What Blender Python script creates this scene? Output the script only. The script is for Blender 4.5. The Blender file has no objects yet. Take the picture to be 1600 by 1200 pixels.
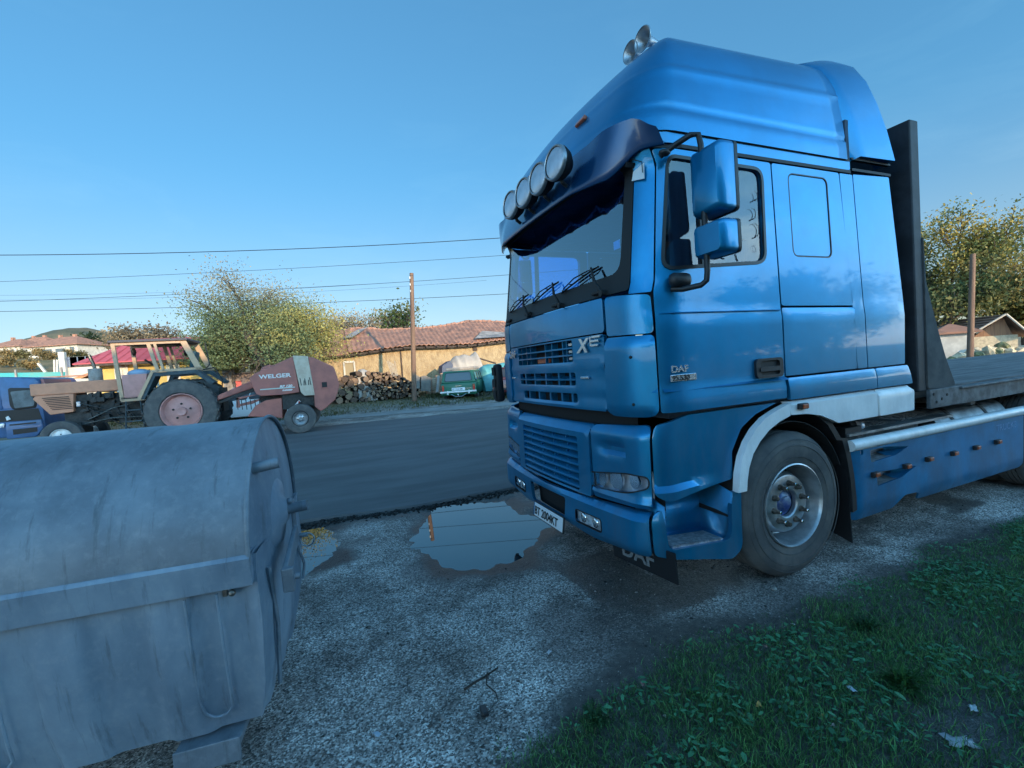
import bpy, bmesh, math, random
import numpy as np
from mathutils import Vector, Matrix, noise
from mathutils.geometry import delaunay_2d_cdt
R_ = math.radians
SC = bpy.context.scene
COL = SC.collection
random.seed(7)

# ------------------------------------------------------------ camera, sky, sun, exposure
FOC = 705.0
CAMR = Matrix(((0.9221124, 0.0807982, -0.3783918), (-0.3803989, 0.0104938, -0.9247630), (-0.0707484, 0.9966752, 0.0404120)))
CAMP = Vector((0, 0, 1.66))
cam_d = bpy.data.cameras.new('camera'); cam = bpy.data.objects.new('camera', cam_d); COL.objects.link(cam)
cam_d.sensor_fit = 'HORIZONTAL'; cam_d.sensor_width = 36; cam_d.lens = FOC / 1600 * 36
cam_d.clip_start = 0.05; cam_d.clip_end = 3000
cam.matrix_world = Matrix.Translation(CAMP) @ CAMR.to_4x4()
SC.camera = cam
def ray(px, py): return CAMR @ Vector((px - 800, -(py - 600), -FOC))
def onY(px, py, Y): d = ray(px, py); return CAMP + d * (Y / d.y)
def onX(px, py, X): d = ray(px, py); return CAMP + d * (X / d.x)
def onZ(px, py, Z=0): d = ray(px, py); return CAMP + d * ((Z - 1.66) / d.z)
def atD(px, py, D): return CAMP + ray(px, py) * (D / FOC)

SUN_EL, SUN_AZ = 12.0, 170.0          # azimuth clockwise from +Y (behind the camera, to its right)
world = bpy.data.worlds.new('World'); SC.world = world; world.use_nodes = True
wn, wl = world.node_tree.nodes, world.node_tree.links
wn.clear()
wo = wn.new('ShaderNodeOutputWorld'); wb = wn.new('ShaderNodeBackground'); sky = wn.new('ShaderNodeTexSky')
sky.sky_type = 'NISHITA'; sky.sun_disc = False; sky.sun_elevation = R_(SUN_EL); sky.sun_rotation = R_(SUN_AZ)
sky.air_density = 1.0; sky.dust_density = 0.6; sky.ozone_density = 2.2; sky.altitude = 300
wb.inputs['Strength'].default_value = 0.10
# thin clouds: fixed in the sky by direction, low over the horizon
tc = wn.new('ShaderNodeTexCoord'); mp = wn.new('ShaderNodeMapping'); mp.inputs['Scale'].default_value = (1, 1, 3.2)
cn = wn.new('ShaderNodeTexNoise'); cn.inputs['Scale'].default_value = 2.6; cn.inputs['Detail'].default_value = 9; cn.inputs['Roughness'].default_value = .62; cn.inputs['Distortion'].default_value = .5
cr = wn.new('ShaderNodeValToRGB'); cr.color_ramp.elements[0].position = .52; cr.color_ramp.elements[1].position = .78
sep = wn.new('ShaderNodeSeparateXYZ')
my = wn.new('ShaderNodeMapRange'); my.inputs[1].default_value = .35; my.inputs[2].default_value = -.25; my.inputs[3].default_value = 0.10; my.inputs[4].default_value = 1
mz = wn.new('ShaderNodeMapRange'); mz.inputs[1].default_value = .75; mz.inputs[2].default_value = .25; mz.inputs[3].default_value = 0; mz.inputs[4].default_value = 1
m1 = wn.new('ShaderNodeMath'); m1.operation = 'MULTIPLY'; m2 = wn.new('ShaderNodeMath'); m2.operation = 'MULTIPLY'
mx = wn.new('ShaderNodeMix'); mx.data_type = 'RGBA'; mx.inputs['B'].default_value = (4.0, 3.4, 3.1, 1)
wl.new(tc.outputs['Generated'], mp.inputs['Vector']); wl.new(mp.outputs[0], cn.inputs['Vector']); wl.new(cn.outputs[0], cr.inputs[0])
wl.new(tc.outputs['Generated'], sep.inputs[0]); wl.new(sep.outputs['Y'], my.inputs[0]); wl.new(sep.outputs['Z'], mz.inputs[0])
wl.new(cr.outputs[0], m1.inputs[0]); wl.new(my.outputs[0], m1.inputs[1]); wl.new(m1.outputs[0], m2.inputs[0]); wl.new(mz.outputs[0], m2.inputs[1])
wl.new(m2.outputs[0], mx.inputs['Factor']); gmn = wn.new('ShaderNodeGamma'); gmn.inputs[1].default_value = .6; wl.new(sky.outputs[0], gmn.inputs[0]); wl.new(gmn.outputs[0], mx.inputs['A']); mt = wn.new('ShaderNodeMix'); mt.data_type = 'RGBA'; mt.blend_type = 'MULTIPLY'; mt.inputs['Factor'].default_value = 1; tz = wn.new('ShaderNodeMapRange'); tz.interpolation_type = 'SMOOTHSTEP'; tz.inputs[1].default_value = .0; tz.inputs[2].default_value = .42; wl.new(sep.outputs['Z'], tz.inputs[0]); tm = wn.new('ShaderNodeMix'); tm.data_type = 'RGBA'; tm.inputs['A'].default_value = (.90, 1.02, 1.12, 1); tm.inputs['B'].default_value = (.45, 1.03, 1.38, 1); wl.new(tz.outputs[0], tm.inputs['Factor']); wl.new(tm.outputs['Result'], mt.inputs['B']); wl.new(mx.outputs['Result'], mt.inputs['A']); # the sky behind the camera is brightened, an added fill for the shaded foreground
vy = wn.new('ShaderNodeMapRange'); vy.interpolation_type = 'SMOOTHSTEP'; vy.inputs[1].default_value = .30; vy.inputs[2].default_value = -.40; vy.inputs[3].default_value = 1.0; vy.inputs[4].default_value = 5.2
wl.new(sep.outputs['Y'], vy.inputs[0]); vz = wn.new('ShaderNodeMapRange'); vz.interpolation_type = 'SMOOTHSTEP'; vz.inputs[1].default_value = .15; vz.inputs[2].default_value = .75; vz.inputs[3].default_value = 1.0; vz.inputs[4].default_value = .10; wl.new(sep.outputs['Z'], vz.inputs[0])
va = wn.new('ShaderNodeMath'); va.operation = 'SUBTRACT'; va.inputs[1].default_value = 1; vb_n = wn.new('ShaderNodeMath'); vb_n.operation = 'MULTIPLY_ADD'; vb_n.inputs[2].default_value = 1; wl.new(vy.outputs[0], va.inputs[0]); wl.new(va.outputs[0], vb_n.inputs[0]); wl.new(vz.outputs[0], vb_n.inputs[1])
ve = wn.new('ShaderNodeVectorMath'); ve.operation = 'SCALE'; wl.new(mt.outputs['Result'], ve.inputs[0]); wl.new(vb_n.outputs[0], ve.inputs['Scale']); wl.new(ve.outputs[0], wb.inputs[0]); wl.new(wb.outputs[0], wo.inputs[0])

sd = bpy.data.lights.new('sun', 'SUN'); so = bpy.data.objects.new('sun', sd); COL.objects.link(so)
sd.energy = 2.0; sd.angle = R_(.5); sd.color = (1.0, .74, .44)
sdir = Vector((math.sin(R_(SUN_AZ)) * math.cos(R_(SUN_EL)), math.cos(R_(SUN_AZ)) * math.cos(R_(SUN_EL)), math.sin(R_(SUN_EL))))
so.rotation_euler = sdir.to_track_quat('Z', 'Y').to_euler()
vs = SC.view_settings; vs.view_transform = 'Standard'; vs.look = 'None'; vs.gamma = 1; vs.use_curve_mapping = False; vs.exposure = 1.55

# ------------------------------------------------------------ materials
def mat(name, col, rough=.6, metal=0, coat=0, var=0, vscale=4, bump=0, bscale=30, col2=None, spec=.5, ior=None, detail=6, c2pos=(.42, .62), stretch=None, bdist=.01):
    m = bpy.data.materials.new(name); m.use_nodes = True
    n, l = m.node_tree.nodes, m.node_tree.links
    b = n['Principled BSDF']
    b.inputs['Base Color'].default_value = (*col, 1); b.inputs['Roughness'].default_value = rough; b.inputs['Metallic'].default_value = metal
    b.inputs['Coat Weight'].default_value = coat; b.inputs['Coat Roughness'].default_value = .04; b.inputs['Specular IOR Level'].default_value = spec
    if ior: b.inputs['IOR'].default_value = ior
    t = n.new('ShaderNodeTexCoord'); vec = t.outputs['Object']
    if stretch:
        q = n.new('ShaderNodeMapping'); q.inputs['Scale'].default_value = stretch; l.new(vec, q.inputs[0]); vec = q.outputs[0]
    if var or col2:
        z = n.new('ShaderNodeTexNoise'); z.inputs['Scale'].default_value = vscale; z.inputs['Detail'].default_value = detail; z.inputs['Roughness'].default_value = .62; l.new(vec, z.inputs['Vector'])
        r = n.new('ShaderNodeValToRGB'); l.new(z.outputs[0], r.inputs[0])
        e = r.color_ramp.elements; e[0].position, e[1].position = c2pos
        if col2: e[0].color = (*col, 1); e[1].color = (*col2, 1)
        else:
            e[0].color = (*[max(0, c * (1 - var)) for c in col], 1); e[1].color = (*[min(1, c * (1 + var)) for c in col], 1)
        l.new(r.outputs[0], b.inputs['Base Color'])
    if bump:
        z2 = n.new('ShaderNodeTexNoise'); z2.inputs['Scale'].default_value = bscale; z2.inputs['Detail'].default_value = 5; l.new(vec, z2.inputs['Vector'])
        bp = n.new('ShaderNodeBump'); bp.inputs['Strength'].default_value = bump; bp.inputs['Distance'].default_value = bdist; l.new(z2.outputs[0], bp.inputs['Height']); l.new(bp.outputs[0], b.inputs['Normal'])
    return m
def glassmat(name, tint, gl=1.0, ior=1.5):
    m = bpy.data.materials.new(name); m.use_nodes = True; n, l = m.node_tree.nodes, m.node_tree.links; n.clear()
    gm = n.new('ShaderNodeNewGeometry'); sb = n.new('ShaderNodeMath'); sb.operation = 'SUBTRACT'; sb.inputs[0].default_value = 1; l.new(gm.outputs['Backfacing'], sb.inputs[1]); ml = n.new('ShaderNodeMath'); ml.operation = 'MULTIPLY'; l.new(sb.outputs[0], ml.inputs[1])
    o = n.new('ShaderNodeOutputMaterial'); mi = n.new('ShaderNodeMixShader'); f = n.new('ShaderNodeFresnel'); f.inputs[0].default_value = ior
    t = n.new('ShaderNodeBsdfTransparent'); t.inputs[0].default_value = (*tint, 1); g = n.new('ShaderNodeBsdfGlossy'); g.inputs['Roughness'].default_value = .015; g.inputs[0].default_value = (gl, gl, gl, 1)
    l.new(f.outputs[0], ml.inputs[0]); l.new(ml.outputs[0], mi.inputs[0]); l.new(t.outputs[0], mi.inputs[1]); l.new(g.outputs[0], mi.inputs[2]); l.new(mi.outputs[0], o.inputs[0]); return m
M = dict(
 paint=mat('blue_paint', (.0, .195, .395), .36, .68, .42, var=.10, vscale=1.6, detail=10),
 paint2=mat('blue_skirt', (.002, .165, .36), .44, .45, .3, var=.2, vscale=2.5, bump=.05, bscale=8),
 navy=mat('navy_visor', (.002, .045, .13), .25, .3, .5),
 black=mat('black_plastic', (.012, .013, .016), .5, var=.4, vscale=12),
 dark=mat('dark_underside', (.007, .007, .008), .8),
 rubber=mat('rubber_seal', (.012, .012, .014), .42),
 tyre=mat('tyre_rubber', (.055, .057, .060), .75, col2=(.095, .092, .088), vscale=5, bump=.25, bscale=40),
 white=mat('white_trim', (.68, .70, .71), .4, col2=(.80, .81, .81), vscale=3, coat=.3),
 steel=mat('rim_steel', (.38, .40, .42), .38, .75, var=.2, vscale=9),
 nut=mat('nut_metal', (.16, .14, .12), .4, .8, var=.4, vscale=40),
 chrome=mat('chrome', (.75, .77, .8), .12, 1.0),
 hub=mat('hub_blue', (.03, .06, .22), .5, .3, col2=(.20, .24, .32), vscale=14, bump=.3, bscale=40),
 tread=mat('step_tread', (.42, .43, .45), .45, .6, var=.3, vscale=30),
 lamp=mat('lamp_glass', (.5, .54, .58), .1, .35, 1.0, var=.35, vscale=22, detail=2),
 lens=mat('spot_lens', (.45, .47, .52), .22, .25, .8, bump=.3, bscale=60, var=.2),
 orange=mat('orange_reflector', (.42, .09, .03), .3, coat=.6, var=.3, vscale=60),
 red=mat('red_lens', (.45, .02, .015), .25, coat=.6),
 badge=mat('badge_silver', (.62, .65, .68), .25, .8),
 plate=mat('plate_white', (.72, .74, .76), .45),
 ink=mat('ink_black', (.006, .006, .007), .6),
 tank=mat('tank_alloy', (.30, .31, .32), .42, .8, var=.3, vscale=7, bump=.1, bscale=20),
 interior=mat('cab_interior', (.05, .08, .12), .8, var=.3, vscale=5),
 cloth=mat('curtain_cloth', (.095, .12, .16), .9), bowl=mat('lamp_bowl', (.85, .87, .90), .3, .1, var=.2, vscale=14), decal=mat('decal_grey', (.07, .075, .085), .9),
 ws=glassmat('windscreen_glass', (.42, .72, .98), 1.0, 3.2),
 sg=glassmat('side_glass', (.6, .66, .72), 1.0, 1.7),
)

M['paint'].node_tree.nodes['Principled BSDF'].inputs['Coat IOR'].default_value = 1.55
def grime(m, col, zlo, zhi, amt, sc=3.5):
    n, l = m.node_tree.nodes, m.node_tree.links; b = n['Principled BSDF']; t = [x for x in n if x.type == 'TEX_COORD'][0]
    lk = b.inputs['Base Color'].links; src = lk[0].from_socket if lk else None
    q = n.new('ShaderNodeMapping'); q.inputs['Scale'].default_value = (1.6, 1.6, .5); l.new(t.outputs['Object'], q.inputs[0]); z = n.new('ShaderNodeTexNoise'); z.inputs['Scale'].default_value = sc; z.inputs['Detail'].default_value = 12; z.inputs['Roughness'].default_value = .72; l.new(q.outputs[0], z.inputs[0])
    r = n.new('ShaderNodeMapRange'); r.inputs[1].default_value = .40; r.inputs[2].default_value = .68; l.new(z.outputs[0], r.inputs[0])
    s = n.new('ShaderNodeSeparateXYZ'); l.new(t.outputs['Object'], s.inputs[0]); h = n.new('ShaderNodeMapRange'); h.inputs[1].default_value = zhi; h.inputs[2].default_value = zlo; h.inputs[3].default_value = .12; h.inputs[4].default_value = 1; l.new(s.outputs['Z'], h.inputs[0])
    k = n.new('ShaderNodeMath'); k.operation = 'MULTIPLY'; l.new(r.outputs[0], k.inputs[0]); l.new(h.outputs[0], k.inputs[1]); k2 = n.new('ShaderNodeMath'); k2.operation = 'MULTIPLY'; k2.inputs[1].default_value = amt; l.new(k.outputs[0], k2.inputs[0])
    x = n.new('ShaderNodeMix'); x.data_type = 'RGBA'; x.inputs['B'].default_value = (*col, 1); l.new(k2.outputs[0], x.inputs['Factor'])
    if src: l.new(src, x.inputs['A'])
    else: x.inputs['A'].default_value = b.inputs['Base Color'].default_value
    l.new(x.outputs['Result'], b.inputs['Base Color']); ro = n.new('ShaderNodeMath'); ro.operation = 'MULTIPLY_ADD'; ro.inputs[1].default_value = .5; ro.inputs[2].default_value = b.inputs['Roughness'].default_value; l.new(k2.outputs[0], ro.inputs[0]); l.new(ro.outputs[0], b.inputs['Roughness'])
    cw_ = b.inputs['Coat Weight'].default_value; co = n.new('ShaderNodeMath'); co.operation = 'MULTIPLY_ADD'; co.inputs[1].default_value = -cw_; co.inputs[2].default_value = cw_; l.new(k2.outputs[0], co.inputs[0]); l.new(co.outputs[0], b.inputs['Coat Weight'])
grime(M['paint'], (.13, .15, .16), .3, 1.9, .40); grime(M['paint2'], (.13, .14, .15), .25, 1.0, .55); grime(M['white'], (.20, .19, .17), .5, 1.4, .5, 5)
# ------------------------------------------------------------ mesh helpers
class MB:
    def __init__(s): s.v = []; s.f = []
    def add(s, vs, fs):
        o = len(s.v); s.v += [tuple(p) for p in vs]; s.f += [tuple(i + o for i in f) for f in fs]; return s
    def box(s, c, d, rz=0, ry=0, rx=0, taper=None):
        x, y, z = d[0] / 2, d[1] / 2, d[2] / 2
        P = [Vector((a * x, b * y, e * z)) for e in (-1, 1) for b in (-1, 1) for a in (-1, 1)]
        if taper: P = [Vector((p.x * (taper[0] if p.z > 0 else 1), p.y * (taper[1] if p.z > 0 else 1), p.z)) for p in P]
        rot = Matrix.Rotation(rz, 3, 'Z') @ Matrix.Rotation(ry, 3, 'Y') @ Matrix.Rotation(rx, 3, 'X')
        P = [rot @ p + Vector(c) for p in P]
        return s.add(P, [(0, 2, 3, 1), (4, 5, 7, 6), (0, 1, 5, 4), (2, 6, 7, 3), (0, 4, 6, 2), (1, 3, 7, 5)])
    def tube(s, pts, r, n=10, cap=True):
        pts = [Vector(p) for p in pts]; k = len(pts); rs = r if isinstance(r, (list, tuple)) else [r] * k
        up = None; rings = []
        for i, p in enumerate(pts):
            d = (pts[min(i + 1, k - 1)] - pts[max(i - 1, 0)]).normalized()
            if up is None:
                up = Vector((0, 0, 1)) if abs(d.z) < .9 else Vector((1, 0, 0))
            a = d.cross(up).normalized(); b = a.cross(d).normalized(); up = b
            rings.append([p + (a * math.cos(2 * math.pi * j / n) + b * math.sin(2 * math.pi * j / n)) * rs[i] for j in range(n)])
        vs = [q for g in rings for q in g]; fs = []
        for i in range(k - 1):
            for j in range(n):
                j2 = (j + 1) % n; fs.append((i * n + j, i * n + j2, (i + 1) * n + j2, (i + 1) * n + j))
        if cap: fs.append(tuple(range(n))[::-1]); fs.append(tuple((k - 1) * n + j for j in range(n)))
        return s.add(vs, fs)
    def cyl(s, a, b, r, r2=None, n=16): return s.tube([a, b], [r, r if r2 is None else r2], n)
    def lathe(s, prof, c=(0, 0, 0), axis='Y', n=48, closed=False):
        vs = []; k = len(prof); c = Vector(c)
        for j in range(n):
            t = 2 * math.pi * j / n; ca, sa = math.cos(t), math.sin(t)
            for (h, r) in prof:
                p = Vector((r * ca, h, r * sa)) if axis == 'Y' else Vector((h, r * ca, r * sa)) if axis == 'X' else Vector((r * ca, r * sa, h))
                vs.append(c + p)
        fs = []
        for j in range(n):
            j2 = (j + 1) % n
            for i in range(k - 1 + (1 if closed else 0)):
                i2 = (i + 1) % k
                fs.append((j * k + i, j * k + i2, j2 * k + i2, j2 * k + i))
        return s.add(vs, fs)
    def prism(s, pts, fn, d):
        """pts 2D outline; fn maps (a,b)->Vector; d = Vector offset (thickness)"""
        A = [Vector(fn(*p)) for p in pts]; B = [p + Vector(d) for p in A]; n = len(A)
        return s.add(A + B, [tuple(range(n))[::-1], tuple(range(n, 2 * n))] + [(i, (i + 1) % n, n + (i + 1) % n, n + i) for i in range(n)])
    def sphere(s, c, r, nu=12, nv=8, sc=(1, 1, 1), jit=0):
        vs = []; fs = []
        for i in range(nv + 1):
            th = math.pi * i / nv
            for j in range(nu):
                ph = 2 * math.pi * j / nu; k = 1 + (random.uniform(-jit, jit) if jit else 0)
                vs.append((c[0] + r * sc[0] * k * math.sin(th) * math.cos(ph), c[1] + r * sc[1] * k * math.sin(th) * math.sin(ph), c[2] + r * sc[2] * k * math.cos(th)))
        for i in range(nv):
            for j in range(nu):
                j2 = (j + 1) % nu; fs.append((i * nu + j, (i + 1) * nu + j, (i + 1) * nu + j2, i * nu + j2))
        return s.add(vs, fs)
    def build(s, name, m, parent=None, smooth=None, bevel=0, seg=2, solid=0, subs=0, merge=True, split=False):
        if split:
            return s.build_split(name, m, parent, smooth, bevel)
        me = bpy.data.meshes.new(name); me.from_pydata(s.v, [], s.f)
        bm = bmesh.new(); bm.from_mesh(me)
        if merge: bmesh.ops.remove_doubles(bm, verts=bm.verts, dist=1e-5)
        bmesh.ops.recalc_face_normals(bm, faces=bm.faces)
        if bevel:
            es = [e for e in bm.edges if len(e.link_faces) == 2 and e.calc_face_angle(0) > R_(28)]
            try: bmesh.ops.bevel(bm, geom=es, offset=bevel, segments=seg, affect='EDGES', profile=.5, clamp_overlap=True)
            except Exception: pass
        bm.to_mesh(me); bm.free(); me.validate()
        me.materials.append(m)
        o = bpy.data.objects.new(name, me); COL.objects.link(o)
        if parent: o.parent = parent
        if smooth is not None:
            for p in me.polygons: p.use_smooth = True
            if smooth < 180:
                bm = bmesh.new(); bm.from_mesh(me)
                for e in bm.edges:
                    if len(e.link_faces) == 2 and e.calc_face_angle(0) > R_(smooth): e.smooth = False
                bm.to_mesh(me); bm.free()
        if solid:
            md = o.modifiers.new('s', 'SOLIDIFY'); md.thickness = solid; md.offset = -1
        if subs:
            md = o.modifiers.new('u', 'SUBSURF'); md.levels = md.render_levels = subs
        return o
def _bs(s, name, m, parent, smooth, bevel):
    par = list(range(len(s.v)))
    def fd(a):
        while par[a] != a: par[a] = par[par[a]]; a = par[a]
        return a
    for f in s.f:
        for i in f[1:]: par[fd(i)] = fd(f[0])
    G = {}
    for f in s.f: G.setdefault(fd(f[0]), []).append(f)
    out = None
    for fs in G.values():
        ids = sorted({i for f in fs for i in f}); mp_ = {a: b for b, a in enumerate(ids)}
        q = MB(); q.v = [s.v[i] for i in ids]; q.f = [tuple(mp_[i] for i in f) for f in fs]
        out = q.build(name, m, parent, smooth=smooth, bevel=bevel)
    return out
MB.build_split = _bs
def empty(name, label, cat, loc=(0, 0, 0), rz=0, group=None):
    o = bpy.data.objects.new(name, None); COL.objects.link(o); o.location = loc; o.rotation_euler = (0, 0, rz)
    o.empty_display_size = .1; o['label'] = label; o['category'] = cat
    if group: o['group'] = group
    return o
def tag(o, label, cat, group=None):
    o['label'] = label; o['category'] = cat
    if group: o['group'] = group
    return o
def struct(o): o['kind'] = 'structure'; return o
def stuff(o, label=None, cat=None):
    o['kind'] = 'stuff'
    if label: o['label'] = label
    if cat: o['category'] = cat
    return o
def rr(x0, y0, x1, y1, r, n=5):
    P = []
    for cx, cy, a in ((x1 - r, y1 - r, 0), (x0 + r, y1 - r, 90), (x0 + r, y0 + r, 180), (x1 - r, y0 + r, 270)):
        for i in range(n + 1):
            t = R_(a + 90 * i / n); P.append((cx + r * math.cos(t), cy + r * math.sin(t)))
    return P
def rpoly(pts, r, n=4):
    """round the corners of a polygon"""
    out = []; k = len(pts)
    for i in range(k):
        p = Vector(pts[i]); a = Vector(pts[i - 1]) - p; b = Vector(pts[(i + 1) % k]) - p
        ri = min(r if not isinstance(r, (list, tuple)) else r[i], a.length * .45, b.length * .45)
        if ri < 1e-4: out.append(tuple(p)); continue
        A = p + a.normalized() * ri; B = p + b.normalized() * ri
        for j in range(n + 1):
            t = j / n; q = A * (1 - t) ** 2 + p * 2 * t * (1 - t) + B * t * t; out.append((q.x, q.y))
    return out
def inpoly(x, y, P):
    c = False; j = len(P) - 1
    for i in range(len(P)):
        if (P[i][1] > y) != (P[j][1] > y) and x < (P[j][0] - P[i][0]) * (y - P[i][1]) / (P[j][1] - P[i][1] + 1e-12) + P[i][0]: c = not c
        j = i
    return c
def resample(P, step):
    out = []
    for i in range(len(P)):
        a = Vector(P[i]); b = Vector(P[(i + 1) % len(P)]); k = max(1, int((b - a).length / step))
        for j in range(k): out.append(tuple(a.lerp(b, j / k)))
    return out
def patch(name, m, parent, outer, fn, holes=(), grid=.08, thick=.012, smooth=30, flip=False, rim=0):
    """a sheet cut to an outline, laid on the surface fn(a, b, off) and given thickness"""
    outer = resample(outer, grid); holes = [resample(h, grid) for h in holes]
    V = []; E = []
    for L in [outer] + holes:
        o = len(V); V += L; E += [(o + i, o + (i + 1) % len(L)) for i in range(len(L))]
    nb = len(V)
    xs = [p[0] for p in outer]; ys = [p[1] for p in outer]
    y = min(ys) + grid * .5
    while y < max(ys):
        x = min(xs) + grid * .5
        while x < max(xs):
            if inpoly(x, y, outer) and not any(inpoly(x, y, h) for h in holes):
                if min((x - q[0]) ** 2 + (y - q[1]) ** 2 for q in V[:nb]) > (grid * .35) ** 2: V.append((x, y))
            x += grid
        y += grid
    r = delaunay_2d_cdt([Vector(p) for p in V], E, [], 0, 1e-6)
    v2 = r[0]; F = []
    for f in r[2]:
        cx = sum(v2[i].x for i in f) / 3; cy = sum(v2[i].y for i in f) / 3
        if inpoly(cx, cy, outer) and not any(inpoly(cx, cy, h) for h in holes): F.append(tuple(f))
    n = len(v2); k = 1
    P = [fn(p.x, p.y, 0) for p in v2] + [fn(p.x, p.y, -thick) for p in v2]
    cnt = {}
    for f in F:
        for i in range(3):
            e = (f[i], f[(i + 1) % 3]); key = tuple(sorted(e)); cnt[key] = None if key in cnt else e
    FF = F + [tuple(i + n for i in f[::-1]) for f in F] + [(e[1], e[0], e[0] + n, e[1] + n) for e in cnt.values() if e]
    mb = MB(); mb.add(P, FF)
    return mb.build(name, m, parent, smooth=smooth)
def ring(name, m, parent, loop, fn, w=.02, proud=.006, back=.01, smooth=40):
    """a frame strip of width w outside of the closed loop"""
    k = len(loop); P = []
    L = [Vector(p) for p in loop]
    ar = sum(L[i].x * L[(i + 1) % k].y - L[(i + 1) % k].x * L[i].y for i in range(k)); sg = 1 if ar > 0 else -1
    for i in range(k):
        t = (L[(i + 1) % k] - L[i - 1]).normalized(); nn = Vector((t.y, -t.x)) * sg
        a = L[i]; b = L[i] + nn * w
        P += [fn(a.x, a.y, -back), fn(a.x, a.y, proud), fn(b.x, b.y, proud), fn(b.x, b.y, -back)]
    F = []
    for i in range(k):
        j = (i + 1) % k
        for q in range(4): F.append((i * 4 + q, i * 4 + (q + 1) % 4, j * 4 + (q + 1) % 4, j * 4 + q))
    mb = MB(); mb.add(P, F); return mb.build(name, m, parent, smooth=smooth)
def text(name, body, m, parent, origin, xdir, updir, size, depth=.003, shear=0, sx=1, bold=0, align='LEFT'):
    c = bpy.data.curves.new(name, 'FONT'); c.body = body; c.size = size; c.extrude = depth; c.shear = shear; c.offset = bold; c.align_x = align
    o = bpy.data.objects.new(name, c); COL.objects.link(o)
    me = bpy.data.meshes.new_from_object(o, depsgraph=bpy.context.evaluated_depsgraph_get())
    bpy.data.objects.remove(o); bpy.data.curves.remove(c)
    x = Vector(xdir).normalized(); u = Vector(updir).normalized(); z = x.cross(u).normalized(); u = z.cross(x)
    Mx = Matrix(((x.x * sx, u.x, z.x, origin[0]), (x.y * sx, u.y, z.y, origin[1]), (x.z * sx, u.z, z.z, origin[2]), (0, 0, 0, 1)))
    me.transform(Mx); me.name = name; me.materials.clear(); me.materials.append(m)
    o = bpy.data.objects.new(name, me); COL.objects.link(o); o.parent = parent
    return o
def interp(x, xs, ys):
    if x <= xs[0]: return ys[0]
    for i in range(1, len(xs)):
        if x <= xs[i]: t = (x - xs[i - 1]) / (xs[i] - xs[i - 1]); return ys[i - 1] + (ys[i] - ys[i - 1]) * t
    return ys[-1]
def smooth01(t): t = max(0, min(1, t)); return t * t * (3 - 2 * t)
# ------------------------------------------------------------ the lorry (local: x back, y to its far side, z up)
TX, TY = 1.8, 2.2
truck = empty('tractor_unit', 'large glossy blue articulated lorry cab with tall roof and round spotlights above its windscreen', 'lorry', (TX, TY, 0))
W = 1.235
def S(px, py, dy=0): p = onY(px, py, TY + dy); return (p.x - TX, p.z)
def make_skin(r, ufz, ufv, viz, viv, B, sideoff=None):
    T0 = W - r; T1 = T0 + r * math.pi / 2
    def fn(t, z, off=0):
        s = 1 if t >= 0 else -1; a = abs(t)
        if a < T0: u, y, nx, ny = 0, a, -1, 0
        elif a < T1: q = (a - T0) / r; u, y, nx, ny = r * (1 - math.cos(q)), T0 + r * math.sin(q), -math.cos(q), math.sin(q)
        else: u, y, nx, ny = r + a - T1, W, 0, 1
        fall = max(0, 1 - u / .9) ** 2
        u += (interp(z, ufz, ufv) - B * (1 - (y / W) ** 2)) * fall
        y *= 1 - interp(z, viz, viv) / W
        if sideoff and ny > .7: off = off + sideoff(z)
        u += nx * off; y += ny * off
        return Vector((u, W - s * y, z))
    fn.C = T1 - r
    return fn
def so_(z): return 0 if z > 1.915 else .007 if z > 1.44 else .02
UP = make_skin(.25, [1.27, 2.05, 2.13, 2.85, 3.0, 3.1], [0, .0, .03, .13, .06, .02], [1.9, 3.0, 3.1], [0, .03, .03], .07, so_)
LO = make_skin(.18, [.28, .45, .64, .68, 1.15, 1.27], [-.01, -.05, -.05, -.015, -.01, .03], [.25, 1.3], [.0, .0], .10)
C = UP.C; CL = LO.C
P_ = M['paint']
def side(pts): return [(p[0] + C, p[1]) for p in pts]
def mir(fn): return lambda t, z, off=0: fn(-t, z, off)
def box_uz(u0, z0, u1, z1, r=.03): return [(p[0] + C, p[1]) for p in rr(u0, z0, u1, z1, r)]

# hood and grille panel on the front
patch('bonnet_panel', P_, truck, rr(-.84, 1.842, .84, 2.075, .03), UP, grid=.09, thick=.03)
GR = [(-.62, .44, 1.655, 1.822)]
hole1 = rr(-.62, 1.655, .44, 1.822, .012, 2); hole2 = rr(-.60, 1.475, .46, 1.575, .02, 2); hole3 = rr(-.52, 1.345, .47, 1.415, .015, 2)
gp = patch('grille_panel', P_, truck, rr(-.83, 1.30, .83, 1.832, .025), lambda t, z, o=0: UP(t, z, o + .012 * (math.exp(-((z - 1.62) / .018) ** 2) + math.exp(-((z - 1.44) / .018) ** 2) + math.exp(-((z - 1.315) / .02) ** 2))), [hole1, hole2, hole3], grid=.045, thick=.03)
back = patch('grille_backing', M['dark'], truck, rr(-1.0, 1.02, 1.0, 1.83, .02), lambda t, z, o=0: UP(t, z, o - .10), grid=.15, thick=.01)
mb = MB()
def bar(t0, z0, t1, z1, h, o0=-.07, o1=.004, tilt=0, n=6, fn=UP):
    for i in range(n):
        a = t0 + (t1 - t0) * i / n; b = t0 + (t1 - t0) * (i + 1) / n; za = z0 + (z1 - z0) * i / n; zb = z0 + (z1 - z0) * (i + 1) / n
        P = [fn(a, za - h, o1), fn(b, zb - h, o1), fn(b, zb + h, o1), fn(a, za + h, o1), fn(a, za - h + tilt, o0), fn(b, zb - h + tilt, o0), fn(b, zb + h + tilt, o0), fn(a, za + h + tilt, o0)]
        mb.add(P, [(0, 1, 2, 3), (7, 6, 5, 4), (0, 4, 5, 1), (3, 2, 6, 7), (0, 3, 7, 4), (1, 5, 6, 2)])
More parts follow.
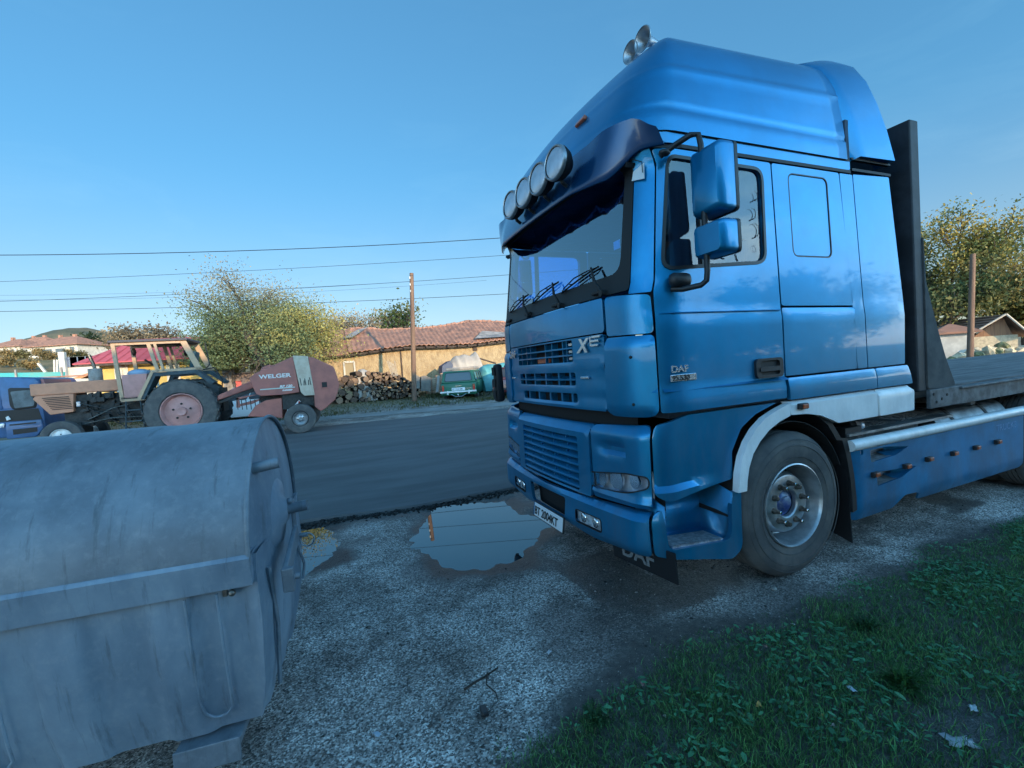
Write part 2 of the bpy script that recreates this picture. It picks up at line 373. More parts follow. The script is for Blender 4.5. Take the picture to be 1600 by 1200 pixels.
for z in (1.708, 1.762): bar(-.62, z, .44, z, .006)
for t in (-.55, -.42, -.33, -.02, .1, .28, .34): 
    bar(t - .004, 1.735, t + .004, 1.735, .083, n=1, o1=-.01)
bar(-.62, 1.52, .46, 1.52, .006, tilt=.02)
for t in (-.5, -.28, -.05, .18, .36): bar(t - .012, 1.525, t + .012, 1.525, .05, n=1, o1=-.015)
for t in (-.42, -.2, .02, .22, .38): bar(t - .014, 1.38, t + .014, 1.38, .036, n=1, o1=-.012)
mb.build('grille_slats', P_, truck)
mb = MB()
for t in (.385,):
    for z in (1.682, 1.735, 1.79): mb.box(UP(t, z, -.02), (.008, .05, .018))
mb.build('grille_clip', M['badge'], truck, split=True)
mb = MB(); mb.box(UP(-.12, 1.685, -.045), (.02, .22, .045)); mb.build('grille_sign_inside', M['orange'], truck)
mb = MB()
for t, w in ((.60, .10), (-.76, .07)): mb.box(UP(t, 1.535, .012), (.016, w, .018))
mb.build('panel_bar', M['badge'], truck, bevel=.004, split=True)
f0 = UP(.535, 1.722, .012)
def fdir(t): return (UP(t + .05, 1.7) - UP(t - .05, 1.7)).normalized()
text('badge_letters', 'X', M['badge'], truck, f0, fdir(.55), (0, 0, 1), .135, .006, shear=.25, sx=1.2, bold=.005)
mb = MB(); f = fdir(.72); b0 = UP(.70, 1.757, .014)
for k, (dz, w, x0) in enumerate(((.062, .105, .012), (.034, .095, .0), (.004, .085, .0))):
    mb.box(b0 + f * (x0 + w / 2) + Vector((0, 0, dz)), (.012, w, .017))
mb.box(b0 + f * .0 + Vector((0, 0, .034)), (.012, .014, .07)); mb.build('badge_bars', M['badge'], truck, bevel=.003)
f0 = UP(-.835, 1.735, .012)
text('maker_letters', 'DAF', M['badge'], truck, f0, fdir(-.75), (0, 0, 1), .10, .005, sx=.95, bold=.003)

# corner panels (both sides)
for s_, fn in ((1, UP), (-1, mir(UP))):
    patch('corner_panel', P_, truck, rpoly([(.865, 1.81), (1.212, 1.80), (1.208, 2.04), (.865, 2.075)], .03), fn, grid=.05, thick=.03)
    cpo = patch('corner_deflector', P_, truck, rpoly([(.845, 1.275), (1.217, 1.275), (1.214, 1.79), (.855, 1.80)], [.07, .07, .03, .03]), lambda t, z, o=0, fn=fn: fn(t, z, o + .022 * smooth01((1.79 - z) / .05) * smooth01((z - 1.27) / .05)), grid=.035, thick=.04)
    mb = MB()
    for z in (1.36, 1.66): mb.sphere(fn(1.08, z, .024), .010, 8, 6)
    mb.build('deflector_screw', M['ink'], cpo, split=True)
    patch('windscreen_pillar', P_, truck, rpoly([(1.075, 2.06), (1.214, 2.055), (1.214, 2.96), (1.075, 2.96)], .01), fn, grid=.06, thick=.03)
    # side of the cab: door, sleeper, deflector
    WIN = rpoly(side([(.185, 2.875), (.15, 2.20), (1.03, 2.255), (1.055, 2.87)]), .07, 6)
    door = patch('door', P_, truck, rpoly([(1.224, 2.935), (1.226, 1.30), (C + 1.155, 1.30), (C + 1.158, 2.935)], .02), fn, [WIN], grid=.06, thick=.03)
    ring('window_seal', M['rubber'], door, WIN, fn, w=.022, proud=.007)
    gl = M['sg'] if s_ == 1 else M['ws']
    patch('side_window', gl, door, rpoly(side([(.18, 2.87), (.155, 2.20), (1.035, 2.255), (1.05, 2.865)]), .06, 5), fn, grid=.2, thick=.004).location = (0, .012 * s_, 0)
    mb = MB()
    mb.add([fn(C + .455, 2.88, -.012), fn(C + .455, 2.22, -.012), fn(C + .505, 2.22, -.012), fn(C + .505, 2.88, -.012), fn(C + .455, 2.88, .006), fn(C + .455, 2.22, .006), fn(C + .505, 2.22, .006), fn(C + .505, 2.88, .006)], [(0, 1, 2, 3), (4, 7, 6, 5), (0, 4, 5, 1), (1, 5, 6, 2), (2, 6, 7, 3), (3, 7, 4, 0)])
    mb.build('window_divider', M['black'], door)
    # belt crease, ledge strip
    mb = MB()
    for i in range(10):
        a = 1.25 + (C + 1.155 - 1.25) * i / 10; b = 1.25 + (C + 1.155 - 1.25) * (i + 1) / 10
        mb.add([fn(a, 1.921, -.002), fn(b, 1.921, -.002), fn(b, 1.912, .012), fn(a, 1.912, .012 * min(1, i * .5))], [(0, 1, 2, 3)])
    mb.build('belt_crease', P_, door)
    mb = MB(); mb.add([Vector(p) for p in [fn(1.245, 1.452, -.002), fn(C + 1.155, 1.452, -.002), fn(C + 1.155, 1.43, .026), fn(1.245, 1.43, .026)]], [(0, 1, 2, 3)]); mb.build('door_ledge', P_, door)
    hr = box_uz(.865, 1.455, 1.125, 1.588, .03)
    hd = patch('door_handle', M['black'], door, hr, lambda t, z, o=0, fn=fn: fn(t, z, o + .02), [box_uz(.905, 1.475, 1.09, 1.572, .02)], grid=.04, thick=.03)
    patch('handle_well', M['ink'], hd, box_uz(.90, 1.47, 1.095, 1.578, .015), lambda t, z, o=0, fn=fn: fn(t, z, o + .004), grid=.06, thick=.01)
    patch('handle_grip', M['black'], hd, box_uz(.895, 1.50, 1.10, 1.53, .01), lambda t, z, o=0, fn=fn: fn(t, z, o + .026), grid=.05, thick=.015)
    LK = box_uz(1.325, 2.29, 1.752, 2.885, .05)
    sl = patch('sleeper_panel', P_, truck, rpoly([(C + 1.17, 2.935), (C + 1.17, 1.945), (C + 1.955, 1.935), (C + 1.89, 2.935)], .02), fn, [LK], grid=.07, thick=.03)
    lk = patch('locker_door', P_, sl, box_uz(1.337, 2.302, 1.740, 2.873, .042), lambda t, z, o=0, fn=fn: fn(t, z, o - .004), grid=.07, thick=.02)
    ring('locker_seal', M['rubber'], lk, box_uz(1.333, 2.298, 1.744, 2.877, .045), fn, w=.008, proud=.001, back=.02)
    patch('sleeper_lower_panel', P_, truck, rpoly([(C + 1.17, 1.93), (C + 1.17, 1.452), (C + 1.955, 1.452), (C + 1.955, 1.92)], .012), fn, grid=.08, thick=.03)
    patch('sleeper_skirt', P_, truck, rpoly([(C + 1.17, 1.438), (C + 1.175, 1.285), (C + 2.155, 1.285), (C + 2.15, 1.438)], .015), lambda t, z, o=0, fn=fn: fn(t, z, o + .012 * smooth01((1.44 - z) / .05)), grid=.05, thick=.03)
    patch('filler_strip', P_, truck, rpoly([(C + 1.965, 1.45), (C + 2.085, 1.45), (C + 2.05, 2.935), (C + 1.90, 2.935)], .012), fn, grid=.08, thick=.03)
    patch('side_deflector', P_, truck, rpoly([(C + 2.095, 1.45), (C + 2.575, 1.45), (C + 2.60, 1.95), (C + 2.515, 2.96), (C + 2.06, 2.94)], .012), fn, grid=.08, thick=.03)
    patch('deflector_skirt', P_, truck, rpoly([(C + 2.165, 1.285), (C + 2.625, 1.285), (C + 2.585, 1.438), (C + 2.16, 1.438)], .015), lambda t, z, o=0, fn=fn: fn(t, z, o + .012 * smooth01((1.44 - z) / .05)), grid=.05, thick=.03)
    # gutters
    mb = MB()
    for (u0, u1, za, zb, o) in ((.10, 2.03, 2.945, 2.968, .004), (.20, 2.02, 3.035, 3.055, .004), (2.04, 2.53, 2.965, 2.985, .008), (2.04, 2.53, 3.05, 3.065, .008)):
        for i in range(8):
            a = u0 + (u1 - u0) * i / 8 + C; b = u0 + (u1 - u0) * (i + 1) / 8 + C
            mb.add([fn(a, za, o), fn(b, za, o), fn(b, zb, o), fn(a, zb, o), fn(a, za, -.02), fn(b, za, -.02), fn(b, zb, -.02), fn(a, zb, -.02)], [(0, 1, 2, 3), (3, 2, 6, 7), (0, 4, 5, 1)])
    mb.build('gutter_seal', M['ink'], truck)
    patch('gutter_band', P_, truck, rpoly([(C + .12, 2.97), (C + 2.03, 2.97), (C + 2.03, 3.034), (C + .12, 3.034)], .008), fn, grid=.1, thick=.03)
    # bumper corner, headlight
    HL = rpoly([(.60, .845), (.585, .775), (.70, .745), (1.02, .785), (1.16, .835), (1.16, .90), (1.02, .905)], .05, 5)
    fnl = LO if s_ == 1 else mir(LO)
    def sculpt(t, z, o=0, fn=fnl): 
        d = .03 * smooth01((z - 1.17) / .06)            # rounded top edge
        r1 = .018 * smooth01((.70 - abs(t - .86) * 0 - z) / .03)
        hol = 0
        if .66 < t < 1.0:
            hol = .035 * smooth01((t - .66) / .2) * smooth01((1.0 - t) / .03) * smooth01((1.10 - z) / .02) * smooth01((z - 1.0) / .03)
        br = .03 * math.exp(-((z - .735) / .02) ** 2) * smooth01((t - .5) / .1)
        return fn(t, z, o - d - hol + br * .6)
    cpn = patch('bumper_corner', P_, truck, rpoly([(.665, .685), (1.175, .70), (1.18, 1.225), (.655, 1.20)], [.02, .02, .06, .05]), sculpt, [HL], grid=.028, thick=.03)
    h = patch('headlamp_housing', M['bowl'], truck, rpoly([(.56, .92), (.56, .72), (1.17, .72), (1.17, .92)], .03), lambda t, z, o=0, fn=fnl: fn(t, z, o - .09), grid=.08, thick=.01)
    mb = MB()
    for t, zz, r in ((.71, .826, .072), (.88, .838, .072), (1.05, .858, .05)):
        c = fnl(t, zz, -.075); nrm = (fnl(t, zz, 0) - fnl(t, zz, -.05)).normalized()
        mb.tube([c, c + nrm * .02, c + nrm * .05, c + nrm * .055], [r * .35, r * .75, r, r * 1.0], 20)
    mb.build('reflector', M['chrome'], h, smooth=40)
    patch('headlamp_glass', M['lamp_clear'] if 'lamp_clear' in M else glassmat('lamp_clear', (.95, .97, 1), 1, 1.5), h, HL, lambda t, z, o=0, fn=fnl: fn(t, z, o + .002), grid=.06, thick=.004)
    ring('headlamp_seal', M['ink'], h, HL, lambda t, z, o=0, fn=fnl: fn(t, z, o), w=.008, proud=.005)
    patch('side_lower_panel', P_, truck, rpoly([(CL + .035, 1.225), (CL + .035, .80), (CL + .10, .755), (CL + .66, .80), (CL + .665, .98), (CL + .76, 1.13), (CL + .90, 1.21), (CL + 1.10, 1.265), (CL + 1.10, 1.27), (CL + .3, 1.27)], [.03, .03, .04, .02, .02, .02, .02, .01, .01, .03]),
          lambda t, z, o=0, fn=fnl: fn(t, z, o + .035 * smooth01((.84 - z) / .02) * smooth01((.62 - (t - CL)) / .5) - .03 * smooth01((t - CL) / .3)), grid=.035, thick=.03)

# windscreen
patch('windscreen', M['ws'], truck, rpoly([(-1.0, 2.20), (1.0, 2.20), (1.02, 2.92), (-1.02, 2.92)], .08, 6), UP, grid=.09, thick=.004)
SCR = rpoly([(-.99, 2.215), (.99, 2.215), (1.0, 2.91), (-1.0, 2.91)], .10, 6)
patch('windscreen_surround', M['ink'], truck, rpoly([(-1.07, 2.085), (1.07, 2.085), (1.07, 2.95), (-1.07, 2.95)], .02), lambda t, z, o=0: UP(t, z, o + .003), [SCR], grid=.06, thick=.02)
mb = MB()
for t in (-.86, -.32, .22, .78):
    a = UP(t, 2.12, .02); mb.box(a, (.03, .10, .03))
mb.build('cowl_vent', M['ink'], truck, bevel=.008, split=True)
for t in (-.52, .08, .62):       # three wipers
    mb = MB(); a = UP(t + .24, 2.10, .03); b = UP(t + .12, 2.30, .05); c = UP(t + .04, 2.315, .035)
    mb.tube([a, a.lerp(b, .5) + Vector((-.02, 0, 0)), b], [.014, .011, .007], 8)
    mb.cyl(UP(t + .24, 2.10, -.01), UP(t + .24, 2.10, .045), .02, n=12)
    w = mb.build('wiper_arm', M['ink'], truck, smooth=40)
    mb = MB(); p = [UP(t + .16 - .48 * k / 6, 2.30 - .10 * (k / 6) ** 1.2, .016) for k in range(7)]
    mb.tube(p, .007, 6); q = [x + (UP(t, 2.3, .05) - UP(t, 2.3, .02)) for x in p]
    mb.tube([q[1], q[3] + Vector((-.01, 0, .01)), q[5]], .005, 6)
    for k in (0, 2, 4, 6): mb.tube([p[k], q[min(5, max(1, k))]], .004, 5)
    mb.build('wiper_blade', M['ink'], w)
# garland, sticker, dashboard things seen through the glass
mb = MB(); rg = random.Random(3)
for k in range(150):
    t = 1.0 - 1.75 * k / 150; z = 2.80 - .03 - .07 * abs(math.sin(k * math.pi / 30)) + .04 * smooth01((t - .85) / .15)
    a = UP(t, z, -.03); mb.tube([a, a + Vector((rg.uniform(-.004, .004), rg.uniform(-.006, .006), -.018 - rg.random() * .02))], [.0022, .004], 4)
mb.build('windscreen_fringe', M['cloth'], truck)
mb = MB(); mb.box(UP(.93, 2.41, -.012), (.003, .07, .055)); mb.build('windscreen_sticker', M['plate'], truck)
# cabin inside
mb = MB()
mb.box((1.1, W, 1.27), (1.8, 2.3, .04)); mb.build('cab_floor', M['interior'], truck)
mb = MB(); mb.box((2.02, W, 2.3), (.04, 2.40, 2.1)); mb.box((2.3, W, 1.9), (.5, 2.2, 1.3)); mb.build('cab_back_wall', M['interior'], truck)
mb = MB(); mb.box((.36, W, 1.99), (.42, 2.2, .26)); mb.box((.30, .62, 2.13), (.22, .5, .08)); mb.build('dashboard', M['interior'], truck, bevel=.04)
mb = MB(); mb.box((1.0, W, 3.02), (1.7, 2.3, .05)); mb.build('cab_ceiling', M['interior'], truck)
for v in (.55, 1.9):
    mb = MB(); mb.box((.95, v, 1.75), (.5, .5, .14)); mb.box((1.18, v, 2.10), (.14, .48, .70), ry=.12); mb.box((1.22, v, 2.52), (.10, .30, .16)); mb.build('cab_seat', M['dark'], truck, bevel=.04)
mb = MB(); mb.lathe([(0.012 * math.cos(a), .22 + .012 * math.sin(a)) for a in [k * math.pi / 3 for k in range(6)]], n=32, closed=True); mb.cyl((0, 0, 0), (-.2, 0, 0), .02); mb.box((0, 0, 0), (.4, .02, .03))
sw = mb.build('steering_wheel', M['ink'], truck, smooth=60); sw.rotation_euler = (R_(25), 0, R_(90)); sw.location = (.66, .55, 2.13)
mb = MB()
for i in range(40):
    a = .27 + .80 * i / 40; b = .27 + .80 * (i + 1) / 40
    va = .075 + .008 * math.sin(i * 1.3); vb = .075 + .008 * math.sin((i + 1) * 1.3)
    mb.add([(a, va, 2.15), (b, vb, 2.15), (b, vb, 2.93), (a, va, 2.93)], [(0, 1, 2, 3)])
mb.build('curtain', M['cloth'], truck, smooth=180)
mb = MB(); rg = random.Random(5)
def curl(cu, cz, r, a0, a1, n=16, sh=.5):
    pts = []
    for i in range(n + 1):
        a = a0 + (a1 - a0) * i / n; q = r * (1 - sh * i / n); pts.append((cu + q * math.cos(a), .018, cz + q * math.sin(a)))
    mb.tube(pts, [.004 - .003 * i / n for i in range(n + 1)], 4)
for a in ((.72, 2.34, .07, 3.6, -.6, ), (.80, 2.38, .09, 4.3, .2), (.88, 2.33, .12, 3.9, 1.6), (.955, 2.47, .06, -1.6, 2.2), (.94, 2.58, .05, -1.5, 1.7), (.975, 2.70, .04, -1.7, 1.6), (.66, 2.31, .05, 5, 1.8)): curl(*a)
mb.lathe([(0, .022), (.001, .024)], (.955, .018, 2.335), n=20, closed=True)
mb.build('window_scroll_decal', M['decal'], truck)

# roof fairing
FZ = [3.04, 3.15, 3.30, 3.45, 3.58, 3.68, 3.75, 3.79]
FU = [.025, .05, .11, .19, .275, .36, .44, .53]; FV = [.015, .02, .04, .07, .105, .15, .21, .30]
RF = make_skin(.30, FZ, FU, FZ, FV, .09)
CR = RF.C
ts = [CR + 2.06 - .06 * 0] + [CR + 2.0 - i * .1 for i in range(1, 17)]
tt = sorted(set([round(x, 4) for x in list(np.linspace(0, W - .3, 10)) + list(np.linspace(W - .3, W - .3 + .471, 9)) + list(np.linspace(W - .3 + .471, CR + 1.98, 14))]))
tt = [-x for x in tt[::-1] if x > 0] + tt
def roofp(t, z):
    p = RF(t, z); 
    zz = z + .045 * max(0, p.x) * smooth01((z - 3.15) / .4)
    zz -= .012 * math.exp(-((z - 3.47) / .012) ** 2) * 0
    dn = -.010 * math.exp(-((z - 3.20) / .02) ** 2)
    return Vector((p.x, p.y, zz))
zl = [3.04, 3.08, 3.12, 3.17, 3.19, 3.21, 3.24, 3.30, 3.37, 3.43, 3.455, 3.47, 3.50, 3.55, 3.60, 3.64, 3.68, 3.71, 3.74, 3.76, 3.78, 3.79]
def crease(z): return -.007 if abs(z - 3.19) < .005 else .006 if abs(z - 3.455) < .002 else 0
rows = []
for z in zl:
    row = []
    for t in tt:
        p = roofp(t, z); c = crease(z); y = W - p.y
        row.append(Vector((p.x - c * .6 * (1 if abs(t) < 1.1 else 0), W - y * (1 + c), p.z)))
    rows.append(row)
last = rows[-1]
for k in (.12, .3, .5, .75, 1.0):
    row = []
    for p in last:
        tgt = Vector((max(p.x, .53 + .5 * k) if p.x < 1.9 else p.x, W, 0)); q = p.lerp(tgt, k); q.z = p.z + .035 * math.sin(k * math.pi / 2) + .045 * (q.x - p.x)
        row.append(q)
    rows.append(row)
mb = MB(); nt = len(tt); mb.v = [p for r in rows for p in r]
for i in range(len(rows) - 1):
    for j in range(nt - 1): a = i * nt + j; mb.f.append((a, a + 1, a + nt + 1, a + nt))
mb.f.append(tuple([i * nt for i in range(len(zl))] + [i * nt + nt - 1 for i in range(len(zl))][::-1]))
roof = mb.build('roof_fairing', P_, truck, smooth=180)
# sun visor with its dark corner cap
def visor(t, k, o=0):
    at = abs(t); e = smooth01((at - 1.08) / .19)
    a = roofp(t * 1.0, 3.13 - .085 * e ** 2); a = Vector((a.x - .012, a.y, a.z)) if at < 1.1 else Vector((a.x - .006, a.y - (.012 if t > 0 else -.012), a.z))
    out = .012 + .20 * smooth01((1.22 - at) / .60)
    b = UP(t, 2.85, out); b.z = 2.825 + .125 * smooth01((at - .95) / .2)
    aa = max(0, min(math.pi / 2, (at - .935) / .3)); of = .022 * smooth01((at - .75) / .2)
    q = a.lerp(b, k); q.x -= math.cos(aa) * of; q.y += (-1 if t > 0 else 1) * math.sin(aa) * of; q.x -= .012 * math.sin(k * math.pi) * smooth01((1.2 - at) / .3); return q
mb = MB(); N = 56; K = 6; vs_ = []
for i in range(N + 1):
    t = -1.27 + 2.54 * i / N
    for k in range(K + 1): vs_.append(visor(t, k / K))
for i in range(N + 1):
    t = -1.27 + 2.54 * i / N
    for k in range(K + 1): vs_.append(visor(t, k / K) + Vector((.008, 0, -.008)))
fs_ = []; n0 = (N + 1) * (K + 1)
for i in range(N):
    for k in range(K):
        a = i * (K + 1) + k; q = (a, a + 1, a + K + 2, a + K + 1); fs_ += [q, tuple(x + n0 for x in q[::-1])]
    a = i * (K + 1) + K; fs_.append((a, a + K + 1, a + K + 1 + n0, a + n0))
mb.add(vs_, fs_); mb.build('sun_visor', M['navy'], truck, smooth=180)
# roof wing behind the fairing
sec = [(3.07, .0, 2.045, 2.515, 3.07), (3.30, .02, 2.0, 2.46, 3.31), (3.50, .055, 1.955, 2.41, 3.53), (3.66, .10, 1.91, 2.365, 3.72), (3.79, .17, 1.86, 2.33, 3.87), (3.85, .26, 1.80, 2.29, 3.955), (3.88, .38, 1.70, 2.26, 3.995), (3.90, .6, 1.6, 2.24, 4.02), (3.905, 1.235, 1.55, 2.22, 4.03)]
sec = sec + [(a, 2.47 - b, c, d, e) for a, b, c, d, e in sec[-2::-1]]
mb = MB(); vs_ = []; K = 7
for (zf, v, uf, ur, zr) in sec:
    for k in range(K + 1):
        q = k / K; bulge = math.sin(min(1, q * 1.1) * math.pi / 2); 
        vs_.append((uf + (ur - uf) * q, v - (.02 * q if v < 1 else -.02 * q if v > 1.3 else 0), zf + (zr - zf) * bulge))
    vs_[-K - 1] = (uf - .03, v + (.05 if v < 1.2 else -.05 if v > 1.3 else 0), zf - .04)
    vs_.append((ur - .02, v + (.12 if v < 1.2 else -.12 if v > 1.3 else 0), zr - (.10 if .2 < v < 2.27 else .02)))
for i in range(len(sec) - 1):
    for k in range(K + 1): a = i * (K + 2) + k; mb.f.append((a, a + 1, a + K + 3, a + K + 2))
mb.v = vs_; mb.build('roof_wing', P_, truck, smooth=50)
# spotlights, horns, markers
for t in (W - .555, W - .82, W - 1.09, W - 1.36):
    c = Vector((-.24, W - t, 3.02)); 
    mb = MB(); mb.lathe([(-.01, .112), (.0, .118), (.03, .118), (.07, .10), (.11, .06), (.125, .0)], (0, 0, 0), 'X', 32)
    hs = mb.build('spotlight', M['ink'], truck, smooth=50); hs.location = c; hs.rotation_euler = (0, R_(4), R_(8))
    mb = MB(); mb.lathe([(-.022, 0), (-.02, .05), (-.012, .09), (-.004, .104)], (0, 0, 0), 'X', 32); mb.build('spotlight_lens', M['lens'], hs, smooth=60)
    mb = MB(); mb.lathe([(-.012, .103), (-.016, .110), (-.010, .117), (0, .119), (.01, .119)], (0, 0, 0), 'X', 32); mb.build('spotlight_rim', M['steel'], hs, smooth=60)
    mb = MB(); mb.tube([(.05, 0, -.09), (.06, 0, -.12), (.10, 0, -.14)], .014, 8); mb.build('spotlight_bracket', M['black'], hs)
for (v, u, z, s) in ((.46, .48, 3.925, .95), (.60, .48, 3.925, .9)):
    mb = MB(); L = [(0, .088), (.006, .090), (.02, .068), (.06, .040), (.13, .024), (.30, .016), (.52, .014), (.55, .02)]
    mb.lathe([(x * s, r * s) for x, r in L] + [(x * s, max(.002, r * s - .004)) for x, r in L[::-1]], (0, 0, 0), 'X', 28, closed=True)
    o = mb.build('air_horn', M['steel'], truck, smooth=40); o.location = (u, v, z); o.rotation_euler = (0, 0, R_(3))
    mb = MB(); mb.cyl((.3, 0, -.01), (.3, 0, -.17), .012); mb.build('horn_foot', M['black'], o)
for (t, z) in ((.55, 3.42), (-.35, 3.33)):
    a = roofp(t, z); mb = MB(); mb.box(a + Vector((-.012, 0, 0)), (.03, .13, .035), ry=.45); mb.build('roof_marker', M['orange'], truck, bevel=.008)

# front lower: grille unit, lip, plate
unit = patch('lower_grille_frame', P_, truck, rpoly([(-.645, .675), (.645, .675), (.645, 1.195), (-.645, 1.195)], .03), lambda t, z, o=0: LO(t, z, o + .012 - .05 * smooth01((z - 1.13) / .065) ** 2), [rr(-.50, .69, .50, 1.095, .015, 2)], grid=.04, thick=.03)
mb = MB()
def sh(t0, t1, z):
    P = []
    for t in (t0, t1): P += [LO(t, z, .012), LO(t, z - .010, .012), LO(t, z + .034, -.05), LO(t, z + .042, -.05)]
    mb.add(P, [(0, 4, 5, 1), (0, 3, 7, 4), (1, 5, 6, 2), (0, 1, 2, 3), (4, 7, 6, 5)])
for k in range(7):
    z = .715 + .0565 * k
    for i in range(8): sh(-.50 + .125 * i, -.375 + .125 * i, z)
    for j in range(4):
        t = -.33 + .215 * j + (.02 if k % 2 else 0)
        P = [LO(t, z, .0), LO(t, z + .030, .0), LO(t, z + .07, -.05), LO(t, z + .03, -.05)]
        P2 = [p + Vector((0, -.012, 0)) for p in P]
        mb.add(P + P2, [(0, 1, 2, 3), (7, 6, 5, 4), (0, 4, 5, 1), (1, 5, 6, 2), (2, 6, 7, 3), (3, 7, 4, 0)])
mb.build('lower_grille_slats', P_, unit)
patch('lower_grille_backing', M['dark'], unit, rr(-.55, .68, .55, 1.15, .02), lambda t, z, o=0: LO(t, z, o - .09), grid=.2, thick=.01)
PH = rpoly([(-.33, .60), (.33, .60), (.30, .43), (-.30, .43)], .03)
FG = rpoly([(.47, .545), (.47, .455), (.77, .455), (.77, .545)], .02); FG2 = [(-x, z) for x, z in FG][::-1]
def lip(t, z, o=0): return LO(t, z, o - .03 * smooth01((z - .635) / .045) - .03 * smooth01((.42 - z) / .05) + .004)
lp = patch('bumper_lip', P_, truck, rpoly([(-1.17, .675), (-.7, .66), (0, .645), (.7, .66), (1.172, .675), (1.18, .40), (.6, .355), (0, .40), (-.6, .355), (-1.17, .40)], [.03, .05, .05, .05, .03, .04, .1, .1, .1, .04]), lip, [PH, FG, FG2], grid=.035, thick=.03)
patch('plate_recess', M['dark'], lp, rr(-.36, .38, .36, .63, .02), lambda t, z, o=0: LO(t, z, o - .09), grid=.2, thick=.01)
for F_, s in ((FG, 1), (FG2, -1)):
    fg = patch('fog_lamp', M['lamp'], truck, F_, lambda t, z, o=0: LO(t, z, o - .012), grid=.05, thick=.02)
    ring('fog_lamp_rim', M['ink'], fg, F_, lambda t, z, o=0: LO(t, z, o), w=.006, proud=.008)
    mb = MB()
    for dt in (-.07, .07):
        c = LO(s * (.62 + dt), .50, -.008); mb.sphere(c, .036, 12, 8, sc=(.35, 1, 1))
    mb.build('fog_lamp_bulb', M['chrome'], fg, smooth=60, split=True)
npl = MB(); pc = LO(.02, .37, .03); npl.box((0, 0, 0), (.012, .53, .115)); pl = npl.build('number_plate', M['plate'], truck, bevel=.004); pl.location = pc + Vector((0, 0, -.005)); pl.rotation_euler = (0, R_(8), 0)
text('plate_characters', 'BT 2004KT', M['ink'], pl, (-.009, .238, -.036), (0, -1, 0), (0, 0, 1), .098, .0015, sx=.93, bold=.001)
mb = MB(); mb.box((0, .258, 0), (.014, .02, .11)); mb.build('plate_blue_band', M['paint2'], pl)
mb = MB(); mb.box((.004, 0, 0), (.012, .56, .135)); mb.build('plate_holder', M['black'], pl, bevel=.006)
# rubber flap under the bumper with the maker's letters
fl = MB(); fl.box((0, 0, 0), (.012, .56, .20)); fl = fl.build('bumper_flap', M['rubber'], truck); fl.location = (.045, .235, .345); fl.rotation_euler = (0, R_(-5), R_(8))
text('flap_letters', 'DAF', mat('faded_letters', (.16, .17, .18), .8), fl, (-.009, .19, -.055), (0, -1, 0), (0, 0, 1), .15, .001, sx=1.05, bold=.004)
# dark mirror arm on the far front corner
ff = MB(); ff.box((0, 0, 0), (.10, .12, .42), taper=(.9, .85)); ff = ff.build('front_mirror_housing', M['ink'], truck, bevel=.03, smooth=40); ff.location = (-.03, 2.52, 1.48)
mb = MB()
for k in range(3): mb.box((-.055, 0, -.13 + .13 * k), (.004, .085, .09))
mb.build('mirror_slot', M['dark'], ff, split=True)

# access step box below the door
def bx(t, z, o=0): return LO(t + CL - C, z, o - .002 - .0 * z)
SB = rpoly([(C + .075, .78), (C + .11, .47), (C + .60, .40), (C + .615, .78)], [.0, .03, .08, .0])
sb = patch('step_box', P_, truck, rpoly([(C + .03, .68), (C + .035, .41), (C + .12, .385), (C + .60, .275), (C + .69, .33), (C + .70, .72), (C + .62, .725), (C + .60, .405), (C + .12, .445), (C + .095, .70)], [.02, .02, .02, .04, .06, .02, .03, .08, .04, .03]), bx, grid=.035, thick=.03)
mb = MB()
mb.add([(.06, .02, .435), (.62, .02, .395), (.62, .30, .395), (.06, .30, .435), (.06, .30, .80), (.62, .30, .80), (.62, .0, .72), (.06, .02, .72)], [(0, 1, 2, 3), (3, 2, 5, 4), (1, 6, 5, 2), (0, 3, 4, 7)])
mb.build('step_recess', P_, sb, smooth=30, solid=.01)
mb = MB(); mb.box((.33, .11, .432), (.42, .17, .014), ry=R_(5))
for i in range(4):
    for j in range(5): mb.box((.18 + .075 * j + (.03 if i % 2 else 0), .05 + .037 * i, .444 - .0062 * j), (.035, .012, .008), ry=R_(5))
for j in range(26): mb.box((.13 + .0155 * j, .024, .454 - .00135 * j), (.007, .008, .012))
mb.build('step_tread', M['tread'], sb)
mb = MB()
for i in range(4):
    for j in range(5): mb.box((.205 + .075 * j - (.0 if i % 2 else 0.01), .068 + .035 * i, .4415 - .0062 * j), (.03, .010, .006), ry=R_(5))
mb.build('tread_holes', M['ink'], sb)

# wheel arch trims, white band, liners
wc = (1.21, .525)
def arc(r, a0, a1, n, e=(1, 1)): return [(wc[0] + r * e[0] * math.cos(R_(a0 + (a1 - a0) * i / n)), wc[1] + r * e[1] * math.sin(R_(a0 + (a1 - a0) * i / n))) for i in range(n + 1)]
outer = [(.640, .72)] + [(.655, .84), (.69, .95), (.745, 1.04), (.82, 1.12), (.92, 1.185), (1.03, 1.225), (1.163, 1.262)]
inner = [(1.163, 1.175), (1.05, 1.145), (.95, 1.10), (.86, 1.035), (.79, .96), (.745, .87), (.725, .79), (.715, .72)]
ft = lambda t, z, o=0: UP(t, z, 0) + Vector((0, -.012 - o, 0))
patch('wheel_arch_trim', M['white'], truck, side(outer + inner), lambda t, z, o=0: UP(t, z, o + .012), grid=.03, thick=.05, smooth=50)
patch('white_sill', M['white'], truck, rpoly(side([(1.175, 1.272), (2.155, 1.272), (2.16, 1.065), (1.68, 1.065), (1.60, 1.10), (1.48, 1.145), (1.34, 1.17), (1.175, 1.178)]), .012), lambda t, z, o=0: UP(t, z, o + .008 - .03 * smooth01((z - 1.245) / .03)), grid=.04, thick=.05)
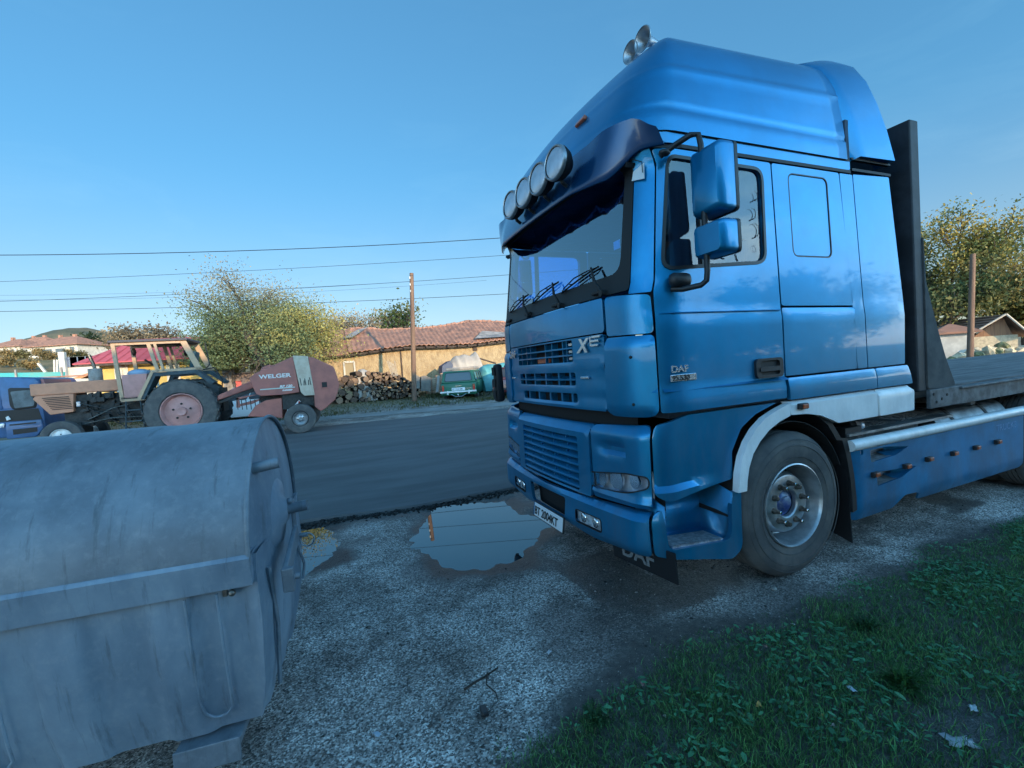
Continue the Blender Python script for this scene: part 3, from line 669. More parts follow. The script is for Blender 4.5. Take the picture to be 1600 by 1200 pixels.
patch('white_sill', M['white'], truck, rpoly(side([(2.17, 1.272), (2.60, 1.272), (2.635, 1.22), (2.625, 1.065), (2.17, 1.065)]), .012), lambda t, z, o=0: UP(t, z, o + .016 - .03 * smooth01((z - 1.235) / .03)), grid=.04, thick=.05)
mb = MB(); mb.box(UP(C + 1.275, 1.232, .026), (.085, .03, .042)); mk = mb.build('side_marker', M['ink'], truck, bevel=.006)
mb = MB(); mb.box(UP(C + 1.282, 1.232, .043), (.055, .008, .03)); mb.build('marker_lens', M['orange'], mk, bevel=.003)
mb = MB()   # inner arch liner
A = arc(.60, 178, 20, 18); 
for i in range(len(A) - 1):
    a, b = A[i], A[i + 1]; mb.add([(a[0], .03, a[1]), (b[0], .03, b[1]), (b[0], .50, b[1]), (a[0], .50, a[1])], [(0, 1, 2, 3)])
mb.add([(.60, .5, .25), (1.9, .5, .25), (1.9, .5, 1.25), (.60, .5, 1.25)], [(0, 1, 2, 3)])
mb.build('wheel_arch_liner', M['dark'], truck, solid=.006)
mb = MB()   # curved black rear mudguard with flap
A = [(1.50, 1.13), (1.60, 1.06), (1.66, .98), (1.695, .93), (1.76, .92), (1.80, .80), (1.835, .62), (1.85, .45), (1.85, .35)]
for i in range(len(A) - 1):
    a, b = A[i], A[i + 1]
    mb.add([(a[0], .0, a[1]), (b[0], .0, b[1]), (b[0], .45, b[1]), (a[0], .45, a[1]), (a[0] + .05, .0, a[1] + .01), (b[0] + .05, .0, b[1] + .01), (b[0] + .05, .45, b[1]), (a[0] + .05, .45, a[1])], [(0, 3, 2, 1), (4, 5, 6, 7), (0, 1, 5, 4)])
mb.build('mudguard', M['black'], truck)
mb = MB(); mb.add([(1.83, .02, .72), (1.83, .44, .72), (1.87, .44, .22), (1.87, .02, .10)], [(0, 1, 2, 3)]); mb.build('mud_flap', M['rubber'], truck, solid=.01)
# badge on the door
text('door_badge', 'DAF', M['badge'], truck, (.150, -.014, 1.548), (1, 0, 0), (0, 0, 1), .058, .003, sx=1.25, bold=.0018)
dm = MB(); dm.box((.25, -.010, 1.512), (.205, .006, .042)); dm.build('model_badge', M['badge'], truck, bevel=.002)
text('model_badge_number', '95.530', M['ink'], truck, (.158, -.0145, 1.497), (1, 0, 0), (0, 0, 1), .045, .001, sx=1.12, bold=.001)

# mirrors on the near door (far side has the same pair)
for sg_, yo in ((1, 0), (-1, 2.47)):
    Y = lambda y: yo + sg_ * y
    mb = MB()
    mb.tube([(.17, Y(.0), 2.86), (.24, Y(-.06), 2.91), (.30, Y(-.12), 2.945), (.335, Y(-.145), 2.94), (.345, Y(-.15), 2.88), (.345, Y(-.15), 2.45), (.345, Y(-.15), 2.14), (.335, Y(-.15), 2.085), (.31, Y(-.13), 2.06), (.24, Y(-.05), 2.05), (.20, Y(0), 2.06)], .017, 10)
    mb.sphere((.19, Y(-.02), 2.875), .03, 10, 8, sc=(1.3, 1, .7))
    ma = mb.build('mirror_arm', M['black'], truck, smooth=60)
    mb = MB(); mb.box((.24, Y(-.035), 2.11), (.15, .07, .085)); mb.build('mirror_foot', M['black'], ma, bevel=.03, smooth=50)
    for (z0, z1, u0, u1) in ((2.465, 2.86, .44, .66), (2.225, 2.42, .44, .65)):
        # housing: fat shell, its glass facing backwards
        ol = rpoly([(Y(-.285), z0), (Y(-.065), z0), (Y(-.065), z1), (Y(-.285), z1)], .03, 4)
        mb = MB(); n = len(ol); cz = (z0 + z1) / 2; cy = Y(-.175)
        secs = [(0.0, .84), (.012, .93), (.035, .985), (.06, 1.0), (.125, 1.0), (.13, .985)]
        for (du, k) in secs: mb.v += [(.325 + du, cy + (p[0] - cy) * k, cz + (p[1] - cz) * k) for p in ol]
        for i in range(len(secs) - 1):
            for j in range(n): mb.f.append((i * n + j, i * n + (j + 1) % n, (i + 1) * n + (j + 1) % n, (i + 1) * n + j))
        mb.f.append(tuple(range(n))); mb.f.append(tuple((len(secs) - 1) * n + j for j in range(n))[::-1])
        h = mb.build('mirror_housing', P_, ma, smooth=40)
        mb = MB(); 
        for (du, k) in ((.128, 1.012), (.152, 1.012), (.156, .98)): mb.v += [(.325 + du, cy + (p[0] - cy) * k, cz + (p[1] - cz) * k) for p in ol]
        for i in range(2):
            for j in range(n): mb.f.append((i * n + j, i * n + (j + 1) % n, (i + 1) * n + (j + 1) % n, (i + 1) * n + j))
        mb.f.append(tuple(2 * n + j for j in range(n))); mb.build('mirror_rim', M['black'], h, smooth=40)
        mb = MB(); mb.v = [(.325 + .158, cy + (p[0] - cy) * .9, cz + (p[1] - cz) * .93) for p in ol]; mb.f = [tuple(range(n))]; mb.build('mirror_glass', M['chrome'], h)
# little lamp, its wire and a pale sheet painted in for the visor's reflection
mb = MB(); a = UP(1.06, 2.86, .03)
mb.cyl(a + Vector((0, 0, .06)), a + Vector((0, 0, .12)), .018, .012, 12); mb.sphere(a + Vector((0, 0, .135)), .018, 10, 8); mb.box(a + Vector((0, .02, .035)), (.06, .09, .03), rx=.5)
mb.tube([a + Vector((0, 0, .02)), a + Vector((-.01, -.05, .035)), a + Vector((.02, -.10, .0)), a + Vector((.03, -.09, -.06))], .003, 6); mb.build('corner_lamp', M['ink'], truck, smooth=50)
mb = MB(); q = UP(1.10, 2.81, .035); mb.add([q + Vector((0, .04, -.03)), q + Vector((.03, -.045, -.045)), q + Vector((.03, -.05, .05)), q + Vector((0, .02, .02))], [(0, 1, 2, 3)]); mb.build('visor_reflection', M['plate'], truck, solid=.004)

# wheels
def truck_wheel(u, v, flip=1, name='front_wheel', r=.525, dual=False):
    w = bpy.data.objects.new(name, None); COL.objects.link(w); w.parent = truck; w.location = (u, v, r); w.scale = (1, flip, 1)
    t = MB(); wd = .30
    prof = [(.012, .295), (.0, .33), (-.006, .40), (-.002, .45), (.018, .487), (.035, .505), (.045, .517), (.06, .523)]
    for k in range(5):
        a = .066 + k * .037; prof += [(a, .523), (a + .028, .523), (a + .030, .511), (a + .036, .511)]
    prof += [(.25, .523), (.28, .50), (.30, .44), (.305, .36), (.29, .295)]
    t.lathe(prof, n=72); t.build('tyre', M['tyre'], w, smooth=38)
    mb = MB(); 
    for rr_ in (.345, .425, .47): mb.lathe([(-.0055 if rr_ > .34 else -.003, rr_), (-.009, rr_ + .002), (-.0055, rr_ + .004)], n=72)
    mb.build('tyre_ridge', M['tyre'], w)
    mb = MB(); mb.lathe([(.012, .298), (-.002, .300), (-.006, .292), (.004, .284), (.02, .280), (.06, .272), (.11, .262), (.15, .250), (.155, .238), (.13, .228), (.085, .218), (.062, .205), (.056, .19), (.056, .108), (.064, .100), (.09, .098)], n=64)
    mb.build('rim', M['steel'], w, smooth=35)
    mb = MB(); mb.lathe([(.10, .100), (.105, .085), (.085, .070), (.075, .05), (.06, .045), (.055, .035), (.055, .0)], n=40); mb.build('hub', M['hub'], w, smooth=35)
    mb = MB()
    for k in range(10):
        a = 2 * math.pi * (k + .3) / 10; L = .055 if k % 3 != 1 else .035; x, z = .1475 * math.cos(a), .1475 * math.sin(a)
        mb.lathe([(.058, .023), (.048, .023), (.047, .018), (.026, .016), (.025, .0125), (.056 - L, .0115), (.053 - L, 0)], (x, 0, z), n=12)
    mb.build('wheel_nut', M['nut'], w, smooth=35, split=True)
    mb = MB()
    for k in range(10):
        if k % 3 == 1: continue
        a = 2 * math.pi * (k + .3) / 10; x, z = .1475 * math.cos(a), .1475 * math.sin(a); mb.cyl((x, .0, z), (x, -.004, z), .0115, .008, n=10)
    mb.build('nut_tip', M['chrome'], w, split=True)
    mb = MB()
    for k in range(8):
        a = 2 * math.pi * (k + .5) / 8; mb.sphere((.228 * math.cos(a), .132, .228 * math.sin(a)), .02, 8, 6, sc=(1, .3, 1))
    mb.build('rim_hole', M['ink'], w, split=True)
    return w
truck_wheel(1.21, .0); truck_wheel(1.21, 2.47, -1)
truck_wheel(5.05, .0, 1, 'rear_wheel'); truck_wheel(5.05, .33, 1, 'rear_wheel'); truck_wheel(5.05, 2.47, -1, 'rear_wheel')
# chassis, tank, catwalk, skirt
mb = MB()
for v in (.80, 1.65): mb.box((3.1, v, .86), (5.6, .09, .26))
mb.box((1.21, W, .52), (.14, 2.0, .14)); mb.box((5.05, W, .52), (.16, 2.0, .16)); mb.box((.9, W, .95), (1.1, .8, .5)); mb.box((.2, W, .7), (.12, 2.0, .3)); mb.box((5.0, W, 1.08), (.9, .9, .06))
mb.build('chassis', M['dark'], truck)
tk = MB(); tk.prism(rpoly([(.12, .35), (.62, .35), (.70, .42), (.70, .88), (.60, .965), (.20, .965), (.09, .80), (.09, .42)], .06, 4), lambda a, b: (3.30, a, b), (1.25, 0, 0)); tk = tk.build('fuel_tank', M['tank'], truck, smooth=40)
mb = MB()
for u in (3.55, 4.15):
    pts = rpoly([(.115, .35), (.62, .35), (.705, .42), (.705, .88), (.60, .972), (.20, .972), (.083, .80), (.083, .42)], .06, 4)
    mb.prism(pts, lambda a, b, u=u: (u, a, b), (.05, 0, 0))
mb.build('tank_strap', M['ink'], tk, split=True)
mb = MB(); mb.cyl((3.95, .36, .965), (3.95, .36, 1.0), .06, n=24); mb.cyl((3.95, .36, 1.0), (3.95, .36, 1.018), .07, n=24); mb.build('tank_cap', M['chrome'], tk, smooth=40)
cw = MB(); cw.box((2.72, .42, .925), (1.30, .62, .03)); cw.box((2.62, .08, .935), (1.45, .10, .02)); cw.box((2.5, .4, .7), (1.0, .55, .4)); cw = cw.build('catwalk', M['tank'], truck)
mb = MB(); rg = random.Random(2)
for i in range(26):
    for j in range(12): mb.box((2.12 + i * .048, .16 + j * .047, .9425), (.034, .010, .005), rz=R_(45 if (i + j) % 2 else -45))
mb.build('tread_pattern', M['tank'], cw)
mb = MB(); mb.tube([(2.35, .30, .98), (2.55, .22, .97), (2.66, .12, .965), (2.7, .1, .96)], .006, 6); mb.cyl((2.05, .16, .98), (2.18, .16, .98), .055, n=20); mb.box((1.98, .2, .95), (.2, .3, .08)); mb.build('air_filter_bowl', M['ink'], truck, smooth=50)
mb = MB(); mb.cyl((2.12, .105, .98), (2.16, .105, .98), .035, n=16); mb.build('bowl_cap', M['lens'], truck)
sk_ = lambda t, z, o=0: Vector((t, -o + .035 * smooth01((.36 - z) / .1) + (.05 * smooth01((1.95 - t) / .1)), z))
h1 = rpoly([(2.085, .80), (2.10, .70), (2.42, .715), (2.60, .765), (2.30, .80)], [.02, .02, .03, .02, .04])
h2 = rpoly([(2.16, .615), (2.17, .50), (2.48, .52), (2.70, .585), (2.4, .60)], [.02, .02, .03, .02, .04])
h3 = [(1.985 + .018 * math.cos(a * math.pi / 6), .795 + .022 * math.sin(a * math.pi / 6)) for a in range(12)]
skp = patch('side_skirt', M['paint2'], truck, rpoly([(1.865, .835), (4.53, .835), (4.50, .30), (2.75, .285), (2.72, .36), (2.50, .37), (2.42, .27), (1.90, .26)], [.02, .04, .04, .03, .06, .06, .03, .04]), sk_, [h1, h2, h3], grid=.06, thick=.015)
mb = MB(); mb.cyl((1.84, .0, .865), (4.55, .0, .865), .043, n=20); mb.build('skirt_rail', M['white'], skp, smooth=50)
for (za, zb, u0, u1) in ((.70, .80, 2.08, 2.62), (.50, .61, 2.16, 2.72)):
    mb = MB(); mb.add([(u0, .004, za), (u0 + .34, .004, za + .012), (u0 + .34, .22, za + .012), (u0, .22, za)], [(0, 1, 2, 3)]); mb.build('skirt_step', M['tread'], skp, solid=.01)
    mb = MB(); mb.add([(u0 - .01, .22, za - .02), (u1, .22, za - .02), (u1, .22, zb + .04), (u0 - .01, .22, zb + .04)], [(0, 1, 2, 3)]); mb.build('step_back', M['dark'], skp)
    mb = MB(); mb.add([(u0 + .38, .10, za + .012), (u1 - .02, .0, za + .055), (u1 - .02, .0, zb), (u0 + .40, .14, zb)], [(0, 1, 2, 3)]); mb.add([(u0 + .30, .012, za + .002), (u1 - .02, .004, za + .055), (u0 + .3, .13, za + .03)], [(0, 1, 2)]); mb.build('step_scoop', M['paint2'], skp)
for (px, py) in ((1365, 741), (1414, 728), (1449, 717), (1488, 708), (1523, 699), (1556, 690)):
    u, z = S(px, py); mb = MB(); mb.box((u, -.012, z), (.075, .03, .04)); o = mb.build('skirt_marker', M['ink'], skp, bevel=.005)
    mb = MB(); mb.box((u + .008, -.030, z), (.05, .008, .03)); mb.build('skirt_marker_lens', M['orange'], o, bevel=.003)
text('skirt_letters', 'TRUCKS', mat('faded_decal', (.12, .28, .48), .6), skp, (4.00, -.0015, .715), (1, 0, 0), (0, 0, 1), .085, .0006, sx=1.2)

# ------------------------------------------------------------ flatbed semi-trailer behind the cab
wood = mat('worn_deck_wood', (.20, .18, .175), .85, col2=(.10, .092, .088), vscale=3, bump=.4, bscale=15, stretch=(.5, 6, 6))
plyw = mat('grimy_board', (.085, .080, .078), .85, col2=(.05, .048, .05), vscale=6, bump=.2, bscale=30)
frm = mat('trailer_frame_grey', (.10, .11, .12), .6, .3, var=.4, vscale=9, bump=.1)
tr = empty('flatbed_trailer', 'dark flatbed semi-trailer with tall front board coupled behind the blue lorry cab', 'trailer', (TX + 2.8, TY, 0))
mb = MB(); mb.box((5.0, W + .03, 1.17), (10.1, 2.40, .07)); mb.build('deck', wood, tr)
mb = MB(); mb.box((5.3, -.0, 1.12), (9.6, .07, .15)); mb.box((5.3, 2.5, 1.12), (9.6, .07, .15)); mb.box((5.3, -.045, 1.19), (9.6, .03, .02))
for v in (.85, 1.65): mb.box((5.5, v, .95), (9.4, .14, .34))
for k in range(9): mb.box((.9 + k * 1.1, W, 1.05), (.08, 2.4, .1))
mb.build('trailer_frame', frm, tr, bevel=.006)
mb = MB(); mb.box((.02, W + .01, 2.32), (.12, 2.50, 2.24)); 
for v in (.4, .8, 1.2, 1.6, 2.0): mb.box((.10, v, 2.3), (.04, .06, 2.2))
mb.build('headboard', plyw if False else mat('headboard_black', (.018, .02, .026), .6, var=.4, vscale=5, bump=.1), tr, bevel=.01)
g = rpoly([(.08, 2.50), (.10, 2.12), (.17, 1.92), (.24, 1.74), (.36, 1.46), (.50, 1.215), (.08, 1.215)], .03, 3)
mb = MB(); mb.prism(g, lambda a, b: (a, -.015, b), (0, .04, 0)); mb.build('side_gusset', plyw, tr)
mb = MB(); mb.prism(g, lambda a, b: (a, 2.44, b), (0, .04, 0)); mb.build('side_gusset', plyw, tr)
mb = MB(); mb.box((.30, -.025, 1.13), (.50, .03, .16)); o = mb.build('corner_bracket', frm, tr, bevel=.006)
mb = MB()
for (a, b) in ((.1, 1.17), (.14, 1.10), (.22, 1.12), (.30, 1.15)): mb.cyl((a, -.045, b), (a, -.03, b), .012, n=8)
mb.build('bracket_bolt', M['ink'], o, split=True)
for u in (5.9, 7.2, 8.5):
    for v, f in ((.0, 1), (2.50, -1)):
        w = bpy.data.objects.new('trailer_wheel', None); COL.objects.link(w); w.parent = tr; w.location = (u, v, .5); w.scale = (1, f, 1)
        t = MB(); t.lathe([(.0, .29), (-.0, .45), (.04, .5), (.3, .5), (.33, .45), (.33, .29)], n=40); t.build('tyre', M['tyre'], w, smooth=40)
        t = MB(); t.lathe([(.0, .29), (.12, .26), (.12, .16), (.05, .12), (.03, 0)], n=32); t.build('rim', M['steel'], w, smooth=40)
# ------------------------------------------------------------ ground, road, puddles, grass
def fbm(X, Y, s, seed=0, oc=4):
    """cheap value noise on numpy arrays, 0..1"""
    r = np.random.RandomState(seed); T = r.rand(256, 256); out = 0; a = 1; tot = 0
    for o in range(oc):
        x = np.asarray(X) * s * 2 ** o + 37.1 * o; y = np.asarray(Y) * s * 2 ** o + 11.7 * o
        xi = np.floor(x).astype(int); yi = np.floor(y).astype(int); fx = x - xi; fy = y - yi; fx = fx * fx * (3 - 2 * fx); fy = fy * fy * (3 - 2 * fy)
        g = lambda i, j: T[i % 256, j % 256]
        out = out + a * ((g(xi, yi) * (1 - fx) + g(xi + 1, yi) * fx) * (1 - fy) + (g(xi, yi + 1) * (1 - fx) + g(xi + 1, yi + 1) * fx) * fy); tot += a; a *= .5
    return out / tot
def sst(t): t = np.clip(t, 0, 1); return t * t * (3 - 2 * t)
P1 = [onZ(*q) for q in ((640, 853), (655, 825), (668, 808), (685, 790), (740, 785), (790, 782), (802, 792), (806, 803), (830, 806), (870, 806), (885, 818), (858, 826), (835, 846), (815, 866), (790, 882), (760, 889), (725, 893), (695, 886), (665, 872))]
P2 = [onZ(*q) for q in ((430, 822), (475, 822), (508, 824), (524, 836), (540, 850), (518, 872), (492, 890), (468, 900), (420, 920))]
def sdist(X, Y, P):
    """signed distance, positive inside"""
    d = np.full(X.shape, 1e9); ins = np.zeros(X.shape, bool); n = len(P)
    for i in range(n):
        ax, ay = P[i].x, P[i].y; bx, by = P[(i + 1) % n].x, P[(i + 1) % n].y
        t = np.clip(((X - ax) * (bx - ax) + (Y - ay) * (by - ay)) / ((bx - ax) ** 2 + (by - ay) ** 2 + 1e-12), 0, 1)
        d = np.minimum(d, np.hypot(X - ax - t * (bx - ax), Y - ay - t * (by - ay)))
        c = (ay > Y) != (by > Y); xx = (bx - ax) * (Y - ay) / (by - ay + 1e-12) + ax; ins ^= c & (X < xx)
    return np.where(ins, d, -d)
def road_near(X): return np.interp(X, [-6, -.5, .9, 2.4, 8], [6.3, 5.80, 5.55, 5.52, 5.5]) + (fbm(X, X * 0, .9, 5) - .5) * .12
def road_far(X): return np.interp(X, [-30, -3, 2, 6, 30], [16.6, 15.6, 15.4, 14.9, 14.2])
def hfun(X, Y):
    X = np.asarray(X, float); Y = np.asarray(Y, float)
    h = np.interp(Y, [-30, 5, 16, 18, 22, 26, 40], [0, 0, .16, .22, .45, .62, .8])
    hill = sst((Y - 34) / 70.) * 7.6 * (1 - sst((X + 5 - .12 * Y) / 30)) + sst((Y - 130) / 200) * 8
    h = h + hill + (fbm(X, Y, .05, 9) - .5) * 2.0 * sst((Y - 40) / 30) + (fbm(X, Y, .5, 3) - .5) * .05 * (1 - sst((Y - 5.2) / .3)) + (fbm(X, Y, .9, 4) - .5) * .10 * sst((Y - 18) / 2)
    h = h + .004 * (1 - sst((Y - 5.2) / .3))
    near = (Y < 7)
    if near.any():
        s = np.maximum(sdist(X, Y, P1), sdist(X, Y, P2)) + (fbm(X, Y, 5., 8, 3) - .5) * .10 + .035
        h = np.where(near, h * (1 - sst((s + .5) / .5)) + np.clip(-s * .09, -.035, .03) * sst((s + .5) / .5) + (fbm(X, Y, 9, 12, 3) - .5) * .012, h)
    rd = sst((Y - road_near(X) - .05) / .1) * (1 - sst((Y - road_far(X) + .15) / .1)); h = h - .07 * rd
    return h
def gz(x, y): return float(hfun(np.array([x]), np.array([y]))[0])
def axis(lo, hi, a, b, step, grow=1.13):
    L = list(np.arange(a, b, step)); s = step; x = b
    while x < hi: L.append(x); s *= grow; x += s
    L.append(hi); s = step; x = a
    while x > lo: s *= grow; x -= s; L.insert(0, max(x, lo))
    return np.array(sorted(set(L)))
def gridmesh(name, xs, ys, zf, m, cols=None, smooth=True):
    X, Y = np.meshgrid(xs, ys); Z = zf(X, Y); n, k = X.shape
    V = np.stack([X, Y, Z], -1).reshape(-1, 3)
    i, j = np.meshgrid(np.arange(n - 1), np.arange(k - 1), indexing='ij'); a = (i * k + j).ravel(); F = np.stack([a, a + 1, a + k + 1, a + k], 1)
    return npmesh(name, V, F, m, cols.reshape(-1, 4) if cols is not None else None, smooth)
def npmesh(name, V, F, m, vcol=None, smooth=False):
    me = bpy.data.meshes.new(name); me.vertices.add(len(V)); me.vertices.foreach_set('co', np.asarray(V, np.float32).ravel())
    k = F.shape[1]; me.loops.add(F.size); me.loops.foreach_set('vertex_index', F.astype(np.int32).ravel())
    me.polygons.add(len(F)); me.polygons.foreach_set('loop_start', np.arange(0, F.size, k, dtype=np.int32)); me.polygons.foreach_set('loop_total', np.full(len(F), k, np.int32))
    me.update(calc_edges=True)
    if smooth: me.polygons.foreach_set('use_smooth', np.ones(len(F), bool))
    if vcol is not None:
        ca = me.color_attributes.new('tint', 'FLOAT_COLOR', 'POINT'); ca.data.foreach_set('color', np.asarray(vcol, np.float32).ravel())
    me.materials.append(m); o = bpy.data.objects.new(name, me); COL.objects.link(o); return o
def attrmat(name, rough=.8, mul=(1, 1, 1), trans=0, spec=.3, bump=0):
    m = bpy.data.materials.new(name); m.use_nodes = True; n, l = m.node_tree.nodes, m.node_tree.links; b = n['Principled BSDF']
    a = n.new('ShaderNodeAttribute'); a.attribute_name = 'tint'; l.new(a.outputs['Color'], b.inputs['Base Color']); b.inputs['Roughness'].default_value = rough; b.inputs['Specular IOR Level'].default_value = spec
    if trans:
        t = n.new('ShaderNodeBsdfTranslucent'); l.new(a.outputs['Color'], t.inputs[0]); x = n.new('ShaderNodeMixShader'); x.inputs[0].default_value = trans
        l.new(b.outputs[0], x.inputs[1]); l.new(t.outputs[0], x.inputs[2]); l.new(x.outputs[0], n['Material Output'].inputs[0])
    return m
# ground material: gravel with wet mud and soil / dry grass masks carried by the mesh
gm_ = bpy.data.materials.new('gravel_ground'); gm_.use_nodes = True; n, l = gm_.node_tree.nodes, gm_.node_tree.links; b = n['Principled BSDF']
tc_ = n.new('ShaderNodeTexCoord'); at = n.new('ShaderNodeAttribute'); at.attribute_name = 'tint'; se = n.new('ShaderNodeSeparateColor'); l.new(at.outputs['Color'], se.inputs[0])
def nz(s, d=6, r=.6): q = n.new('ShaderNodeTexNoise'); q.inputs['Scale'].default_value = s; q.inputs['Detail'].default_value = d; q.inputs['Roughness'].default_value = r; l.new(tc_.outputs['Object'], q.inputs['Vector']); return q.outputs[0]
def ramp(src, stops):
    r = n.new('ShaderNodeValToRGB'); l.new(src, r.inputs[0]); e = r.color_ramp.elements
    while len(e) < len(stops): e.new(.5)
    for i, (p, c) in enumerate(stops): e[i].position = p; e[i].color = (*c, 1)
    return r.outputs[0]
def mixc(f, a, b_, mode='MIX'):
    q = n.new('ShaderNodeMix'); q.data_type = 'RGBA'; q.blend_type = mode
    if isinstance(f, (int, float)): q.inputs['Factor'].default_value = f
    else: l.new(f, q.inputs['Factor'])
    for s_, i in ((a, 'A'), (b_, 'B')):
        if isinstance(s_, tuple): q.inputs[i].default_value = (*s_, 1)
        else: l.new(s_, q.inputs[i])
    return q.outputs['Result']
vo = n.new('ShaderNodeTexVoronoi'); vo.inputs['Scale'].default_value = 120; l.new(tc_.outputs['Object'], vo.inputs['Vector'])
vs2 = n.new('ShaderNodeSeparateColor'); l.new(vo.outputs['Color'], vs2.inputs[0])
chips = ramp(vs2.outputs[0], [(0, (.055, .048, .044)), (.35, (.20, .178, .165)), (.75, (.40, .36, .335)), (.97, (.66, .63, .60))])
big = ramp(nz(1.5, 10, .75), [(.38, (.50, .46, .43)), (.60, (1.5, 1.47, 1.43))])
grav = mixc(1, chips, big, 'MULTIPLY')
mud = ramp(nz(14, 6), [(.35, (.012, .0115, .011)), (.65, (.045, .041, .038))])
soil = ramp(nz(22, 6), [(.3, (.03, .027, .024)), (.6, (.085, .075, .065)), (.75, (.16, .15, .135))])
dry = ramp(nz(.35, 8, .7), [(.32, (.07, .085, .03)), (.5, (.17, .135, .065)), (.68, (.27, .20, .11))])
c1 = mixc(se.outputs[0], grav, mud); c2 = mixc(se.outputs[1], c1, soil); c3 = mixc(se.outputs[2], c2, dry); l.new(c3, b.inputs['Base Color'])
rg_ = n.new('ShaderNodeMapRange'); rg_.inputs[3].default_value = .85; rg_.inputs[4].default_value = .32; l.new(se.outputs[0], rg_.inputs[0]); l.new(rg_.outputs[0], b.inputs['Roughness'])
bp = n.new('ShaderNodeBump'); bp.inputs['Strength'].default_value = .8; bp.inputs['Distance'].default_value = .006; l.new(vo.outputs['Distance'], bp.inputs['Height'])
bp2 = n.new('ShaderNodeBump'); bp2.inputs['Strength'].default_value = .7; bp2.inputs['Distance'].default_value = .02; l.new(nz(18, 6, .7), bp2.inputs['Height']); l.new(bp2.outputs[0], bp.inputs['Normal']); l.new(bp.outputs[0], b.inputs['Normal'])

xs = axis(-700, 700, -2.2, 6.6, .04); ys = axis(-80, 900, 1.4, 6.4, .04)
X, Y = np.meshgrid(xs, ys)
sd_ = np.maximum(sdist(X, Y, P1), sdist(X, Y, P2)); nn_ = fbm(X, Y, 1.6, 21)
wet = sst((sd_ + .30 + (nn_ - .5) * .9) / .3) * (Y < 6)
wet = np.maximum(wet, sst((Y - road_near(X) + .55 + (nn_ - .5) * .9) / .25) * (Y < 6.5) * .85)
wet = np.maximum(wet, .8 * sst((nn_ - .52) / .1) * ((X > 1.6) & (Y > 2.25) & (Y < 5) & (X < 9)))
wet = np.maximum(wet, .55 * sst((fbm(X, Y, .7, 33) - .55) / .08) * (Y < 6))
GE = lambda X: np.interp(X, [-1.5, -.4, .2, .53, .95, 1.15, 1.4, 1.64, 2.2, 3.04, 4.2, 5.77, 9], [.7, 1.1, 1.55, 1.85, 1.95, 1.93, 2.05, 2.17, 2.03, 1.98, 2.02, 2.0, 2.05])
soilm = sst((GE(X) + .10 + (nn_ - .5) * .5 - Y) / .2)
far = sst((Y - 19.0) / 1.5) * .85 + .15 * sst((Y - 30) / 10); far = np.maximum(far, sst((-Y - 3) / 3) * .9)
verge = sst((Y - road_far(X) - .1) / .3) * .35; soilm = np.maximum(soilm, verge)
gcol = np.stack([wet, soilm, far, np.ones_like(X)], -1)
ground = struct(gridmesh('ground', xs, ys, hfun, gm_, gcol))

# water
wm = bpy.data.materials.new('puddle_water'); wm.use_nodes = True; b = wm.node_tree.nodes['Principled BSDF']
b.inputs['Base Color'].default_value = (.012, .014, .014, 1); b.inputs['Roughness'].default_value = .015; b.inputs['IOR'].default_value = 1.95; b.inputs['Specular IOR Level'].default_value = .5
for P in (P1, P2):
    cx = sum(p.x for p in P) / len(P); cy = sum(p.y for p in P) / len(P); w = MB(); k = len(P)
    w.v = [(cx, cy, -.004)] + [(p.x + .09 * (p.x - cx) / math.hypot(p.x - cx, p.y - cy), min(5.5, p.y + .09 * (p.y - cy) / math.hypot(p.x - cx, p.y - cy)), -.004) for p in P]
    w.f = [(0, 1 + i, 1 + (i + 1) % k) for i in range(k)]; struct(w.build('water', wm))

# road
rm = mat('asphalt', (.078, .080, .083), .75, col2=(.115, .117, .120), vscale=1.2, bump=.35, bscale=160, bdist=.004, detail=10, stretch=(.35, 1.6, 1))
def rz(X, Y): t = (Y - 5.5) / 10; return .035 + .13 * np.clip(t, 0, 1) + .05 * np.sin(np.clip(t, 0, 1) * np.pi)
rx = axis(-500, 500, -3, 7, .05, 1.2); tv = np.array([0, .0, .004, .02, .06, .15, .3, .5, .7, .85, .97, .995, 1.0])
Xr, Tr = np.meshgrid(rx, tv); N0 = road_near(Xr); N1 = road_far(Xr) + (fbm(Xr, Xr * 0, .7, 6) - .5) * .25; Yr = N0 + (N1 - N0) * Tr; Zr = rz(Xr, Yr); Zr[0] -= .09; Zr[-1] -= .08
V = np.stack([Xr, Yr, Zr], -1).reshape(-1, 3); nr, kr = Xr.shape; i, j = np.meshgrid(np.arange(nr - 1), np.arange(kr - 1), indexing='ij'); a = (i * kr + j).ravel()
struct(npmesh('road', V, np.stack([a, a + 1, a + kr + 1, a + kr], 1), rm, None, True))
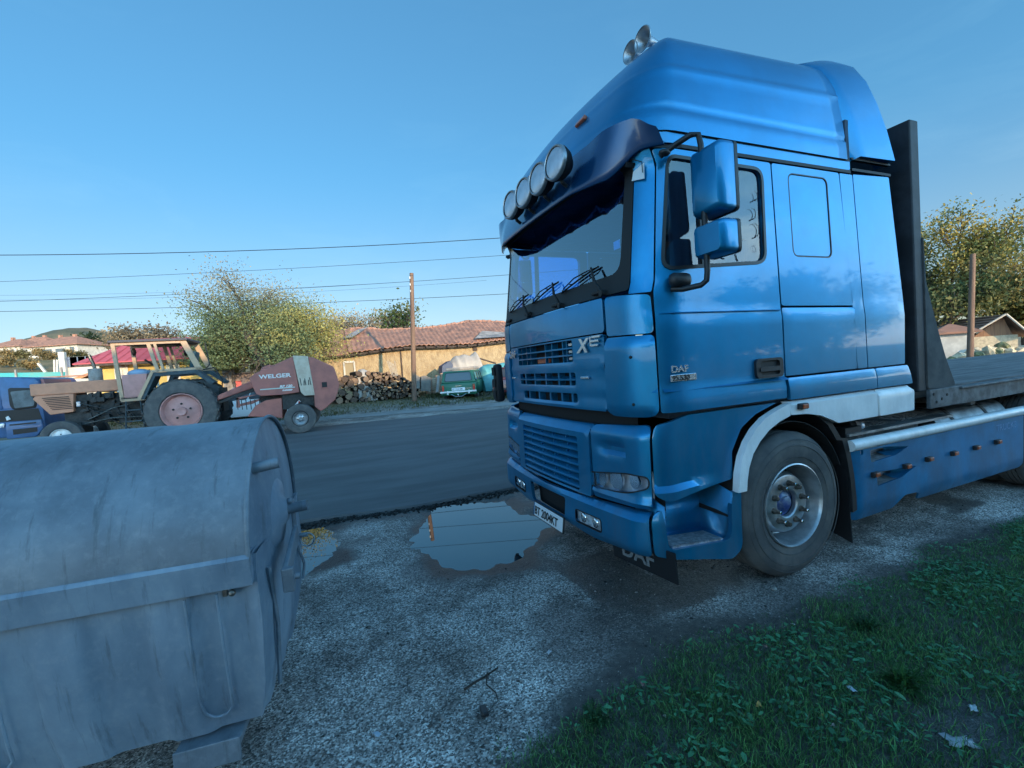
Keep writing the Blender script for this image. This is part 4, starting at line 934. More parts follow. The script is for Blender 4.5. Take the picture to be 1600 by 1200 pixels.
# black crumbled edge of the asphalt: lumps
rs = np.random.RandomState(4)
OCT = np.array([[1, 0, 0], [-1, 0, 0], [0, 1, 0], [0, -1, 0], [0, 0, 1], [0, 0, -1]], float); OF = np.array([[0, 2, 4], [2, 1, 4], [1, 3, 4], [3, 0, 4], [2, 0, 5], [1, 2, 5], [3, 1, 5], [0, 3, 5]])
def pebbles(name, px, py, size, col, m, zoff=0, flat=.6):
    n = len(px); S = size[:, None, None] * (1 + (rs.rand(n, 6, 1) - .5) * .7) * np.array([1, 1, flat])
    a = rs.rand(n) * 6.28; ca, sa = np.cos(a), np.sin(a); st = 1 + rs.rand(n) * .6
    L = OCT[None] * S; L[..., 0] *= st[:, None]; x = L[..., 0] * ca[:, None] - L[..., 1] * sa[:, None]; y = L[..., 0] * sa[:, None] + L[..., 1] * ca[:, None]
    z = hfun(px, py) + zoff if zoff is not None else rz(px, py)
    V = np.stack([x + px[:, None], y + py[:, None], L[..., 2] + (z + size * .2)[:, None]], -1).reshape(-1, 3)
    F = (OF[None] + (np.arange(n) * 6)[:, None, None]).reshape(-1, 3)
    C_ = np.repeat(np.concatenate([col, np.ones((n, 1))], 1), 6, 0); return npmesh(name, V, F, m, C_)
pm = attrmat('pebble', .75)
n_ = 80000; px = rs.uniform(-1.3, 6.2, n_); py = 1.3 + (rs.rand(n_) ** 1.3) * 4.2
sdn = np.maximum(sdist(px, py, P1), sdist(px, py, P2)); cl = fbm(px, py, 2.2, 17)
keep = (sdn < -.05) & (py > GE(px) - .12 - .35 * rs.rand(n_)) & (rs.rand(n_) < .35 + .8 * cl) & (rs.rand(n_) < .35 + .65 * (sdn < -.45)); px, py = px[keep], py[keep]; n_ = len(px)
sz = .0017 + .0032 * rs.rand(n_) ** 3 + .007 * (rs.rand(n_) > .99); v = .03 + .36 * rs.rand(n_) ** 2 + .25 * (rs.rand(n_) > .96)
stuff(pebbles('gravel', px, py, sz, np.stack([v * 1.05, v * .96, v * .89], 1), pm), 'loose grey gravel stones scattered on the ground', 'gravel')
n_ = 2600; px = rs.uniform(-2, 7, n_); py = road_near(px) - .10 + rs.randn(n_) * .05; v = .006 + .015 * rs.rand(n_)
stuff(pebbles('asphalt_crumbs', px, py, .008 + .016 * rs.rand(n_) ** 2, np.stack([v, v, v], 1), pm), 'black crumbs of asphalt along the broken road edge', 'rubble')

# grass
gr_m = attrmat('grass_blade', .55, trans=.35, spec=.35)
def grass(name, n, xr, yr, dens, hgt, wid, colf):
    x = rs.uniform(*xr, n); y = rs.uniform(*yr, n); k = dens(x, y) > rs.rand(n); x, y = x[k], y[k]; n = len(x)
    h = hgt(x, y) * (.5 + rs.rand(n) * .8); a = rs.rand(n) * 6.28; w = wid * (.6 + .8 * rs.rand(n)); dx, dy = np.cos(a), np.sin(a); ld = rs.rand(n) * 6.28; ln = (.2 + rs.rand(n) * .9) * h
    z = hfun(x, y) - .004; lx, ly = np.cos(ld) * ln, np.sin(ld) * ln
    P = lambda f, s, t: np.stack([x + lx * f ** 1.7 + dx * w * s, y + ly * f ** 1.7 + dy * w * s, z + h * t], -1)
    V = np.stack([P(0, -1, 0), P(0, 1, 0), P(.5, .85, .55), P(.5, -.85, .55), P(1, 0, .92)], 1).reshape(-1, 3)
    o = np.arange(n) * 5; F = np.concatenate([np.stack([o, o + 1, o + 2], 1), np.stack([o, o + 2, o + 3], 1), np.stack([o + 3, o + 2, o + 4], 1)])
    c = colf(x, y, n); return npmesh(name, V, F, gr_m, np.repeat(np.concatenate([c, np.ones((n, 1))], 1), 5, 0))
def gden(x, y):
    e = GE(x) - y + (fbm(x, y, 2.5, 41) - .5) * .5; q = fbm(x, y, 1.5, 44); bare = sst((fbm(x, y, .9, 47) - .60) / .08)
    bare = np.maximum(bare, np.exp(-(((x - 2.45) / .35) ** 2 + ((y - 1.02) / .16) ** 2)) * 1.1)
    return sst(e / .25) * (.30 + 1.0 * q) * (1 - .85 * bare)
def gh(x, y): q = fbm(x, y, 2.2, 51); return .012 + .050 * q ** 1.6 + .018 * sst((GE(x) - y) / .8)
def gc(x, y, n):
    q = fbm(x, y, 1.7, 55)[:, None]; r = rs.rand(n, 1); base = np.array([.06, .17, .055]) * (1 - q) + np.array([.15, .32, .10]) * q
    c = base * (.35 + 1.5 * r ** 2); dryb = rs.rand(n, 1) > .93; return np.where(dryb, np.array([.16, .14, .08]) * (.6 + .6 * r), c)
g1 = grass('grass', 230000, (-.4, 6.4), (.2, 2.25), gden, gh, .0016, gc)
stuff(g1, 'short dark green grass growing along the gravel beside the lorry', 'grass')
g2 = grass('grass', 60000, (-14, 22), (-9, 1.2), lambda x, y: .8 * fbm(x, y, .8, 61) * (GE(x) > y) * ((x < -.4) | (x > 6.4) | (y < .2)), lambda x, y: .06 + x * 0, .006, gc)
stuff(g2, 'rough grass field behind and beside the photographer', 'grass')
g3 = grass('grass', 60000, (-9, 26), (18.2, 27), lambda x, y: .2 + .8 * sst((fbm(x, y, .6, 66) - .42) / .2), lambda x, y: .07 + .12 * fbm(x, y, .7, 70) ** 2, .012, lambda x, y, n: (np.array([.05, .075, .022]) * (1 - fbm(x, y, .4, 68)[:, None]) + np.array([.17, .14, .06]) * fbm(x, y, .4, 68)[:, None]) * (.6 + .6 * rs.rand(n, 1)))
stuff(g3, 'dry grass on the verge beyond the road', 'grass')
# flat leaves of clover and weeds between the blades
n_ = 24000; x = rs.uniform(-.2, 6.2, n_); y = rs.uniform(.4, 2.1, n_); k = (gden(x, y) * sst((fbm(x, y, 3.2, 81) - .45) / .12)) > rs.rand(n_) * .9; x, y = x[k], y[k]; n_ = len(x)
a = rs.rand(n_) * 6.28; L = .010 + .014 * rs.rand(n_) ** 2; wd = L * (.35 + .3 * rs.rand(n_)); tl = (rs.rand(n_) - .2) * .6; z = hfun(x, y) + .008 + .03 * rs.rand(n_) * fbm(x, y, 2.2, 51) * 1.6
oc_ = np.array([(-1, 0), (-.45, .75), (.35, .85), (1, 0), (.35, -.85), (-.45, -.75)])
lx = oc_[None, :, 0] * L[:, None]; ly = oc_[None, :, 1] * wd[:, None]
V = np.stack([x[:, None] + lx * np.cos(a)[:, None] - ly * np.sin(a)[:, None], y[:, None] + lx * np.sin(a)[:, None] + ly * np.cos(a)[:, None], z[:, None] + lx * tl[:, None] + np.abs(ly) * .3], -1).reshape(-1, 3)
F = np.arange(n_ * 6).reshape(-1, 6); c = np.array([.08, .25, .12]) * (.5 + rs.rand(n_, 1)) + np.array([.02, .02, .015]) * (rs.rand(n_, 1) > .8)
stuff(npmesh('clover', V, F, gr_m, np.repeat(np.concatenate([c, np.ones((n_, 1))], 1), 6, 0)), 'low clover and broad leaved weeds in the grass', 'weeds')

# small things lying about
def ground_at(px_, py_): p = onZ(px_, py_, 0); return Vector((p.x, p.y, gz(p.x, p.y)))
def leaf(px_, py_, s, col, label, rot=0):
    p = ground_at(px_, py_); mb = MB(); pts = []
    for k in range(14):
        t = 2 * math.pi * k / 14; r = s * (1 + .25 * math.sin(3 * t)) * (1 if k % 2 else .82); pts.append((r * math.cos(t), r * .8 * math.sin(t), .006 * math.sin(2 * t) + abs(math.cos(t)) * s * .3))
    mb.v = [(0, 0, .002)] + pts; mb.f = [(0, 1 + k, 1 + (k + 1) % 14) for k in range(14)]
    o = mb.build('fallen_leaf', mat('leaf_' + label[:6], col, .6, var=.3, vscale=60), None); o.location = p + Vector((0, 0, .035)); o.rotation_euler = (.2, .15, rot); tag(o, label, 'leaf', 'fallen leaves in the grass'); return o
leaf(1187, 1117, .020, (.42, .22, .04), 'yellow fallen leaf lying flat in the grass', .5)
leaf(1005, 1083, .014, (.26, .13, .11), 'small pinkish brown dead leaf on the left part of the grass', 1.5)
leaf(1196, 1022, .012, (.24, .13, .10), 'curled brown leaf in the middle of the grass below the front wheel', 2.)
leaf(1302, 1147, .011, (.36, .30, .26), 'pale dry leaf near the bare soil patch', 0)
leaf(1285, 1130, .009, (.35, .22, .05), 'tiny yellow leaf right of the bigger yellow one', 0)
def scrap(px_, py_, s, label, nm='plastic_scrap', col=(.55, .58, .62), zo=.02, seed=0):
    p = ground_at(px_, py_); r = random.Random(seed + px_); mb = MB(); G = 5
    for i in range(G):
        for j in range(G): mb.v.append(((i / 4 - .5) * s * 2 * (1 + r.uniform(-.2, .2)), (j / 4 - .5) * s * 1.2 * (1 + r.uniform(-.2, .2)), r.uniform(0, .5) * s))
    mb.f = [(i * G + j, i * G + j + 1, (i + 1) * G + j + 1, (i + 1) * G + j) for i in range(G - 1) for j in range(G - 1)]
    o = mb.build(nm, mat('scrap', col, .5), None, smooth=60, solid=.001); o.location = p + Vector((0, 0, zo)); o.rotation_euler = (0, 0, r.uniform(0, 3)); tag(o, label, 'litter')
scrap(1331, 1084, .020, 'crumpled white scrap of plastic in the grass')
scrap(1521, 1112, .022, 'white crumpled paper scrap at the edge of the bare soil patch', 'paper_scrap', (.6, .6, .6), .01, 3)
scrap(590, 1152, .018, 'flat pale grey plastic scrap on the gravel by the bottom edge', 'plastic_scrap', (.35, .42, .5), .004, 4)
scrap(858, 1024, .016, 'narrow light sliver of plastic on the gravel near the grass', 'plastic_scrap', (.5, .5, .52), .006, 8)
scrap(1500, 1163, .05, 'patch of crushed white plaster on the bare soil at lower right', 'plaster_patch', (.40, .40, .42), .002, 9)
def stick(pts, r, name, label, cat='stick', col=(.035, .022, .016)):
    P = [ground_at(*q) + Vector((0, 0, .008 + .006 * math.sin(i * 2.1))) for i, q in enumerate(pts)]
    mb = MB(); mb.tube(P, [r * (1 - .5 * i / len(P)) for i in range(len(P))], 6); o = mb.build(name, mat('bark_stick', col, .9, bump=.4, bscale=80), None, smooth=60); tag(o, label, cat)
stick([(726, 1082), (742, 1072), (757, 1060), (778, 1048)], .0065, 'stick', 'short dark brown stick lying slanting on the gravel')
stick([(762, 1055), (760, 1075), (775, 1085), (778, 1098)], .004, 'twig', 'thin forked twig beside the dark brown stick')
stick([(466, 1106), (490, 1105), (503, 1112), (506, 1124)], .0018, 'wire_piece', 'thin curved pale piece of wire on gravel beside the rubbish container', 'wire', (.3, .28, .26))
mb = MB(); mb.box((0, 0, .012), (.07, .032, .022)); o = mb.build('rubber_piece', M['rubber'], None, bevel=.006); o.location = ground_at(757, 1117); o.rotation_euler = (0, .1, 1.5); tag(o, 'small black rubber lump lying at the edge of the grass', 'rubber piece')
rs2 = random.Random(11)
for k, (a_, b_, s_, lb) in enumerate(((785, 922, .014, 'pale stone on gravel below the big puddle'), (602, 1005, .012, 'white pebble left of the middle of the gravel'), (718, 962, .016, 'light grey stone below the left end of the big puddle'), (1210, 925, .017, 'rounded grey stone on the gravel next to the front tyre'), (1080, 1120, .012, 'white chip of stone among the grass at its left edge'), (847, 860, .016, 'brown stone by the right shore of the puddle'), (640, 1060, .01, 'small white stone on the gravel right of the container'))):
    p = ground_at(a_, b_); mb = MB(); mb.sphere((0, 0, 0), s_, 8, 6, sc=(1.2, .9, .6), jit=.18); o = mb.build('stone', mat('stone%d' % k, (.30 - .02 * k, .29 - .02 * k, .27 - .02 * k), .8, var=.3, vscale=60), None, smooth=60); o.location = p + Vector((0, 0, s_ * .4)); tag(o, lb, 'stone')
# bushy weed
def weed(px_, py_, R0, label, n=260, col=(.035, .11, .03)):
    p = ground_at(px_, py_); r = np.random.RandomState(px_); V = []; F = []; Cc = []
    for i in range(n):
        a = r.rand() * 6.28; L_ = R0 * (.4 + .7 * r.rand()); el = .15 + 1.2 * r.rand(); d = np.array([math.cos(a) * math.cos(el), math.sin(a) * math.cos(el), math.sin(el)]); s = np.array([-math.sin(a), math.cos(a), 0]) * .004
        b0 = np.array([r.uniform(-.02, .02), r.uniform(-.02, .02), 0]); m1_ = b0 + d * L_ * .55; e1 = b0 + d * L_ + np.array([0, 0, -L_ * .18]); o = len(V); cc = np.array(col) * (.5 + r.rand() * 1.1)
        V += [b0, m1_ + s, e1, m1_ - s]; F.append((o, o + 1, o + 2, o + 3)); Cc += [[*cc, 1]] * 4
        for q in range(3):
            c0 = b0 + d * L_ * (.4 + .2 * q); sd2 = np.array([r.uniform(-1, 1), r.uniform(-1, 1), r.uniform(-.2, .6)]) * .02; o = len(V); V += [c0, c0 + sd2 * .5 + s, c0 + sd2, c0 + sd2 * .5 - s]; F.append((o, o + 1, o + 2, o + 3)); Cc += [[*cc, 1]] * 4
    o = npmesh('weed_plant', np.array(V) + np.array(p), np.array(F), gr_m, np.array(Cc)); tag(o, label, 'plant')
weed(1410, 1075, .14, 'bushy bright green weed in the grass at lower right'); weed(1352, 985, .11, 'leafy dark green weed in the grass below the lorry wheel', 160, (.025, .08, .03)); weed(930, 1130, .09, 'tuft of longer grass at the left end of the green strip', 120, (.03, .08, .03))

# ------------------------------------------------------------ galvanised container
galv = mat('galvanised_steel', (.20, .22, .24), .55, .25, col2=(.46, .48, .50), vscale=2.6, bump=.25, bscale=9, c2pos=(.30, .66), detail=12, bdist=.008)
galv2 = mat('galvanised_body', (.16, .18, .20), .55, .25, col2=(.30, .32, .34), c2pos=(.35, .65), stretch=(1.6, 1.6, .7), vscale=2.0, bump=.15, bscale=6, detail=12, bdist=.008)
def galvmat(name, a, b2, sc, stretch):
    m = mat(name, a, .55, .25, col2=b2, vscale=sc, bump=.3, bscale=7, c2pos=(.32, .68), stretch=stretch, detail=12, bdist=.008); n, l = m.node_tree.nodes, m.node_tree.links; b = n['Principled BSDF']; src = b.inputs['Base Color'].links[0].from_socket; t = [x for x in n if x.type == 'TEX_COORD'][0]
    def lay(src, scale, st, lo, hi, c, f, det=8):
        q = n.new('ShaderNodeMapping'); q.inputs['Scale'].default_value = st; l.new(t.outputs['Object'], q.inputs[0]); z = n.new('ShaderNodeTexNoise'); z.inputs['Scale'].default_value = scale; z.inputs['Detail'].default_value = det; z.inputs['Roughness'].default_value = .7; l.new(q.outputs[0], z.inputs[0])
        r = n.new('ShaderNodeMapRange'); r.inputs[1].default_value = lo; r.inputs[2].default_value = hi; r.inputs[4].default_value = f; l.new(z.outputs[0], r.inputs[0]); x = n.new('ShaderNodeMix'); x.data_type = 'RGBA'; x.inputs['B'].default_value = (*c, 1); l.new(r.outputs[0], x.inputs['Factor']); l.new(src, x.inputs['A']); return x.outputs['Result']
    src = lay(src, 22, (1, 1, 1), .50, .66, (.45, .47, .49), .18)            # zinc bloom
    src = lay(src, 5, (5, 1, .6), .56, .70, (.07, .08, .09), .55)             # dirty runs
    src = lay(src, 9, (1, 1, 1), .66, .74, (.05, .05, .055), .6, 14)         # dark scuffs
    l.new(src, b.inputs['Base Color']); return m
galv = galvmat('galvanised_steel', (.13, .155, .185), (.27, .31, .35), 2.6, None); galv2 = galvmat('galvanised_body', (.15, .20, .26), (.30, .37, .44), 2.0, (1.6, 1.6, .7))
BA = math.atan2(-.10, .995)
bn = empty('waste_container', 'big galvanised steel rubbish container with rounded lid in the left foreground', 'rubbish container', (-.355, 2.09, 0), BA)
L_ = 1.38; D_ = 1.02
# body: rings going up; a along -x (length), b depth
def ringb(z, ex0, b0, b1, rnd=.03): return [(ex0, b0, z), (ex0, b1, z), (-L_ - ex0, b1, z), (-L_ - ex0, b0, z)]
mb = MB()
prof = [(.16, -.12, .22, .80), (.22, -.03, .12, .90), (.42, .015, .06, .965), (.70, .035, .025, 1.0), (.90, .025, .01, 1.01), (.97, .03, .01, 1.01)]
for (z, ex, b0, b1) in prof:
    # rectangular ring with pressed vertical ribs on the long side
    pts = []
    for i in range(61):
        a = ex - (L_ + 2 * ex) * i / 60; d = .028 * smooth01((.5 - abs(((a + .30) % .36) / .36 - .5)) * 0 + (math.cos((a + .28) / .36 * 2 * math.pi) + .1) * 1.6) * smooth01((z - .18) / .05) * (1 if z < .9 else 0)
        pts.append((a, b0 - d, z))
    for i in range(1, 40): 
        bb = b0 + (b1 - b0) * i / 40; d = .014 * smooth01((math.cos((i / 40 - .5) * 3 * 2 * math.pi) + .1) * 1.6) * (1 if .2 < z < .9 else 0)
        pts.append((-L_ - ex, bb, z))
    for i in range(61): a = -L_ - ex + (L_ + 2 * ex) * i / 60; pts.append((a, b1, z))
    for i in range(1, 40): bb = b1 - (b1 - b0) * i / 40; d = .012 * smooth01((math.cos((i / 40 - .5) * 3 * 2 * math.pi) + .1) * 1.6) * (1 if .2 < z < .9 else 0); pts.append((ex + d, bb, z))
    mb.v += pts; NP = len(pts)
for k in range(len(prof) - 1):
    for i in range(NP): mb.f.append((k * NP + i, k * NP + (i + 1) % NP, (k + 1) * NP + (i + 1) % NP, (k + 1) * NP + i))
mb.f.append(tuple(range(NP)))
body = mb.build('container_body', galv2, bn, smooth=35)
mb = MB()
for a0 in (-.17, -.89):      # pressed U-shaped beads on the long side
    P = []
    for (da, zt2) in ((-.055, .84), (-.055, .60), (-.055, .40), (-.05, .33), (-.025, .30), (.0, .295), (.025, .30), (.05, .33), (.055, .40), (.055, .60), (.055, .84)):
        P.append((a0 + da, interp(zt2, [.22, .42, .70, .90], [.12, .06, .025, .01]) - .026, zt2))
    mb.tube(P, .0055, 8)
mb.build('pressed_bead', galv2, body, smooth=60, split=True)
# lid: cylinder shell
cb, cz, rb, rz_ = .505, .965, .53, .525
arc_ = [(cb - rb * math.cos(R_(t)), cz + rz_ * math.sin(R_(t))) for t in np.linspace(-3, 183, 40)]
mb = MB(); NA = len(arc_); na = 34
for i in range(na + 1):
    a = .012 - (L_ + .024) * i / na; 
    for (bb, zz) in arc_:
        k = 1 - (.006 * (1 if 8 < i % 12 < 11 else 0)); dn = (noise.noise(Vector((a * 2.2, bb * 2.2, zz * 2))) * .010)
        mb.v.append((a, cb + (bb - cb) * (k + dn), cz + (zz - cz) * (k + dn)))
for i in range(na):
    for j in range(NA - 1): q = i * NA + j; mb.f.append((q, q + 1, q + NA + 1, q + NA))
lid = mb.build('lid', galv, bn, smooth=180)
mb = MB()     # end walls of the lid, domed a little
for ex, s_ in ((0, 1), (-L_, -1)):
    o = len(mb.v); mb.v += [(ex, bb, zz) for bb, zz in arc_] + [(ex + s_ * .035, cb + (bb - cb) * .55, cz + (zz - cz) * .55) for bb, zz in arc_] + [(ex + s_ * .045, cb, cz + .1)]
    for j in range(NA - 1): mb.f += [(o + j, o + j + 1, o + NA + j + 1, o + NA + j), (o + NA + j, o + NA + j + 1, o + 2 * NA)]
mb.build('lid_end', galv2, lid, smooth=60, split=True)
mb = MB(); mb.tube([(.012, bb, zz) for bb, zz in arc_], .009, 6); mb.build('lid_rim', galv, lid, smooth=60)
mb = MB()     # front skirt of the lid
mb.add([(.016, -.028, .982), (-L_ - .016, -.028, .982), (-L_ - .016, -.036, .968), (.016, -.036, .968), (.016, -.022, .855), (-L_ - .016, -.022, .855), (.016, .02, .995), (-L_ - .016, .02, .995)], [(6, 7, 1, 0), (0, 1, 2, 3), (3, 2, 5, 4)])
mb.add([(.016, -.036, .968), (.016, -.022, .855), (.016, .10, .90), (.016, .10, .985)], [(0, 1, 2, 3)]); mb.build('lid_skirt', galv2, lid, solid=.004)
mb = MB()     # pins, lever, bracket on the end wall
mb.cyl((.0, .17, 1.29), (.115, .17, 1.305), .024, n=20); mb.build('lid_handle_pin', galv, lid, smooth=50)
mb = MB(); mb.lathe([(-.02, .19), (.012, .15), (.022, .08), (.045, .05), (.05, .0)], (.035, .44, 1.02), 'X', 32); mb.build('trunnion_plate', galv2, body, smooth=60)
mb = MB(); mb.cyl((.06, .44, 1.02), (.17, .44, 1.03), .026, n=20); mb.sphere((.09, .44, 1.06), .018, 8, 6); mb.build('trunnion', galv, body, smooth=50)
mb = MB(); mb.box((.105, .29, .845), (.022, .36, .085), rx=.28); mb.box((.12, .12, .795), (.05, .03, .11), rx=.1); mb.box((.10, .46, .945), (.014, .05, .22), rx=.05); mb.build('lock_lever', galv, body, bevel=.006)
mb = MB(); mb.cyl((.14, .13, .80), (.165, .13, .80), .014, n=8); mb.cyl((.11, .50, .86), (.15, .50, .86), .012, n=10); mb.lathe([(.004 * math.cos(t), .035 + .004 * math.sin(t)) for t in (0, 1.6, 3.1, 4.7)], (.13, .60, .80), 'Y', 20, closed=True); mb.build('lever_bolt', galv, body, smooth=50)
mb = MB(); mb.tube([(.045, .13, .86), (.055, .15, .60), (.03, .20, .30)], .010, 6); mb.tube([(.04, .72, .80), (.07, .80, .60), (.06, .78, .52)], .008, 6); mb.build('weld_bead', galv, body, smooth=60, split=True)
mb = MB(); mb.box((-.085, -.012, .875), (.018, .012, .10)); mb.sphere((-.06, -.014, .835), .014, 8, 6); mb.build('lid_catch', M['nut'], body, bevel=.003)
mb = MB(); mb.box((-.22, .12, .185), (.24, .16, .03)); mb.box((-.22, .045, .16), (.24, .012, .10)); mb.build('castor_bracket', galv, body, bevel=.004)
for a_, b__ in ((-.22, .2), (-1.16, .2), (-.22, .8), (-1.16, .8)):
    mb = MB(); mb.lathe([(-.02, .0), (-.02, .08), (.02, .08), (.02, 0)], (a_, b__, .08), 'Y', 24); mb.build('castor_wheel', M['tyre'], body, smooth=50)
# ------------------------------------------------------------ trees
bark = mat('bark', (.11, .085, .065), .9, col2=(.055, .045, .038), vscale=8, bump=.5, bscale=25, stretch=(1, 1, .3))
leafm = attrmat('foliage', .6, trans=.3, spec=.25)
def tree(label, base, H, spread, nleaf, colf, trunk_r=.16, seed=1, leaf=.07, clear=.25, sig=.35, depth=4, group=None, name='tree', droop=0, split_h=.3, fan=.75, nb=(3, 4)):
    r = random.Random(seed); tips = []; mb = MB(); base = Vector(base)
    def grow(p, d, L, rad, k):
        pts = [p]; q = p
        for i in range(3):
            d = (d + Vector((r.uniform(-.16, .16), r.uniform(-.16, .16), r.uniform(-.05, .12) - droop * .1))).normalized(); q = q + d * L / 3; pts.append(q)
        mb.tube(pts, [rad, rad * .87, rad * .74, rad * .6], 7 if k > 2 else 4, cap=k <= 1)
        tips.append((q, k)); 
        if k <= 2: tips.append((pts[2], k))
        if k <= 0: return
        for i in range(r.randint(*nb)):
            a = r.uniform(0, 6.28); t = r.uniform(.35, 1.0) * fan; ax = d.orthogonal().normalized(); ax = Matrix.Rotation(a, 3, d) @ ax
            nd = (d * math.cos(t) + ax * math.sin(t)); nd = Vector((nd.x * spread, nd.y * spread, nd.z)).normalized(); grow(pts[3 if i < 2 else 2], nd, L * r.uniform(.62, .85), rad * .58, k - 1)
    tot = sum(.73 ** i for i in range(depth)) ; L0 = H * split_h
    grow(Vector((0, 0, -.1)), Vector((r.uniform(-.06, .06), 0, 1)), L0, trunk_r, depth)
    zt = max(t[0].z for t in tips); sc = H / zt
    mb.v = [(v[0] * sc, v[1] * sc, v[2] * sc) for v in mb.v]
    tr_ = empty(name, label, 'tree', base, 0, group)
    mb.build('trunk', bark, tr_, smooth=60, merge=False)
    rs_ = np.random.RandomState(seed); T = np.array([list(t[0] * sc) for t in tips if t[1] <= 2]); 
    T = T[T[:, 2] >= min(H * clear, T[:, 2].max() * .8)]
    idx = rs_.randint(0, len(T), nleaf); 
    if nleaf:
        c = T[idx] + rs_.randn(nleaf, 3) * sig * np.array([1, 1, .8]); c[:, 2] = np.where(c[:, 2] < H * clear * .95, H * clear * .95 + (H * clear * .95 - c[:, 2]) * .6, c[:, 2])
        n1 = rs_.randn(nleaf, 3); n1 /= np.linalg.norm(n1, axis=1)[:, None]; n2 = np.cross(n1, rs_.randn(nleaf, 3)); n2 /= np.linalg.norm(n2, axis=1)[:, None]
        s = (leaf * (.5 + rs_.rand(nleaf)))[:, None]
        V = np.stack([c - n1 * s, c + n2 * s * .55, c + n1 * s, c - n2 * s * .55], 1).reshape(-1, 3); F = np.arange(nleaf * 4).reshape(-1, 4)
        col = colf(c, rs_) * (.65 + .7 * rs_.rand(nleaf, 1)); o = npmesh('crown', V, F, leafm, np.repeat(np.concatenate([col, np.ones((nleaf, 1))], 1), 4, 0)); o.parent = tr_
    return tr_
def mixcol(a, b, sc, seed, lo=.4, hi=.6):
    a = np.array(a); b = np.array(b)
    return lambda c, r: a + (b - a) * sst((fbm(c[:, 0] * 1 + c[:, 2] * .7, c[:, 1] + c[:, 2], sc, seed, 3) - lo) / (hi - lo))[:, None]
def big_col(c, r):
    t = .85 * sst((c[:, 0] * .45 + .5 + (fbm(c[:, 0] + c[:, 1], c[:, 2], 1.3, 5) - .5) * 4.2) / 2.2)[:, None]; top = sst((c[:, 2] - 4.0) / 1.6)[:, None]  # leaves grade from green to yellow across the crown
    g = np.array([.15, .20, .10]) * (1 - t) + np.array([.46, .39, .12]) * t
    return g * (1 - top * .7) + np.array([.30, .25, .18]) * top * .7
p = atD(444, 600, 19.5); tree('big spreading bush-like tree yellower on one side, behind the red baler', (p.x, p.y, .35), 5.9, 1.4, 80000, big_col, .12, 4, .038, .36, .46, 5, split_h=.16, fan=1.1)
zt_ = lambda px, py, D: atD(px, py, D).z
def bgtree(label, px, D, topy, nl, colf, seed, spread=1.0, leaf=.16, sig=.8, tr=.15, clear=.3, group=None, **k):
    p = atD(px, 560, D); z = gz(p.x, p.y); return tree(label, (p.x, p.y, z), max(1.2, zt_(px, topy, D) - z), spread, nl, colf, tr, seed, leaf, clear, sig, 4, group=group, **k)
beige = mixcol((.24, .19, .13), (.34, .28, .19), .5, 3)
GRP = 'bare trees behind the tiled roof'
for i, (px, ty, sd2, lb) in enumerate(((540, 490, 11, 'bare beige tree rising over the left end of the tiled roof'), (556, 496, 12, 'low bare tree second from the left above the tiled roof'), (584, 492, 13, 'bare grey tree standing in the middle of the row above the roof'), (612, 491, 15, 'bare pale tree just left of the wooden utility pole'))):
    bgtree(lb, px, 62, ty, 1500, beige, sd2, 1.1, .14, .8, .12, .2, GRP)
bgtree('sparse green tree directly behind the wooden utility pole', 635, 50, 478, 1500, mixcol((.06, .09, .03), (.20, .19, .08), .5, 8), 16, .8, .16, .6, .12, .35, GRP)
bgtree('low tree peeping over the roof right of the utility pole', 672, 60, 510, 900, beige, 17, 1.3, .15, .8, .1, .2, GRP)
GR2 = 'trees on the slope behind the red roof'
for i, (px, ty, sd2, lb) in enumerate(((192, 519, 21, 'leftmost bare tree on the slope above the red roof'), (214, 515, 22, 'tallest bare tree on the slope above the red roof'), (238, 518, 23, 'third bare tree on the slope above the red roof'), (262, 524, 24, 'bare bush at the right end of the slope above the red roof'))):
    bgtree(lb, px, 75, ty, 1600, mixcol((.13, .11, .08), (.25, .20, .13), .4, 4), sd2, 1.6, .2, 1.1, .14, .2, GR2)
bgtree('dark green conifer beside the houses on the hill', 131, 95, 531, 3500, mixcol((.02, .04, .02), (.05, .07, .03), .4, 5), 25, .8, .3, 1.0, .2, .1)
GR3 = 'autumn bushes on the hillside'
r9 = random.Random(9)
for i, (px, py, D, lb) in enumerate(((18, 553, 88, 'brown bush beside the leftmost hill house'), (40, 556, 86, 'round bush below the leftmost hill house'), (92, 552, 84, 'yellowish tree in front of the white hill house'), (124, 553, 84, 'green bush at the right corner of the white hill house'), (150, 552, 100, 'low bush on the tan slope right of the hill house'), (8, 566, 70, 'bush at the far left edge half way up the slope'), (34, 570, 68, 'dark bush in the middle of the left slope'), (62, 562, 72, 'bush above the slanting white post'), (75, 572, 66, 'bush beside the tall white pillars'), (16, 578, 58, 'brown bush above the teal fence'), (48, 580, 56, 'orange bush right above the teal fence'), (112, 556, 80, 'small bush above the grey building'))):
    c_ = mixcol((.10, .09, .045), (.28, .20, .09), .5, 30 + i) if i not in (3, 6) else mixcol((.05, .07, .03), (.12, .11, .05), .5, 30 + i)
    bgtree(lb, px, D, py + 1, 700, c_, 30 + i, 1.5, .14, .3, .08, .05, GR3)
GR4 = 'trees behind the gabled stone shed'
yg = mixcol((.34, .26, .06), (.13, .15, .05), .7, 6)
bgtree('tall dense yellow green tree beside the trailer headboard', 1482, 36, 342, 12000, yg, 41, .9, .10, .6, .25, .12, GR4)
bgtree('dark green tree directly behind the shed roof', 1520, 34, 412, 6500, mixcol((.09, .11, .05), (.22, .18, .06), .7, 7), 42, 1.1, .11, .6, .2, .15, GR4)
bgtree('dark bushy tree between the headboard and the right pole', 1470, 33, 430, 7000, mixcol((.07, .10, .04), (.20, .19, .07), .7, 8), 46, 1.3, .11, .6, .2, .08, GR4)
